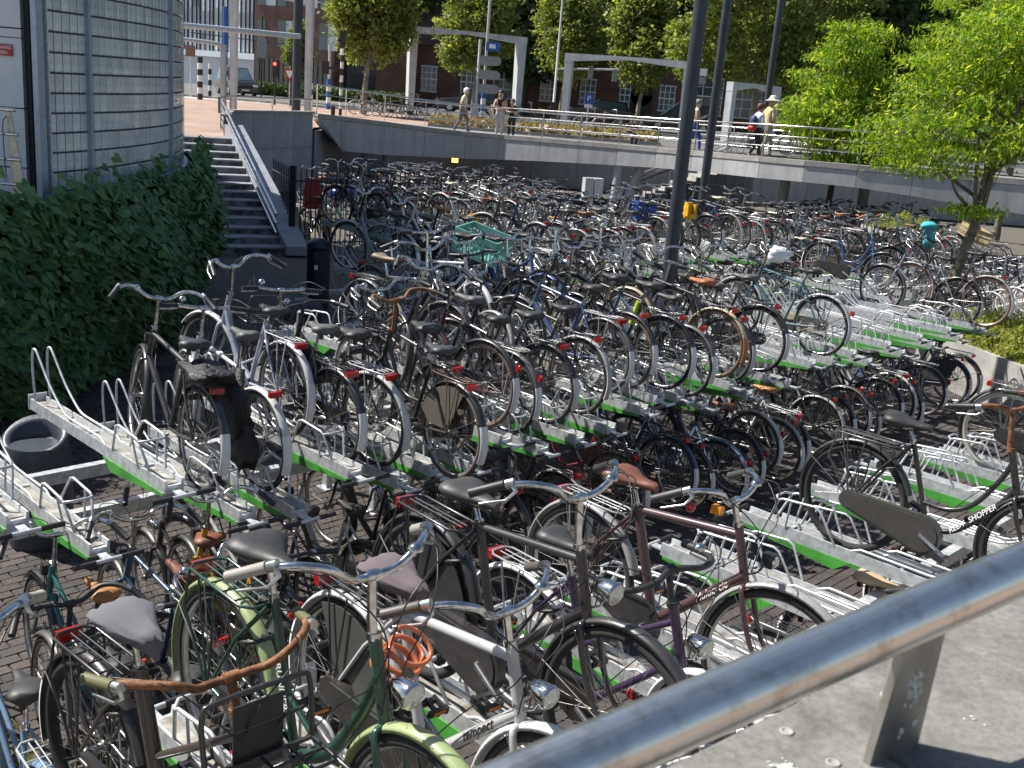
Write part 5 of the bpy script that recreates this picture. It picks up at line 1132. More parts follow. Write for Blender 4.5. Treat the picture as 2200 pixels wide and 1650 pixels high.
MT['silverp'] = simple('silver_paint', (.5, .5, .5), (.4, .4, .4), .3, .6); MT['bluep'] = simple('blue_paint', (.03, .06, .16), (.02, .04, .1), .3); MT['blackp'] = simple('black_paint', (.018, .018, .02), (.03, .03, .03), .3)
b = MB(); r_ = random.Random(5)
def addlow(p, yaw): lowbike(b, Matrix.Translation(p) @ Matrix.Rotation(rad(yaw), 4, 'Z') @ Matrix.Rotation(rad(r_.uniform(-4, 4)), 4, 'X'), r_)
for p, o in low: addlow(p, FWD[o] + r_.uniform(-4, 4))
for s, o in ((-11.3, 'B'), (-14.8, 'B'), (-17, 'A'), (-20, 'B'), (-8.3, 'A')):
    for q in fr_(9 if s < -10 else 6.8, 31, .62):
        p = sq(s + r_.uniform(-.1, .1), q, .2)
        if okp(p) and tree_ok(p): addlow(p, FWD[o])
put('parked_bicycles', b.mesh('parked_bicycles', ['rubber', 'alu', 'blackp', 'silverp', 'bluep', 'blackplastic']), kind='stuff', label='far mass of parked bicycles on and under the distant racks')
for i_, (p_, c_, sd_, lab) in enumerate((((-2.35, 5.42, .22), TEAL, TAN, 'teal bicycle with tan leather saddle on the lower level at the ivy end'), ((-2.0, 5.72, .22), (.02, .06, .12), (.15, .05, .03), 'petrol blue bicycle with dark brown saddle under the raised empty gutter'), ((-1.66, 6.1, .22), YEL, (.14, .06, .04), 'yellow bicycle with brown saddle on the lower level of the middle rack'), ((2.60, 6.0, .22), (.3, .08, .03), (.60, .46, .27), 'rust orange bicycle with beige saddle on the lower level of the near rack'))):
    bicycle(lab, p_, FWD['B'] if i_ < 3 else FWD['A'], 0, 1.0, 1.1, frame=('mixte', 'dia', 'oma', 'dia')[i_], color=c_, saddle=sd_, guard=(.05, .05, .05), carrier=BLACK, skind='wide' if i_ == 3 else 'narrow', steer=-8)

# ------------------------------------------------------------------ racks
def mk(qfit, q0, q1, gap=.45):
    qs = sorted(qfit); out = []
    full = [(q, z) for q, z in qs]; allq = []
    cur = q0
    pts = [q for q, _ in qs] + [q1 + gap]
    for tgt in pts:
        n = max(0, int(round((tgt - cur) / gap)) - 0)
        if n >= 1:
            st_ = (tgt - cur) / n
            for i in range(n): allq.append((cur + st_ * i, None))
        cur = tgt
    k = 0; res = []
    zs = dict(qs)
    for q, _ in allq:
        z = None
        for a_, b_ in qs:
            if abs(a_ - q) < 1e-6: z = b_
        k += 1
        res.append((q, z if z is not None else (1.23 if k % 2 else 1.38)))
    return [q for q, _ in res], [z for _, z in res]
def sqz(k):
    x, y, z = FD[k][:3]; return (x * .688 + y * .725, z)
upB = [(b_[1], b_[2]) for b_ in near if b_[4] == 'middle rack upper level']
qs, zs = mk([sqz(k) for k in ('b1', 'b2', 'b5', 'b6', 'b8', 'b9', 'b11', 'b12', 'b13', 'r3')] + upB, 2.05, 15.3)
qs = [2.0, 2.44, 2.90] + [q for q in qs if q > 3.1]; zs = [1.6, 1.32, 1.6] + zs[-(len(qs) - 3):]
rack('middle two-tier rack with green side plates, its raised gutters half filled with bicycles', -5.42, 'B', qs, zs)
qs, zs = mk([sqz(k) for k in ('A1', 'A2', 'A3', 'A4', 'A5', 'A6', 'A8')] + [(8.72, 1.3)], .95, 9.2, .46)
rack('near two-tier rack with empty galvanised gutters and green side plates', -3.42, 'A', qs, zs)
def farrack(lab, name, s, o, extra=(), posts=True):
    L = sorted([(b_[1], b_[2]) for b_ in bb2 if b_[4] == name] + list(extra))
    if L: rack(lab, s, o, [q for q, _ in L], [z for _, z in L], detail=False, posts=posts)
farrack('rack backing onto the middle rack, its bicycles facing the near wall', 'middle rack rear side', -9.1, 'A', [sqz('dk'), sqz('b7')])
farrack('third two-tier rack starting beside the dark litter bin', 'third rack', -10.5, 'B', [sqz('c1')])
for nm, s, o in (('fourth rack', -14.0, 'B'), ('fourth rack rear side', -17.8, 'A'), ('fifth rack', -19.25, 'B'), ('fifth rack rear side', -23.05, 'A'), ('sixth rack', -24.45, 'B'), ('sixth rack rear side', -28.25, 'A'), ('seventh rack', -29.65, 'B')):
    farrack(f'raised gutters of the {nm}, mostly hidden under parked bicycles', nm, s, o, [sqz('c2')] if nm == 'fourth rack' else (), posts=nm in ('fourth rack', 'fifth rack'))
print('BIKES', len(near), len(low))

# ------------------------------------------------------------------ lettering and small things that belong to bicycles
def onbike(root, S, name, b, mats, loc=None):
    return put(name, b.mesh(name, mats), root, mat4=S)
def frtext(root, s_, p0, p1, size, mat, side=-1, off=.018, space=1.0, shear=.3, flip=False):
    p0, p1 = Vector(p0), Vector(p1); x = (p1 - p0).normalized() * (-1 if flip else 1); z = Vector((0, side, .35)).normalized()
    z = (z - x * z.dot(x)).normalized(); c = (p0 + p1) / 2 + z * off; text('lettering', s_, mat, size, frame_at(c, x, z), root, space=space, shear=shear)
MT['blackprint'] = simple('black_print', (.02, .02, .02), None, .5); MT['palegold'] = simple('pale_print', (.7, .68, .6), None, .5)
frtext(a8, 'REDY  SHOPPER', (.31, 0, .56), (.10, 0, .345), .045, MT['white'], side=-1, off=.0185, flip=True, shear=.2)
frtext(a3, 'tempect', (.36, 0, .655), (.12, 0, .435), .055, MT['blackprint'], side=-1, off=.0235, flip=True)
frtext(a6, 'Multicycle', (.37, 0, .665), (.15, 0, .46), .05, MT['palegold'], side=-1, off=.023, flip=True)
frtext(a2, 'RUNNER', (-.17, 0, .62), (-.09, 0, .42), .04, MT['white'], side=-1, off=.0175, shear=0)
MT['coil'] = simple('orange_coil_cable', (.62, .17, .06), (.45, .12, .05), .3, coat=.5); MT['lockbody'] = simple('lock_body', (.22, .20, .12), (.1, .09, .05), .4)
def rooted(root, S, v): 
    bpy.context.view_layer.update(); return root.matrix_world @ (S @ Vector(v))
# orange coil lock hanging on the stem of the green bicycle
p = rooted(a2, S2_, (.33, .10, .80)); t_ = thing('coil_lock', 'orange spiral cable lock hanging on the dark green bicycle', 'lock', p); b = MB(); P = []
for i in range(150):
    a = i / 150 * 2 * pi * 6.5; P.append((.062 * cos(a) + .006 * sin(i * .37), .055 * sin(a), -.07 + .15 * (i / 150) + .012 * sin(a * .5)))
b.tube(P, .0075, 7); put('coil', b.mesh('coil', ['coil']), t_, rot=(.35, .5, .2)); b = MB(); b.tube([(.02, -.05, .01), (.05, -.085, -.01)], .014, 10); b.tube([(.05, -.085, -.01), (.062, -.10, -.018)], .013, 10, 1); put('lock_barrel', b.mesh('lock_barrel', ['lockbody', 'lens']), t_)
# red and orange bells on the plum brown bicycle, bell and clamp on others
P6 = bar_points('low', 1.0)
b = MB(); b.ball((P6[4].x, -P6[4].y, P6[4].z + .03), .022, 8); put('bell', b.mesh('bell', ['red']), a6, mat4=S6_, label='red bell')
b = MB(); b.box((P6[3].x - .0, -P6[3].y + .03, P6[3].z + .02), (.045, .035, .035)); put('reflector', b.mesh('reflector', ['amber']), a6, mat4=S6_)
# spring rack flap, number plate etc on transport bicycle: vertical perforated sign plate on front carrier
b = MB(); b.box((.445, 0, .90), (.006, .16, .22)); 
for k in range(5):
    for s_ in (-1, 1): b.tube([(.440, s_ * .045, .82 + k * .035), (.438, s_ * .045, .82 + k * .035)], .006, 8, 1)
put('back_plate', b.mesh('back_plate', ['blackplastic', 'lens']), a1, mat4=S1_)
# pannier bag on the first bicycle of the middle rack
MT['bag'] = simple('black_bag_cloth', (.018, .018, .02), (.01, .01, .012), .55, 0, 8, bump=.8)
def lump(b, c, d, r, n=8, mi=0, amp=.12):
    m_ = MB(); m_.ball((0, 0, 0), 1, n); k = len(b.v)
    for f_ in m_.f: pass
    vs = []
    for v in m_.v:
        v = Vector(v); q = Vector([math.copysign(abs(x) ** .8, x) for x in v]); q *= 1 + r.uniform(-amp, amp) * 1.5; vs.append(Vector(c) + Vector((q.x * d[0], q.y * d[1], q.z * d[2])))
    b.add(vs, m_.f, mi)
p1 = Vector(FD['b1'][:3]); t_ = thing('pannier_bag', 'black pannier bag hanging from the carrier of the dark city bicycle', 'bag', p1, (rad(3), 0, rad(131)))
r_ = random.Random(2); b = MB(); lump(b, (-.50, -.02, .79), (.20, .13, .05), r_, amp=.25); put('bag_top', b.mesh('bag_top', ['bag']), t_); 
b = MB(); lump(b, (-.55, -.19, .56), (.19, .075, .23), r_, amp=.2); put('bag_side', b.mesh('bag_side', ['bag']), t_); b = MB(); lump(b, (-.62, -.24, .34), (.13, .06, .16), r_, amp=.3); put('loose_flap', b.mesh('loose_flap', ['bag']), t_)
# yellow lock tape on b9
b = MB(); MT['lime'] = simple('lime_plastic', (.45, .62, .05), (.35, .5, .04), .4); x9 = Vector(FD['b9'][:3]); b.tube([(-.19, .0, .78), (-.12, 0, .55)], .032, 10)
put('bottle_lock', b.mesh('bottle_lock', ['lime']), None, x9, (0, 0, rad(136.6)), label='lime green sleeve lock strapped to a black bicycle seat tube', category='lock')
# ------------------------------------------------------------------ people
def person(label, loc, yaw, H=1.7, skin=(.55, .33, .22), hair=(.05, .03, .02), topc=(.5, .5, .5), legc=(.05, .05, .06), shoe=(.05, .05, .05), pose=None, hairlong=False, sleeves='short', dress=False, bulk=1.0, bun=False):
    """one continuous skinned body; x is forward, y is left. pose overrides joint positions"""
    J = dict(pelvis=(0, 0, .93), waist=(0, 0, 1.06), chest=(.01, 0, 1.25), upper=(0, 0, 1.38), neck=(.01, 0, 1.46), head0=(.03, 0, 1.53), head=(.04, 0, 1.61), crown=(.03, 0, 1.69),
             hipL=(0, .09, .90), kneeL=(.04, .10, .50), ankL=(.0, .10, .09), toeL=(.14, .11, .035), hipR=(0, -.09, .90), kneeR=(.02, -.10, .50), ankR=(-.04, -.10, .09), toeR=(.10, -.11, .035),
             shL=(0, .16, 1.38), elL=(-.03, .23, 1.12), wrL=(.06, .22, .88), haL=(.09, .21, .80), shR=(0, -.16, 1.38), elR=(-.03, -.23, 1.12), wrR=(.06, -.22, .88), haR=(.09, -.21, .80))
    J.update(pose or {})
    R = dict(pelvis=(.125, .15), waist=(.105, .13), chest=(.115, .155), upper=(.085, .13), neck=(.05, .05), head0=(.075, .068), head=(.098, .082), crown=(.06, .055), hipL=(.095, .09), kneeL=(.058, .055), ankL=(.040, .04), toeL=(.035, .04),
             shL=(.055, .055), elL=(.04, .04), wrL=(.027, .03), haL=(.022, .036))
    for k in list(R):
        if k.endswith('L'): R[k[:-1] + 'R'] = R[k]
    E_ = [('pelvis', 'waist'), ('waist', 'chest'), ('chest', 'upper'), ('upper', 'neck'), ('neck', 'head0'), ('head0', 'head'), ('head', 'crown')]
    for s in 'LR': E_ += [('pelvis', 'hip' + s), ('hip' + s, 'knee' + s), ('knee' + s, 'ank' + s), ('ank' + s, 'toe' + s), ('upper', 'sh' + s), ('sh' + s, 'el' + s), ('el' + s, 'wr' + s), ('wr' + s, 'ha' + s)]
    names = list(J); P = {k: Vector(v) for k, v in J.items()}; RR = {k: ((a * 1.28, c * 1.28) if k not in ('neck', 'crown', 'haL', 'haR', 'toeL', 'toeR', 'wrL', 'wrR') else (a * 1.12, c * 1.12)) for k, (a, c) in R.items()}
    for s, sg in (('L', 1), ('R', -1)):   # five fingers, thumb from the side of the palm
        h = P['ha' + s]; d = (h - P['wr' + s]).normalized(); side = d.cross(Vector((1, 0, 0)) if abs(d.x) < .8 else Vector((0, 0, 1))).normalized(); cur = d.cross(side).normalized()
        for f in range(4):
            o = side * (.010 * (f - 1.5) * 1.6); L = (.07, .08, .075, .06)[f]
            a, c = f'f{s}{f}a', f'f{s}{f}b'; P[a] = h + o + d * L * .55; P[c] = h + o + d * L - cur * .02; RR[a] = (.009, .009); RR[c] = (.007, .007); E_ += [('ha' + s, a), (a, c)]; names += [a, c]
        a = f't{s}'; P[a] = P['wr' + s].lerp(h, .7) + side * .045 + d * .03; RR[a] = (.010, .010); E_.append(('ha' + s, a)); names.append(a)
    idx = {n: i for i, n in enumerate(names)}
    me = bpy.data.meshes.new('body'); me.from_pydata([tuple(P[n]) for n in names], [(idx[a], idx[b_]) for a, b_ in E_], [])
    o = bpy.data.objects.new('body', me); COL.objects.link(o); md = o.modifiers.new('s', 'SKIN'); sl = me.skin_vertices[0].data
    for n in names: x, y = RR[n]; k = bulk if n in ('pelvis', 'waist', 'chest') else 1; sl[idx[n]].radius = (x * k, y * k); sl[idx[n]].use_root = (n == 'pelvis')
    md.use_smooth_shade = True; sb_ = o.modifiers.new('u', 'SUBSURF'); sb_.levels = 2; sb_.render_levels = 2
    dg = bpy.context.evaluated_depsgraph_get(); dg.update(); nm = bpy.data.meshes.new_from_object(o.evaluated_get(dg)); bpy.data.objects.remove(o); nm.name = 'body'
    def cm(nm_, c, r=.7): 
        key = ('pm', tuple(round(v, 3) for v in c), r); return cached(key, lambda: simple(nm_, c, tuple(v * .8 for v in c), r, 0, 14))
    for mt in (cm('skin', skin, .5), cm('shirt', topc, .85), cm('trousers', legc, .85), cm('shoe', shoe, .6), cm('hair', hair, .6)): nm.materials.append(mt)
    seg = [(P[a], P[b_], a, b_) for a, b_ in E_]
    def reg(c):
        best = None; bd_ = 9
        for A, B, a, b_ in seg:
            ab = B - A; t = max(0, min(1, (c - A).dot(ab) / (ab.length_squared + 1e-9))); dd = (A + ab * t - c).length
            if dd < bd_: bd_ = dd; best = (a, b_, t)
        a, b_, t = best
        if a.startswith(('f', 't')) or b_.startswith(('f', 't')) and not b_.startswith('toe'): return 0
        if b_.startswith('ha') or a.startswith('ha'): return 0
        if b_.startswith('wr'): return 1 if sleeves == 'long' else 0
        if b_.startswith('el'): return 0 if sleeves == 'none' or (sleeves == 'short' and t > .6) else 1
        if b_.startswith('toe'): return 3
        if b_.startswith('ank') and t > .93: return 3
        if b_.startswith(('hip', 'knee', 'ank')): return 2
        if a == 'pelvis': return 1 if t > .25 else 2
        if a in ('neck', 'head0', 'head'): return 0
        if a == 'upper' and t > .5 and not b_.startswith('sh'): return 0
        return 1
    for p_ in nm.polygons: p_.material_index = reg(p_.center); p_.use_smooth = True
    root = thing('person', label, 'person', loc, (0, 0, rad(yaw)), 'people on the footbridge and plaza'); k = H / 1.70 * 1.05; root.scale = (k, k, k)
    body = put('body', nm, root)
    hc = P['head']; b = MB()
    b.ball(hc + Vector((-.018, 0, .02)), .132, 10, 0, (1.0, .86, 1.0)); 
    # keep the face free: drop hair faces in front and below the brow
    keep = []; V = b.v
    for f in b.f:
        c = sum((Vector(V[i]) for i in f), Vector()) / len(f) - hc
        if (c.x > .045 and c.z < .055) or (c.z < -.035 and (not hairlong or c.x > -.01)): continue
        keep.append(f)
    b.f = keep; b.m = [0] * len(keep); b.sm = [True] * len(keep)
    if bun: b.ball(hc + Vector((-.06, 0, .12)), .045, 7)
    put('hair', b.mesh('hair', [cm('hair', hair, .6)]), root)
    b = MB(); b.ball(hc + Vector((.118, 0, -.015)), .014, 5, 0, (1.1, .8, 1.2))
    for s in (-1, 1): b.ball(hc + Vector((.106, s * .034, .012)), .011, 5, 1); b.ball(hc + Vector((0, s * .105, -.005)), .02, 5, 0, (.8, .4, 1.3))
    b.box(hc + Vector((.108, 0, -.055)), (.01, .04, .008), 2)
    put('face', b.mesh('face', [cm('skin', skin, .5), cm('eye', (.05, .04, .04), .3), cm('lips', (.40, .16, .14), .5)]), root)
    return root, P, k
DKZ = lambda x, y: min((p - Vector((x, y, 0))).xy.length for p in top) * 0 + float(np.interp(x, [p.x for p in top], [p.z for p in top])) - .15
def W(*p): return p
walk = dict(kneeL=(.20, .09, .52), ankL=(.22, .09, .12), toeL=(.36, .09, .07), kneeR=(-.06, -.09, .50), ankR=(-.28, -.09, .14), toeR=(-.18, -.09, .045), elL=(-.12, .22, 1.13), wrL=(-.02, .23, .93), haL=(.03, .22, .87), elR=(.02, -.23, 1.12), wrR=(.16, -.21, .93), haR=(.21, -.20, .88))
hands_back = dict(walk, elL=(-.12, .24, 1.13), wrL=(-.02, .2, .95), haL=(.02, .15, .9), chest=(.05, 0, 1.24), upper=(.06, 0, 1.37), neck=(.09, 0, 1.44), head0=(.12, 0, 1.51), head=(.14, 0, 1.59), crown=(.13, 0, 1.67), shL=(.05, .16, 1.36), shR=(.05, -.16, 1.36))
person('white-haired person in a pale yellow shirt and grey trousers walking on the footbridge', (-2.80, 42.7, DKZ(-2.8, 42.7)), -8, 1.62, (.50, .30, .22), (.80, .78, .74), (.68, .66, .44), (.16, .16, .16), (.1, .1, .1), hands_back, hairlong=True)
lean = dict(elL=(.16, .24, 1.10), wrL=(.30, .10, 1.02), haL=(.33, .02, 1.02), elR=(.16, -.24, 1.10), wrR=(.30, -.10, 1.02), haR=(.33, -.03, 1.0), chest=(.04, 0, 1.25), upper=(.06, 0, 1.37), neck=(.10, 0, 1.44), head0=(.13, 0, 1.50), head=(.15, 0, 1.58), crown=(.14, 0, 1.66), shL=(.06, .16, 1.36), shR=(.06, -.16, 1.36), ankR=(0, -.1, .09), toeR=(.13, -.11, .035))
w_, Pw, kw_ = person('woman in black sleeveless top and white trousers leaning on the footbridge railing', (-1.28, 41.55, DKZ(-1.3, 41.5)), -98, 1.66, (.60, .38, .26), (.02, .015, .012), (.015, .015, .018), (.62, .62, .66), (.1, .1, .1), lean, sleeves='none', bun=True)
b = MB(); b.tube([(.10, .12, 1.36), (.125, 0, 1.15), (.10, -.13, .95)], .014, 5); put('bag_strap', b.mesh('bag_strap', ['white']), w_)
t_ = thing('tote_bag', 'cream tote bag hanging beside the woman in white trousers', 'bag', (-1.62, 41.45, DKZ(-1.3, 41.5)), (0, 0, rad(-98))); b = MB(); b.prism([(-.17, .62), (.17, .62), (.14, 1.0), (-.10, 1.0)], 'y', -.06, .06); b.tube([(-.08, 0, .99), (-.05, 0, 1.2), (.05, 0, 1.2), (.10, 0, .99)], .009, 5); put('bag_body', b.mesh('bag_body', [simple('canvas', (.72, .68, .52), (.6, .56, .42), .9)]), t_)
ch = dict(lean, elL=(.14, .24, 1.14), wrL=(.30, .10, 1.16), haL=(.34, .02, 1.17), elR=(.14, -.24, 1.14), wrR=(.30, -.10, 1.16), haR=(.34, -.03, 1.15))
person('child in a black shirt and dark trousers resting crossed arms on the footbridge railing', (-.82, 41.35, DKZ(-.8, 41.3)), -98, 1.38, (.58, .36, .25), (.02, .016, .014), (.02, .02, .024), (.035, .045, .055), (.3, .3, .3), ch)
phone = dict(walk, elR=(.02, -.22, 1.12), wrR=(.24, -.14, 1.20), haR=(.30, -.11, 1.24), elL=(.02, .22, 1.12), wrL=(.22, .12, 1.17), haL=(.28, .08, 1.2))
person('person in white sleeveless top and blue leggings walking between the tall lamp posts', (5.55, 37.7, DKZ(5.5, 37.7)), -5, 1.68, (.55, .34, .25), (.22, .20, .19), (.68, .64, .62), (.04, .09, .45), (.6, .6, .6), phone, sleeves='none')
bp_, Pb, kb_ = person('person with dark red hair, pale blue shirt and backpack walking away on the footbridge', (7.10, 34.8, DKZ(7.1, 34.8)), 25, 1.62, (.55, .34, .25), (.14, .03, .03), (.50, .62, .68), (.02, .02, .024), (.35, .35, .35), walk, sleeves='long', hairlong=True)
t_ = thing('backpack', 'navy and red backpack on the person in a pale blue shirt', 'backpack', (7.10, 34.8, DKZ(7.1, 34.8)), (0, 0, rad(25))); r_ = random.Random(4)
b = MB(); lump(b, (-.20, 0, 1.14), (.11, .15, .22), r_, 9, 0, .03); put('bag_body', b.mesh('bag_body', [simple('navy_nylon', (.03, .045, .14), (.02, .03, .1), .6)]), t_)
b = MB(); lump(b, (-.215, 0, .97), (.125, .155, .085), r_, 9, 0, .03); put('bag_base', b.mesh('bag_base', [simple('red_nylon', (.55, .02, .02), (.4, .015, .015), .6)]), t_)
ht, Ph, kh_ = person('tall man in a yellow shirt and broad cream sun hat on the footbridge', (7.55, 35.4, DKZ(7.5, 35.4)), 20, 1.82, (.50, .30, .21), (.3, .28, .25), (.62, .48, .24), (.30, .28, .24), (.1, .1, .1), walk)
t_ = thing('sun_hat', 'broad-brimmed cream sun hat on the tall man in yellow', 'hat', Vector((7.55, 35.4, DKZ(7.5, 35.4) + 1.66 * kh_)), (0, 0, 0)); b = MB(); b.lathe([(.25, -.03), (.22, -.01), (.125, .01), (.12, .06), (.105, .12), (.05, .14), (.001, .145)], (.05, 0, 0), Vector((0, .06, 1)), 18); b.lathe([(.25, -.033), (.12, .0)], (.05, 0, 0), Vector((0, .06, 1)), 18); put('hat_body', b.mesh('hat_body', [simple('straw', (.70, .68, .58), (.6, .57, .46), .9)]), t_)
sit = dict(pelvis=(0, 0, .50), waist=(.02, 0, .62), chest=(.08, 0, .80), upper=(.12, 0, .93), neck=(.16, 0, 1.0), head0=(.19, 0, 1.06), head=(.22, 0, 1.13), crown=(.21, 0, 1.21), hipL=(.03, .09, .48), kneeL=(.45, .12, .50), ankL=(.42, .12, .09), toeL=(.56, .12, .035), hipR=(.03, -.09, .48), kneeR=(.45, -.12, .50), ankR=(.42, -.12, .09), toeR=(.56, -.12, .035), shL=(.11, .16, .92), elL=(.10, .24, .68), wrL=(.30, .14, .66), haL=(.36, .08, .68), shR=(.11, -.16, .92), elR=(.10, -.24, .68), wrR=(.30, -.14, .66), haR=(.36, -.08, .68))
person('man in a black t-shirt sitting on the edge of the planting bed looking down', (4.15, 47.35, PZ - .14), -60, 1.7, (.45, .27, .19), (.03, .025, .02), (.02, .02, .024), (.05, .05, .07), (.1, .1, .1), sit)
# ------------------------------------------------------------------ poles

MT['pole'] = simple('dark_grey_lamp_post', (.050, .058, .070), (.035, .042, .052), .45, .2, 3, rvar=.1); MT['portal'] = streaky('light_grey_portal_steel', (.56, .57, .58), .5)
def pole(lab, x, y, z, h, r, m='pole', name='lamp_post', cat='lamp post', group=None, extra=None):
    t = thing(name, lab, cat, (x, y, z), group=group); b = MB(); b.tube([(0, 0, 0), (0, 0, h)], r, 20); put('shaft', b.mesh('shaft', [m]), t)
    b = MB(); b.tube([(0, 0, .5), (0, 0, .52)], r * 1.06, 20); put('collar', b.mesh('collar', [m]), t); return t
pole('thickest dark grey post rising out of the bicycles', 2.32, 16.65, 0, 10.5, .105)
pole('second dark grey post just behind the thickest one', 4.22, 26.0, 0, 11, .105)
pole('third dark grey post partly hidden by leaves beyond the footbridge', 8.08, 38.6, 2.3, 9, .12)
pole('dark grey round post at the corner of the shaded wall', -8.50, 39.0, 2.1, 9, .16)
# ------------------------------------------------------------------ white portals
def portal(lab, L, R_, zl, zt, w_=.42, d_=.34, sag=.28):
    (x0, y0), (x1, y1) = L, R_; base = Vector((x0, y0, zl)); t = thing('steel_portal', lab, 'portal', base); v = Vector((x1 - x0, y1 - y0, 0)); a = math.atan2(v.y, v.x); Ln = v.length; H_ = zt - zl
    for k, x in enumerate((0, Ln)):
        b = MB(); s = 1 if k == 0 else -1; b.add([(x - w_ / 3, -d_ / 2, 0), (x + w_ / 3, -d_ / 2, 0), (x + w_ / 3, d_ / 2, 0), (x - w_ / 3, d_ / 2, 0), (x - w_ / 2, -d_ / 2, H_), (x + w_ / 2, -d_ / 2, H_), (x + w_ / 2, d_ / 2, H_), (x - w_ / 2, d_ / 2, H_)], [[0, 1, 5, 4], [1, 2, 6, 5], [2, 3, 7, 6], [3, 0, 4, 7], [4, 5, 6, 7]], 0, False)
        put('leg', b.mesh('leg', ['portal']), t, rot=(0, 0, a))
    b = MB(); w2 = w_ / 2 + .003; T_ = [(-w2, H_ - .42), (w2, H_ - .42), (Ln / 2, H_ - .12), (Ln - w2, H_ - .42), (Ln + w2, H_ - .42), (Ln + w2, H_ + .02), (Ln / 2, H_ + sag), (-w2, H_ + .02)]
    T_ = [(-w2, H_ - .36), (Ln * .5, H_ - .10), (Ln + w2, H_ - .36), (Ln + w2, H_ + .03), (Ln * .5, H_ + .05), (-w2, H_ + .03)]
    b.prism(T_, 'y', -d_ / 2 - .004, d_ / 2 + .004); put('top_beam', b.mesh('top_beam', ['portal']), t, rot=(0, 0, a)); return t
portal('first white steel portal framing a plane tree beyond the footbridge', (-6.85, 60), (-1.05, 62), 2.1, 6.75, .46, .7)
portal('second white steel portal behind the blue parking sign', (1.55, 56), (7.3, 54), 2.1, 5.9)
portal('third white steel portal half hidden by leaves near the sun hat', (8.45, 48), (10.9, 50.5), 2.1, 5.0, .34)
portal('tall grey steel portal rising beside the dark round post', (-13.35, 48.5), (-9.95, 48.0), 2.1, 7.05, .30, .3)
t = thing('tube_gate', 'two galvanised tubes and a bent post from the glass building to the dark round post', 'tube gate', (-8.1, 37.5, 2.1)); b = MB(); b.tube([(-3.6, -4.2, 2.95), (0, 0, 3.02)], .085, 12); put('tube', b.mesh('tube', ['galv']), t)
b = MB(); b.tube(spline([(-3.6, -5.2, 2.55), (-1.7, -4.55, 2.5), (-1.36, -4.45, 2.42)], 4), .065, 10); put('tube', b.mesh('tube', ['galv']), t)
b = MB(); b.box((-1.32, -4.4, 1.25), (.14, .2, 2.45)); put('post', b.mesh('post', ['portal']), t)
# ------------------------------------------------------------------ far buildings
MT['office'] = simple('white_facade', (.62, .66, .70), (.55, .60, .66), .35, 0, .3); MT['glassd'] = simple('window_glass', (.10, .15, .18), (.04, .06, .07), .05, 0, .5, coat=.5); MT['mull'] = simple('black_mullion', (.02, .022, .025), None, .4)
MT['glassl'] = simple('bright_glass', (.62, .72, .78), (.48, .58, .64), .08, 0, .4, coat=.5); MT['brownfac'] = simple('brown_facade', (.22, .13, .10), (.15, .085, .065), .85, 0, .8, detail=8); MT['greyfac'] = simple('dark_grey_facade', (.10, .105, .12), (.07, .073, .085), .8, 0, .4)
def facade(name, lab, x0, x1, y, z0, z1, mat, depth=10, ang=0):
    t = thing(name, lab, 'building', (x0, y, z0)); t.rotation_euler.z = rad(ang); b = MB(); w_ = x1 - x0; b.box((w_ / 2, depth / 2, (z1 - z0) / 2), (w_, depth, z1 - z0)); put('wall', b.mesh('wall', [mat]), t)
    b = MB(); b.box((w_ / 2, depth / 2, z1 - z0 + .2), (w_ + .5, depth + .5, .4)); put('roof', b.mesh('roof', ['greyfac']), t); return t
t = facade('office_building', 'white office block with thin black vertical fins and a dark glass ground floor', -38.6, -20.0, 105.7, 2.1, 22, 'office', ang=-35)
r_ = random.Random(6)
mm_ = cached('fin', lambda: (lambda b: (b.box((0, -.09, 0), (.07, .14, 16.9)), b.mesh('fin', ['mull']))[1])(MB()))
for i in range(31): put('fin', mm_, t, (.3 + i * .6 + r_.uniform(-.12, .12), 0, 11.0))
wm = cached('win', lambda: (lambda b: (b.box((0, -.02, 0), (.40, .04, 2.1)), b.mesh('window', ['glassl']))[1])(MB())); wd = cached('wind', lambda: (lambda b: (b.box((0, -.02, 0), (.30, .05, .9)), b.mesh('window', ['glassd']))[1])(MB()))
for i in range(30):
    for f in range(5):
        if r_.random() < .85: put('window', wm, t, (.6 + i * .6, 0, 4.2 + f * 3.2 + r_.choice([0, .3])))
        elif r_.random() < .6: put('window', wd, t, (.6 + i * .6, 0, 4.0 + f * 3.2))
b = MB(); b.box((9.3, -.3, 2.75), (18.8, .7, .5)); put('band', b.mesh('band', ['office']), t)
gm = cached('gf', lambda: (lambda b: (b.box((0, -.02, 0), (1.4, .05, 2.35)), b.mesh('pane', ['glassd']))[1])(MB()))
for i in range(12): put('pane', gm, t, (.8 + i * 1.5, 0, 1.2))
t = facade('brown_building', 'brown cracked-stone clad block behind the dark post', -22.9, -15.5, 89.1, 2.1, 20, 'brownfac', ang=-20)
for i in range(4):
    for f in range(4):
        b = MB(); b.box((0, -.03, 0), (.75, .08, 2.0)); 
        if i == f == 0: bw1 = b.mesh('window', ['glassd']); b = MB(); b.box((0, -.03, 0), (.9, .06, 2.0)); bw2 = b.mesh('window_panel', ['office'])
        x = .7 + i * 1.9; put('window', bw1, t, (x, 0, 4.6 + f * 3.1)); 
        if (i + f) % 2: put('window_panel', bw2, t, (x + .83, 0, 4.6 + f * 3.1))
for i in range(16): put('timber_slat', cached('tslat', lambda: (lambda b: (b.box((0, -.06, 0), (.28, .1, 2.7)), b.mesh('timber_slat', [simple('grey_timber', (.20, .19, .17), (.10, .10, .09), .9)]))[1])(MB())), t, (.4 + i * .45, 0, 1.4))
t = facade('grey_building', 'dark grey low building in tree shade left of the brick gable', -15.2, -10.2, 88, 2.1, 9, 'greyfac')
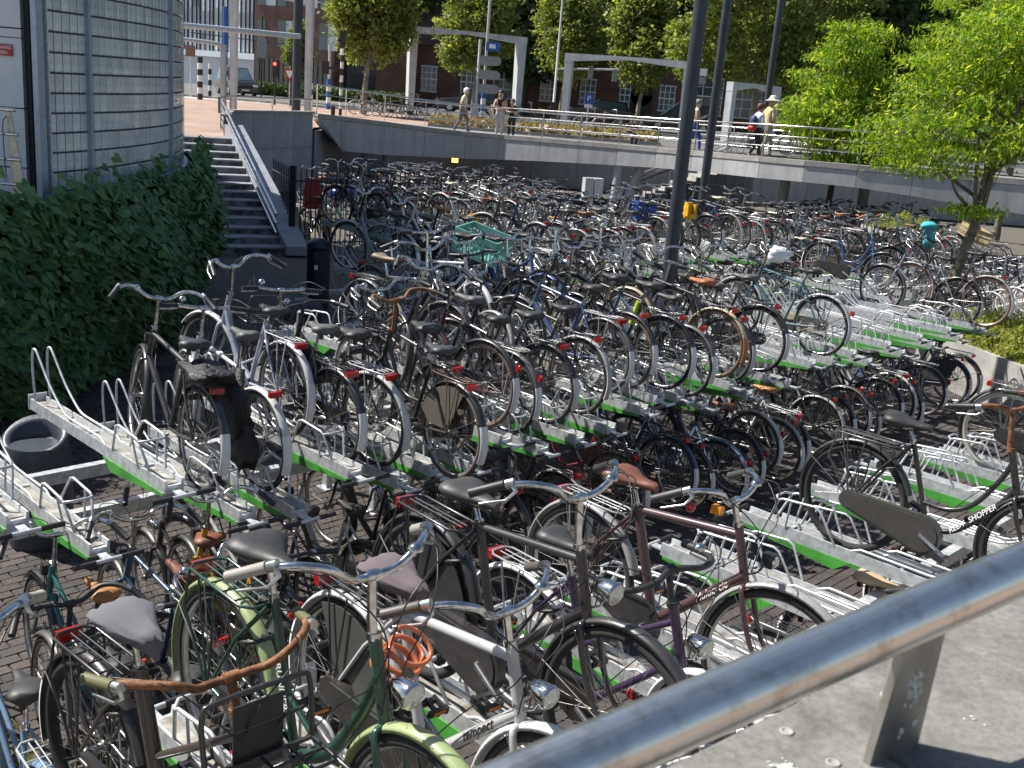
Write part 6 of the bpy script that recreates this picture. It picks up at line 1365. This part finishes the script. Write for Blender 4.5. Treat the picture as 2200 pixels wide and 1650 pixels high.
for i in range(4):
    put('window', cached('gw', lambda: (lambda b: (b.box((0, -.03, 0), (.8, .06, 1.2)), b.mesh('window', ['glassd']))[1])(MB())), t, (.8 + i * 1.15, 0, 3.4)); put('door', cached('gd', lambda: (lambda b: (b.box((0, -.03, 0), (.8, .06, 2)), b.mesh('door', ['mull']))[1])(MB())), t, (.8 + i * 1.15, 0, 1.0))
MT['oldbrick'] = bricktex('old_red_brick', (.26, .12, .075), (.17, .08, .055), (.22, .18, .15), 3.5, coord='Generated' if False else 'Object'); 
t = thing('brick_building', 'long old red brick building with white framed windows under the trees', 'building', (-12.0, 86, 2.1)); MT['rooftile'] = simple('dark_roof_tiles', (.09, .05, .04), (.05, .035, .03), .85, 0, 2)
MT['brickwall'] = simple('old_brick', (.17, .09, .062), (.10, .055, .04), .9, 0, 1.5, detail=10, bump=.3)
b = MB(); b.box((27, 4, 2.3), (54, 8, 4.6)); put('wall', b.mesh('wall', ['brickwall']), t); b = MB(); b.add([(-.4, -.5, 4.6), (54.4, -.5, 4.6), (54.4, 4, 8.6), (-.4, 4, 8.6), (-.4, 8.5, 4.6), (54.4, 8.5, 4.6)], [[0, 1, 2, 3], [3, 2, 5, 4]], 0, False); put('roof', b.mesh('roof', ['rooftile']), t)
b = MB(); b.prism([(0, 4.6), (4, 8.4), (8, 4.6)], 'x', .003, .3); put('gable', b.mesh('gable', ['brickwall']), t)
b = MB(); b.box((1.0, -1.2, 2.1), (2.4, 2.4, 4.2)); b.box((1.0, -1.2, 4.35), (2.7, 2.7, .3)); put('porch', b.mesh('porch', ['brickwall']), t)
def wwin(w_, h_):
    f = MB(); f.box((0, -.05, 0), (w_ + .16, .06, .09)); 
    for z in (-h_ / 2, h_ / 2): f.box((0, -.05, z), (w_ + .2, .08, .09))
    for k in range(4): f.box((-w_ / 2 + w_ * k / 3, -.055, 0), (.06, .07, h_))
    for k in (1, 3): f.box((0, -.045, -h_ / 2 + h_ * k / 4), (w_, .04, .05))
    p = MB(); p.box((0, -.02, 0), (w_, .03, h_)); return f.mesh('frame', ['white']), p.mesh('window', ['glassd'])
f1, p1_ = wwin(1.15, 1.9); f2, p2_ = wwin(2.3, 2.8)
for i in range(16):
    x = 3.6 + i * 3.1; big = i in (2, 7, 8); o = put('window', p2_ if big else p1_, t, (x, 0, 2.5 if big else 2.1)); put('frame', f2 if big else f1, o)
b = MB(); b.lathe([(.95, 0), (.95, .1), (.001, .1)], (20.2, -.02, 3.2), Vector((0, -1, 0)), 20); put('round_window', b.mesh('round_window', ['mull']), t)
b = MB(); b.box((20.2, -.04, 1.1), (1.7, .1, 2.2)); b.lathe([(.85, 0), (.85, .1), (.001, .1)], (20.2, .01, 2.2), Vector((0, -1, 0)), 16); put('door', b.mesh('door', ['mull']), t)
# hedge strip and low greenery in front of the far buildings
# ------------------------------------------------------------------ street furniture on the plaza
MT['blk'] = simple('signal_black', (.02, .02, .02), None, .5); MT['blue'] = simple('sign_blue', (.02, .10, .45), (.02, .08, .38), .4); MT['wrapblue'] = simple('wrap_blue', (.03, .12, .40), None, .5); MT['greyback'] = simple('sign_back_grey', (.26, .27, .27), (.2, .21, .21), .6)
m, t_, bb = nodes('red_signal_lamp'); bb.inputs['Base Color'].default_value = (.6, .02, .02, 1); bb.inputs['Emission Color'].default_value = (1, .03, .02, 1); bb.inputs['Emission Strength'].default_value = 6; MT['redlamp'] = m
def striped(lab, x, y, h, r=.09, top_=None, name='striped_pole', cols=('blk', 'white'), n=None):
    t = thing(name, lab, 'pole', (x, y, PZ)); n = n or int(h / .3)
    for k in range(n): put('band', cached(('sb', r, round(h / n, 3), cols[k % 2]), lambda: (lambda b: (b.tube([(0, 0, 0), (0, 0, h / n)], r, 10), b.mesh('band', [cols[k % 2]]))[1])(MB())), t, (0, 0, h * k / n))
    return t
t = striped('tall black and white striped signal pole beside the first plane tree', -9.3, 52.5, 3.4, .075)
b = MB(); b.box((.0, 0, 3.5), (.25, .2, .7)); b.box((-.35, 0, 2.15), (.7, .12, .12)); b.box((-.75, 0, 2.15), (.25, .2, .6)); put('signal_head', b.mesh('signal_head', ['blk']), t)
striped('short striped pole by the steps at the left edge of the road', -17.9, 58.5, 2.2, .14); striped('slim striped pole by the road with the blue mast behind', -19.6, 66, 1.9, .1); striped('striped pole under the blue mast', -18.7, 66, 2.2, .16)
pole('thick blue mast standing on a striped base by the road', -18.7, 66.02, PZ + 2.2, 3.0, .15, 'wrapblue', 'mast', 'mast')
for lab, x, y, h in (('red traffic light by the road left of the dark post', -14.25, 60, 1.9), ('dark traffic signal pole behind the yield sign', -13.6, 61, 2.6)):
    t = thing('traffic_light', lab, 'traffic light', (x, y, PZ)); b = MB(); b.tube([(0, 0, 0), (0, 0, h)], .05, 8); put('pole', b.mesh('pole', ['blk']), t)
    b = MB(); b.box((0, 0, h), (.26, .2, .85)); put('signal_head', b.mesh('signal_head', ['blk']), t)
    b = MB(); b.lathe([(.085, 0), (.085, .03), (.001, .03)], (0, -.1, h + .26), Vector((0, -1, 0)), 12); put('signal_lamp', b.mesh('signal_lamp', ['redlamp' if 'red' in lab else 'blk']), t)
t = thing('yield_sign', 'white and red triangular give way sign left of the dark post', 'sign', (-13.0, 58, PZ)); b = MB(); b.tube([(0, 0, 0), (0, 0, 2.1)], .03, 8); put('pole', b.mesh('pole', ['galv']), t)
b = MB(); b.prism([(-.36, 1.95), (.36, 1.95), (0, 1.3)], 'y', -.06, -.04); put('sign_plate', b.mesh('sign_plate', ['signred']), t); b = MB(); b.prism([(-.22, 1.87), (.22, 1.87), (0, 1.47)], 'y', -.07, -.061); put('sign_field', b.mesh('sign_field', ['white']), t)
t = thing('brown_sign', 'small dark brown sign on a pole beside the blue mast', 'sign', (-19.5, 62, PZ)); b = MB(); b.tube([(0, 0, 0), (0, 0, 2.4)], .04, 8); put('pole', b.mesh('pole', ['galv']), t); b = MB(); b.box((0, -.06, 2.5), (.55, .04, .6)); put('sign_plate', b.mesh('sign_plate', ['brownfac']), t)
for lab, x, y, h in (('blue and white wrapped pole behind the first plane tree', -11.3, 60, 3.4), ('white pole with blue wrap beside the direction boards', -2.75, 58, 9), ('pole with blue wrapped base behind the tall grey portal', -12.7, 62, 4.4)):
    t = thing('wrapped_pole', lab, 'pole', (x, y, PZ)); b = MB(); b.tube([(0, 0, 1.6), (0, 0, h)], .075, 10); put('shaft', b.mesh('shaft', ['portal']), t)
    for k in range(5): b = MB(); b.tube([(0, 0, k * .32), (0, 0, k * .32 + .32)], .13, 10); put('wrap', b.mesh('wrap', ['wrapblue' if k % 2 == 0 else 'white']), t)
t = thing('direction_sign', 'pole with blue parking board and three grey direction boards inside the first portal', 'sign', (-2.95, 55, PZ)); b = MB(); b.tube([(0, 0, 0), (0, 0, 1.0), (0, 0, 1.05), (0, 0, 4.1)], [.16, .16, .07, .07], 12); put('pole', b.mesh('pole', ['portal']), t)
for k, z in enumerate((1.78, 2.45, 3.12)):
    b = MB(); w_ = 1.15; b.prism([(.08, z - .22), (w_ * .85, z - .22), (w_, z - .1), (w_, z + .1), (w_ * .85, z + .22), (.08, z + .22)], 'y', -.06, -.02); put('direction_board', b.mesh('direction_board', ['greyback']), t, rot=(0, 0, rad(-14)))
b = MB(); b.prism([(.3, 3.6), (.95, 3.6), (1.0, 3.65), (1.0, 3.98), (.95, 4.03), (.3, 4.03)], 'y', -.06, -.02); put('parking_board', b.mesh('parking_board', ['blue']), t); b = MB(); b.box((.62, -.065, 3.82), (.32, .01, .2)); put('car_symbol', b.mesh('car_symbol', ['white']), t)
t = thing('parking_sign', 'blue parking sign with a white P on a post behind the railing', 'sign', (2.42, 50, PZ)); b = MB(); b.tube([(0, 0, 0), (0, 0, 1.9)], .03, 8); put('pole', b.mesh('pole', ['galv']), t)
b = MB(); b.box((0, -.05, 1.72), (.36, .03, .42)); put('sign_plate', b.mesh('sign_plate', ['blue']), t); b = MB(); b.box((0, -.05, 1.40), (.36, .03, .16)); put('sub_plate', b.mesh('sub_plate', ['white']), t); text('letter', 'P', MT['white'], .36, frame_at((0, -.07, 1.72), (1, 0, 0), (0, -1, 0)), t)
t = thing('signal_mast', 'slim mast with a long horizontal signal arm between the two portals', 'mast', (.95, 56.5, PZ)); b = MB(); b.tube([(0, 0, 0), (0, 0, 1.2), (0, 0, 1.25), (0, 0, 6.5)], [.12, .12, .07, .05], 10); put('shaft', b.mesh('shaft', ['portal']), t); b = MB(); b.tube([(0, 0, 3.05), (3.2, .3, 3.25)], .05, 8); put('arm', b.mesh('arm', ['portal']), t)
b = MB(); b.box((1.75, .1, 3.0), (.25, .2, .6)); b.box((3.0, .2, 2.95), (.25, .2, .6)); put('signal_head', b.mesh('signal_head', ['greyback']), t); b = MB(); b.box((.0, -.15, 1.0), (.25, .2, .8)); put('signal_head', b.mesh('signal_head', ['blk']), t)
t = thing('route_sign', 'small white signboard on a thin post between the two tall lamp posts', 'sign', (5.75, 41.5, 2.3)); b = MB(); b.tube([(0, 0, 0), (0, 0, 3)], .03, 8); put('pole', b.mesh('pole', ['galv']), t); b = MB(); b.box((.3, -.05, 2.85), (.5, .03, .26)); put('sign_plate', b.mesh('sign_plate', ['white']), t); b = MB(); b.box((.28, -.05, 2.53), (.5, .03, .26)); put('lower_plate', b.mesh('lower_plate', ['greyback']), t)
pole('short black bollard on the plaza left of the striped signal pole', -8.75, 47.6, PZ, .55, .09, 'blk', 'bollard', 'bollard')
t = thing('round_lamp', 'grey rounded lamp hanging on a thin mast in front of the brown building', 'street lamp', (-17.5, 70, PZ)); b = MB(); b.tube([(0, 0, 0), (0, 0, 5)], .05, 8); b.tube([(-4.5, 0, 3.7), (1.4, 0, 3.45)], .04, 6); put('mast', b.mesh('mast', ['blk']), t); b = MB(); b.prism([(-.3, 2.5), (.3, 2.5), (.36, 3.4), (.2, 3.8), (-.1, 3.85), (-.3, 3.5)], 'y', -.12, .12); put('lamp_head', b.mesh('lamp_head', ['greyback']), t)
# slim light street tree by the office and its neighbours
tree('slim light green street tree in front of the brown building', (-15.2, 70, PZ), [(0, 0, 0), (0, 0, 1.5), (.05, 0, 4)], .06, [((0, 0, 2.9), (.75, .7, 1.7)), ((.2, 0, 4.2), (.5, .5, .8))], 4200, .13, 'plane', MT['bark'], seed=51, name='street_tree', clr=.2)
# ------------------------------------------------------------------ cars
MT['carp'] = objcol('car_paint', .2, metal=.2, coat=1.0, dirt=.05)
def car(lab, x, y, yaw, col, L=4.5, H_=1.65):
    t = thing('parked_car', lab, 'car', (x, y, PZ), (0, 0, rad(yaw)), 'cars on the road beyond the plaza'); hw = .9; b = MB()
    prof = [(-L / 2, .35), (-L / 2 - .02, .8), (-L / 2 + .15, .98), (L * .20, 1.02), (L / 2 - .25, .92), (L / 2, .72), (L / 2, .32)]
    secs = []
    for y_, ins in ((-hw, .06), (-hw + .04, 0), (hw - .04, 0), (hw, .06)): secs.append([(px_ * (1 - ins * .3), y_, pz_ - (ins if pz_ > .6 else -ins * .5)) for px_, pz_ in prof])
    b.loft(secs, 0, smooth=False); put('body', b.mesh('body', ['carp']), t, color=col)
    b = MB(); pr = [(-L / 2 + .25, .96), (-L / 2 + .55, H_ - .06), (L * .02, H_), (L * .25, .98)]; secs = [[(a, s * hw * (.93 if z < 1.2 else .78), z) for a, z in pr] for s in (-1, 1)]; b.loft(secs, 0, smooth=False); put('roof', b.mesh('roof', ['carp']), t, color=col)
    b = MB()
    for s in (-1, 1): b.add([(-L / 2 + .50, s * hw * .935, 1.02), (L * .20, s * hw * .935, 1.02), (L * .02, s * hw * .80, H_ - .08), (-L / 2 + .68, s * hw * .80, H_ - .12)], [[0, 1, 2, 3]], 0, False)
    put('side_window', b.mesh('side_window', ['glassd']), t); b = MB(); b.add([(L * .245, -.78, 1.02), (L * .245, .78, 1.02), (L * .035, .66, H_ - .05), (L * .035, -.66, H_ - .05)], [[0, 1, 2, 3]], 0, False); put('windscreen', b.mesh('windscreen', ['glassd']), t, (.015, 0, .005))
    for xx in (-L * .31, L * .31):
        for s in (-1, 1): b = MB(); b.lathe([(.33, -.1), (.35, -.05), (.35, .08), (.30, .1), (.19, .11), (.001, .10)], (0, 0, 0), Vector((0, s, 0)), 16); wo_ = put('wheel', cached(('cw', s), lambda: b.mesh('wheel', ['blk'])), t, (xx, s * (hw - .10), .345)); b = MB(); b.lathe([(.19, .112), (.001, .125)], (0, 0, 0), Vector((0, s, 0)), 10); put('rim', cached(('cr', s), lambda: b.mesh('rim', ['alu'])), wo_)
    for s in (-1, 1): b = MB(); b.box((L / 2 - .04, s * .66, .72), (.1, .34, .14)); put('headlight', cached(('ch', s, L), lambda: b.mesh('headlight', ['lens'])), t); b = MB(); b.box((-L / 2 + .0, s * .70, .80), (.06, .2, .22)); put('tail_light', cached(('ct', s, L), lambda: b.mesh('tail_light', ['red'])), t)
    b = MB(); b.box((L / 2 + .005, 0, .42), (.02, .5, .11)); put('number_plate', b.mesh('number_plate', ['white']), t); b = MB(); b.box((L / 2 + .0, 0, .62), (.03, .9, .16)); put('grille', b.mesh('grille', ['blk']), t)
car('black off-road car driving on the road near the white office', -19.9, 73, -60, (.015, .016, .018), 4.5, 1.8)
car('dark car parked in tree shade behind the first white portal', -4.4, 76, 178, (.03, .03, .035)); car('second dark car parked under the trees, behind the flower bed', 4.5, 76, 180, (.02, .02, .025)); car('dark van-like car behind the seated man', 9.5, 72, 180, (.03, .032, .04), 4.8, 1.9)
# bicycles on the plaza
for i, (x, y, yw, cc) in enumerate(((-8.6, 55.5, 20, SILVER), (-7.9, 55.0, 25, BLACK), (-7.1, 55.6, 15, CREAM), (-6.2, 55.2, 28, BLACK), (-5.3, 55.7, 10, SILVER), (-.5, 60, 12, BLACK), (.6, 60.3, 5, BLACK), (1.7, 60.1, 15, NAVY), (3.0, 60.2, 8, BLACK), (4.2, 60.4, 12, DUSTY), (9.6, 38.9, -5, BLACK))):
    kw, cn, sh, sn = look(rb); kw.pop('lean'); kw['color'] = cc
    bicycle(f'{COLN[cc]} bicycle standing on the plaza, {ordn(i + 1)} counted from the striped signal pole', (x, y, PZ + .001 if i < 10 else DKZ(9.6, 38)), yw, 4, group='bicycles standing on the plaza', **kw)
# ------------------------------------------------------------------ litter bins
MT['bindark'] = simple('dark_blue_bin', (.012, .017, .04), (.009, .012, .03), .4)
def bin_(lab, x, y, h, r):
    t = thing('litter_bin', lab, 'litter bin', (x, y, 0)); b = MB(); b.tube([(0, 0, 0), (0, 0, h * .84)], r, 24); put('body', b.mesh('body', ['bindark']), t); b = MB(); b.lathe([(r * 1.06, 0), (r * 1.08, .03), (r * .95, .09), (r * .5, .15), (.01, .16)], (0, 0, h * .86), n=24); put('lid', b.mesh('lid', ['bindark']), t)
    b = MB(); b.box((0, -r * .93, h * .76), (r * 1.1, .04, .12)); put('opening', b.mesh('opening', ['blk']), t, rot=(0, 0, .3)); b = MB(); b.box((0, -r - .002, h * .6), (.06, .004, .08)); put('sticker', b.mesh('sticker', ['white']), t)
bin_('tall dark blue litter bin in the shade behind the third rack corner', -3.55, 18.4, 1.25, .20); bin_('dark litter bin just behind the grey-saddled black bicycle', -2.72, 13.2, 1.25, .24)
t = thing('oval_bin', 'grey bin with a large oval opening below the ivy', 'litter bin', (-3.88, 8.25, 0)); b = MB(); b.lathe([(.24, 0), (.27, .3), (.27, .78), (.24, .88)], n=26); put('body', b.mesh('body', [simple('bin_grey', (.045, .055, .07), (.03, .038, .05), .45)]), t)
b = MB(); S3 = [];
for r, z in ((.24, .88), (.25, .93), (.22, .96), (.17, .92), (.15, .80)): S3.append([(r * 1.1 * cos(2 * pi * j / 26), r * .95 * sin(2 * pi * j / 26), z + .10 * sin(2 * pi * j / 26)) for j in range(26)])
b.loft(S3, 0, cap=False); b.add(S3[-1], [list(range(26))], 1, False); put('rim', b.mesh('rim', [bpy.data.materials['bin_grey'], 'blk']), t)
# ------------------------------------------------------------------ crates, seats, bags lying on bicycles
def crate(lab, p, rot, d, mat, cat='crate'):
    t = thing('crate', lab, cat, p, rot); X, Y, Z = d; m_ = MT[mat]; b = MB(); b.box((0, 0, .008), (X, Y, .012)); put('base', b.mesh('base', [m_]), t)
    for ax, L, o_ in (('x', X, Y / 2), ('y', Y, X / 2)):
        for s in (-1, 1):
            b = MB(); n = int(L / .045)
            for k in range(n + 1):
                u = -L / 2 + L * k / n; c = (u, s * o_, Z / 2) if ax == 'x' else (s * o_, u, Z / 2); b.box(c, (.014, .010, Z * .98) if ax == 'x' else (.010, .014, Z * .98))
            for z, h in ((.02, .05), (Z * .52, .03), (Z - .035, .07)): b.box((0, s * o_, z) if ax == 'x' else (s * o_, 0, z), (L + .012, .016, h) if ax == 'x' else (.0165, L + .010, h - .002))
            put('side', b.mesh('side', [m_]), t)
MT['crateg'] = simple('mint_green_plastic', (.17, .40, .34), (.13, .33, .28), .4); MT['crateb'] = simple('blue_plastic', (.015, .05, .26), (.01, .04, .2), .4); MT['crater'] = simple('red_plastic', (.45, .03, .02), (.36, .02, .015), .45); MT['cyan'] = simple('cyan_cloth', (.06, .50, .60), (.04, .36, .46), .7, bump=.6); MT['yellowp'] = simple('yellow_plastic', (.75, .42, .01), (.65, .36, .01), .4); MT['wood'] = simple('thin_wood', (.42, .33, .20), (.30, .23, .13), .8)
crate('mint green plastic crate tilted on a bicycle carrier near the third rack', (-.48, 12.1, 2.14), (rad(6), rad(12), rad(-28)), (.56, .38, .28), 'crateg')
crate('blue plastic crate on a bicycle beside the thickest lamp post', (2.0, 18.4, 2.02), (0, .1, .2), (.32, .28, .30), 'crateb'); crate('pale wooden fruit box on a bicycle right of the locust trunk', (8.4, 20.2, 1.95), (.3, .2, .5), (.5, .36, .25), 'wood')
def seat(lab, p, yaw, mat, s=1.0):
    t = thing('child_seat', lab, 'child seat', p, (0, 0, rad(yaw))); b = MB(); b.prism([(-.16 * s, .0), (.16 * s, 0), (.19 * s, .35 * s), (.14 * s, .62 * s), (-.14 * s, .62 * s), (-.19 * s, .35 * s)], 'y', -.03, .03); put('backrest', b.mesh('backrest', [MT[mat]]), t); b = MB(); b.box((0, -.16 * s, .03), (.34 * s, .3 * s, .08)); b.box((-.18 * s, -.14 * s, .13), (.04, .26 * s, .2)); b.box((.18 * s, -.14 * s, .13), (.04, .26 * s, .2)); put('seat', b.mesh('seat', [MT[mat]]), t)
seat('yellow child seat on a bicycle right of the thickest lamp post', (2.78, 18.5, 2.1), 30, 'yellowp', .42); seat('red child seat on a bicycle behind the black bar fence', (-5.2, 25.9, .85), 20, 'crater', 1.1); seat('yellow child seat in the dark rows below the footbridge', (-.85, 17.3, 1.75), 10, 'yellowp', .4)
t = thing('bag_cover', 'bright cyan cloth cover hanging over a bicycle saddle by the locust tree', 'cloth', (7.0, 18.7, 2.12)); b = MB(); r_ = random.Random(12); lump(b, (0, 0, .16), (.15, .11, .07), r_); lump(b, (.05, 0, -.03), (.09, .05, .17), r_, amp=.3); put('cloth', b.mesh('cloth', ['cyan']), t)
t = thing('saddle_cover', 'shiny blue cover over a child bicycle behind the bar fence', 'cloth', (-4.55, 26.4, 1.05)); b = MB(); lump(b, (0, 0, .1), (.35, .2, .17), r_); put('cloth', b.mesh('cloth', ['crateb']), t)
t = thing('plastic_bag', 'crumpled white plastic bag on a carrier in the middle of the racks', 'bag', (3.35, 14.0, 2.10)); b = MB(); lump(b, (0, 0, .08), (.15, .1, .09), r_, 8, 0, .25); put('bag_body', b.mesh('bag_body', ['white']), t)
for i, (x, y, c) in enumerate(((-4.75, 25.6, YEL), (-4.05, 26.1, YEL), (-5.2, 26.3, NAVY), (-3.3, 26.6, YEL))):
    bicycle(f'{COLN[c]} bicycle behind the black bar fence, {ordn(i + 1)} from the stairs', (x, y, 0), -75 + i * 9, 3, color=c, frame='city', thick=1.2, detail=False, guard=c, saddle=(.03, .03, .03), frontc=c if c == YEL else None, group='bicycles behind the bar fence')
# ------------------------------------------------------------------ under the bridge
t = thing('stone_stairs', 'stone stairs with steel handrails climbing behind the pale slanting columns', 'staircase', (4.6, 43.6, 0)); 
for k in range(12): b = MB(); b.box((k * .36, 0, k * .088 + .08), (.38, 2.6, .17 + k * .176)); put('step', b.mesh('step', ['concrete']), t)
for y in (-1.35, 0, 1.35):
    b = MB(); b.tube([(-.4, y, .85), (4.2, y, 3.0)], .03, 8)
    for k in range(4): b.tube([(k * 1.2, y, .1 + k * .5), (k * 1.2, y, 1.0 + k * .56)], .02, 6)
    put('handrail', b.mesh('handrail', ['stainless']), t)
m, t_, bb = nodes('warm_lit_sign'); bb.inputs['Base Color'].default_value = (.8, .5, .1, 1); bb.inputs['Emission Color'].default_value = (1, .55, .12, 1); bb.inputs['Emission Strength'].default_value = 1.6; MT['warm'] = m
t = thing('lit_sign', 'small warm yellow lit sign on the dark wall under the footbridge', 'sign', (-3.25, 46.7, .98)); b = MB(); b.box((0, 0, 0), (.28, .06, .5)); put('lamp_panel', b.mesh('lamp_panel', ['warm']), t); b = MB(); b.box((0, .03, 0), (.34, .04, .56)); put('frame', b.mesh('frame', ['blk']), t)
for i, (x, z) in enumerate(((5.2, 1.35), (7.4, 1.55))):
    t = thing('wall_light', ('first' if i == 0 else 'second') + ' round white wall light beside the stairs under the footbridge', 'wall light', (x, 46.75, z)); b = MB(); b.lathe([(.16, 0), (.16, .06), (.12, .10), (.001, .12)], (0, 0, 0), Vector((0, -1, 0)), 16); put('lens', b.mesh('lens', ['white']), t); b = MB(); b.lathe([(.19, 0), (.19, .05), (.165, .07)], (0, .01, 0), Vector((0, -1, 0)), 16); put('ring', b.mesh('ring', ['blk']), t)
t = thing('meter_cabinet', 'small pale grey double-door cabinet on a post standing among the bicycles under the bridge', 'cabinet', (2.05, 34.5, .2)); 
for s in (-1, 1): b = MB(); b.box((s * .16, 0, .95), (.29, .3, .62)); put('door', b.mesh('door', ['portal']), t, rot=(0, 0, .3))
b = MB(); b.box((0, 0, .32), (.12, .12, .64)); put('post', b.mesh('post', ['galv']), t)
# ------------------------------------------------------------------ low green strip
rg = np.random.RandomState(3); n = 9000; C = np.stack([rg.uniform(-23, -9, n), rg.uniform(79, 82, n), PZ + rg.uniform(0, .9, n)], 1); A = rg.normal(0, 1, (n, 3)); A /= np.linalg.norm(A, axis=1)[:, None]; B = np.cross(A, rg.normal(0, 1, (n, 3))); B /= np.linalg.norm(B, axis=1)[:, None]
o = cards('undergrowth', C, A * .13, B * .08, LF['dark']); o['kind'] = 'stuff'
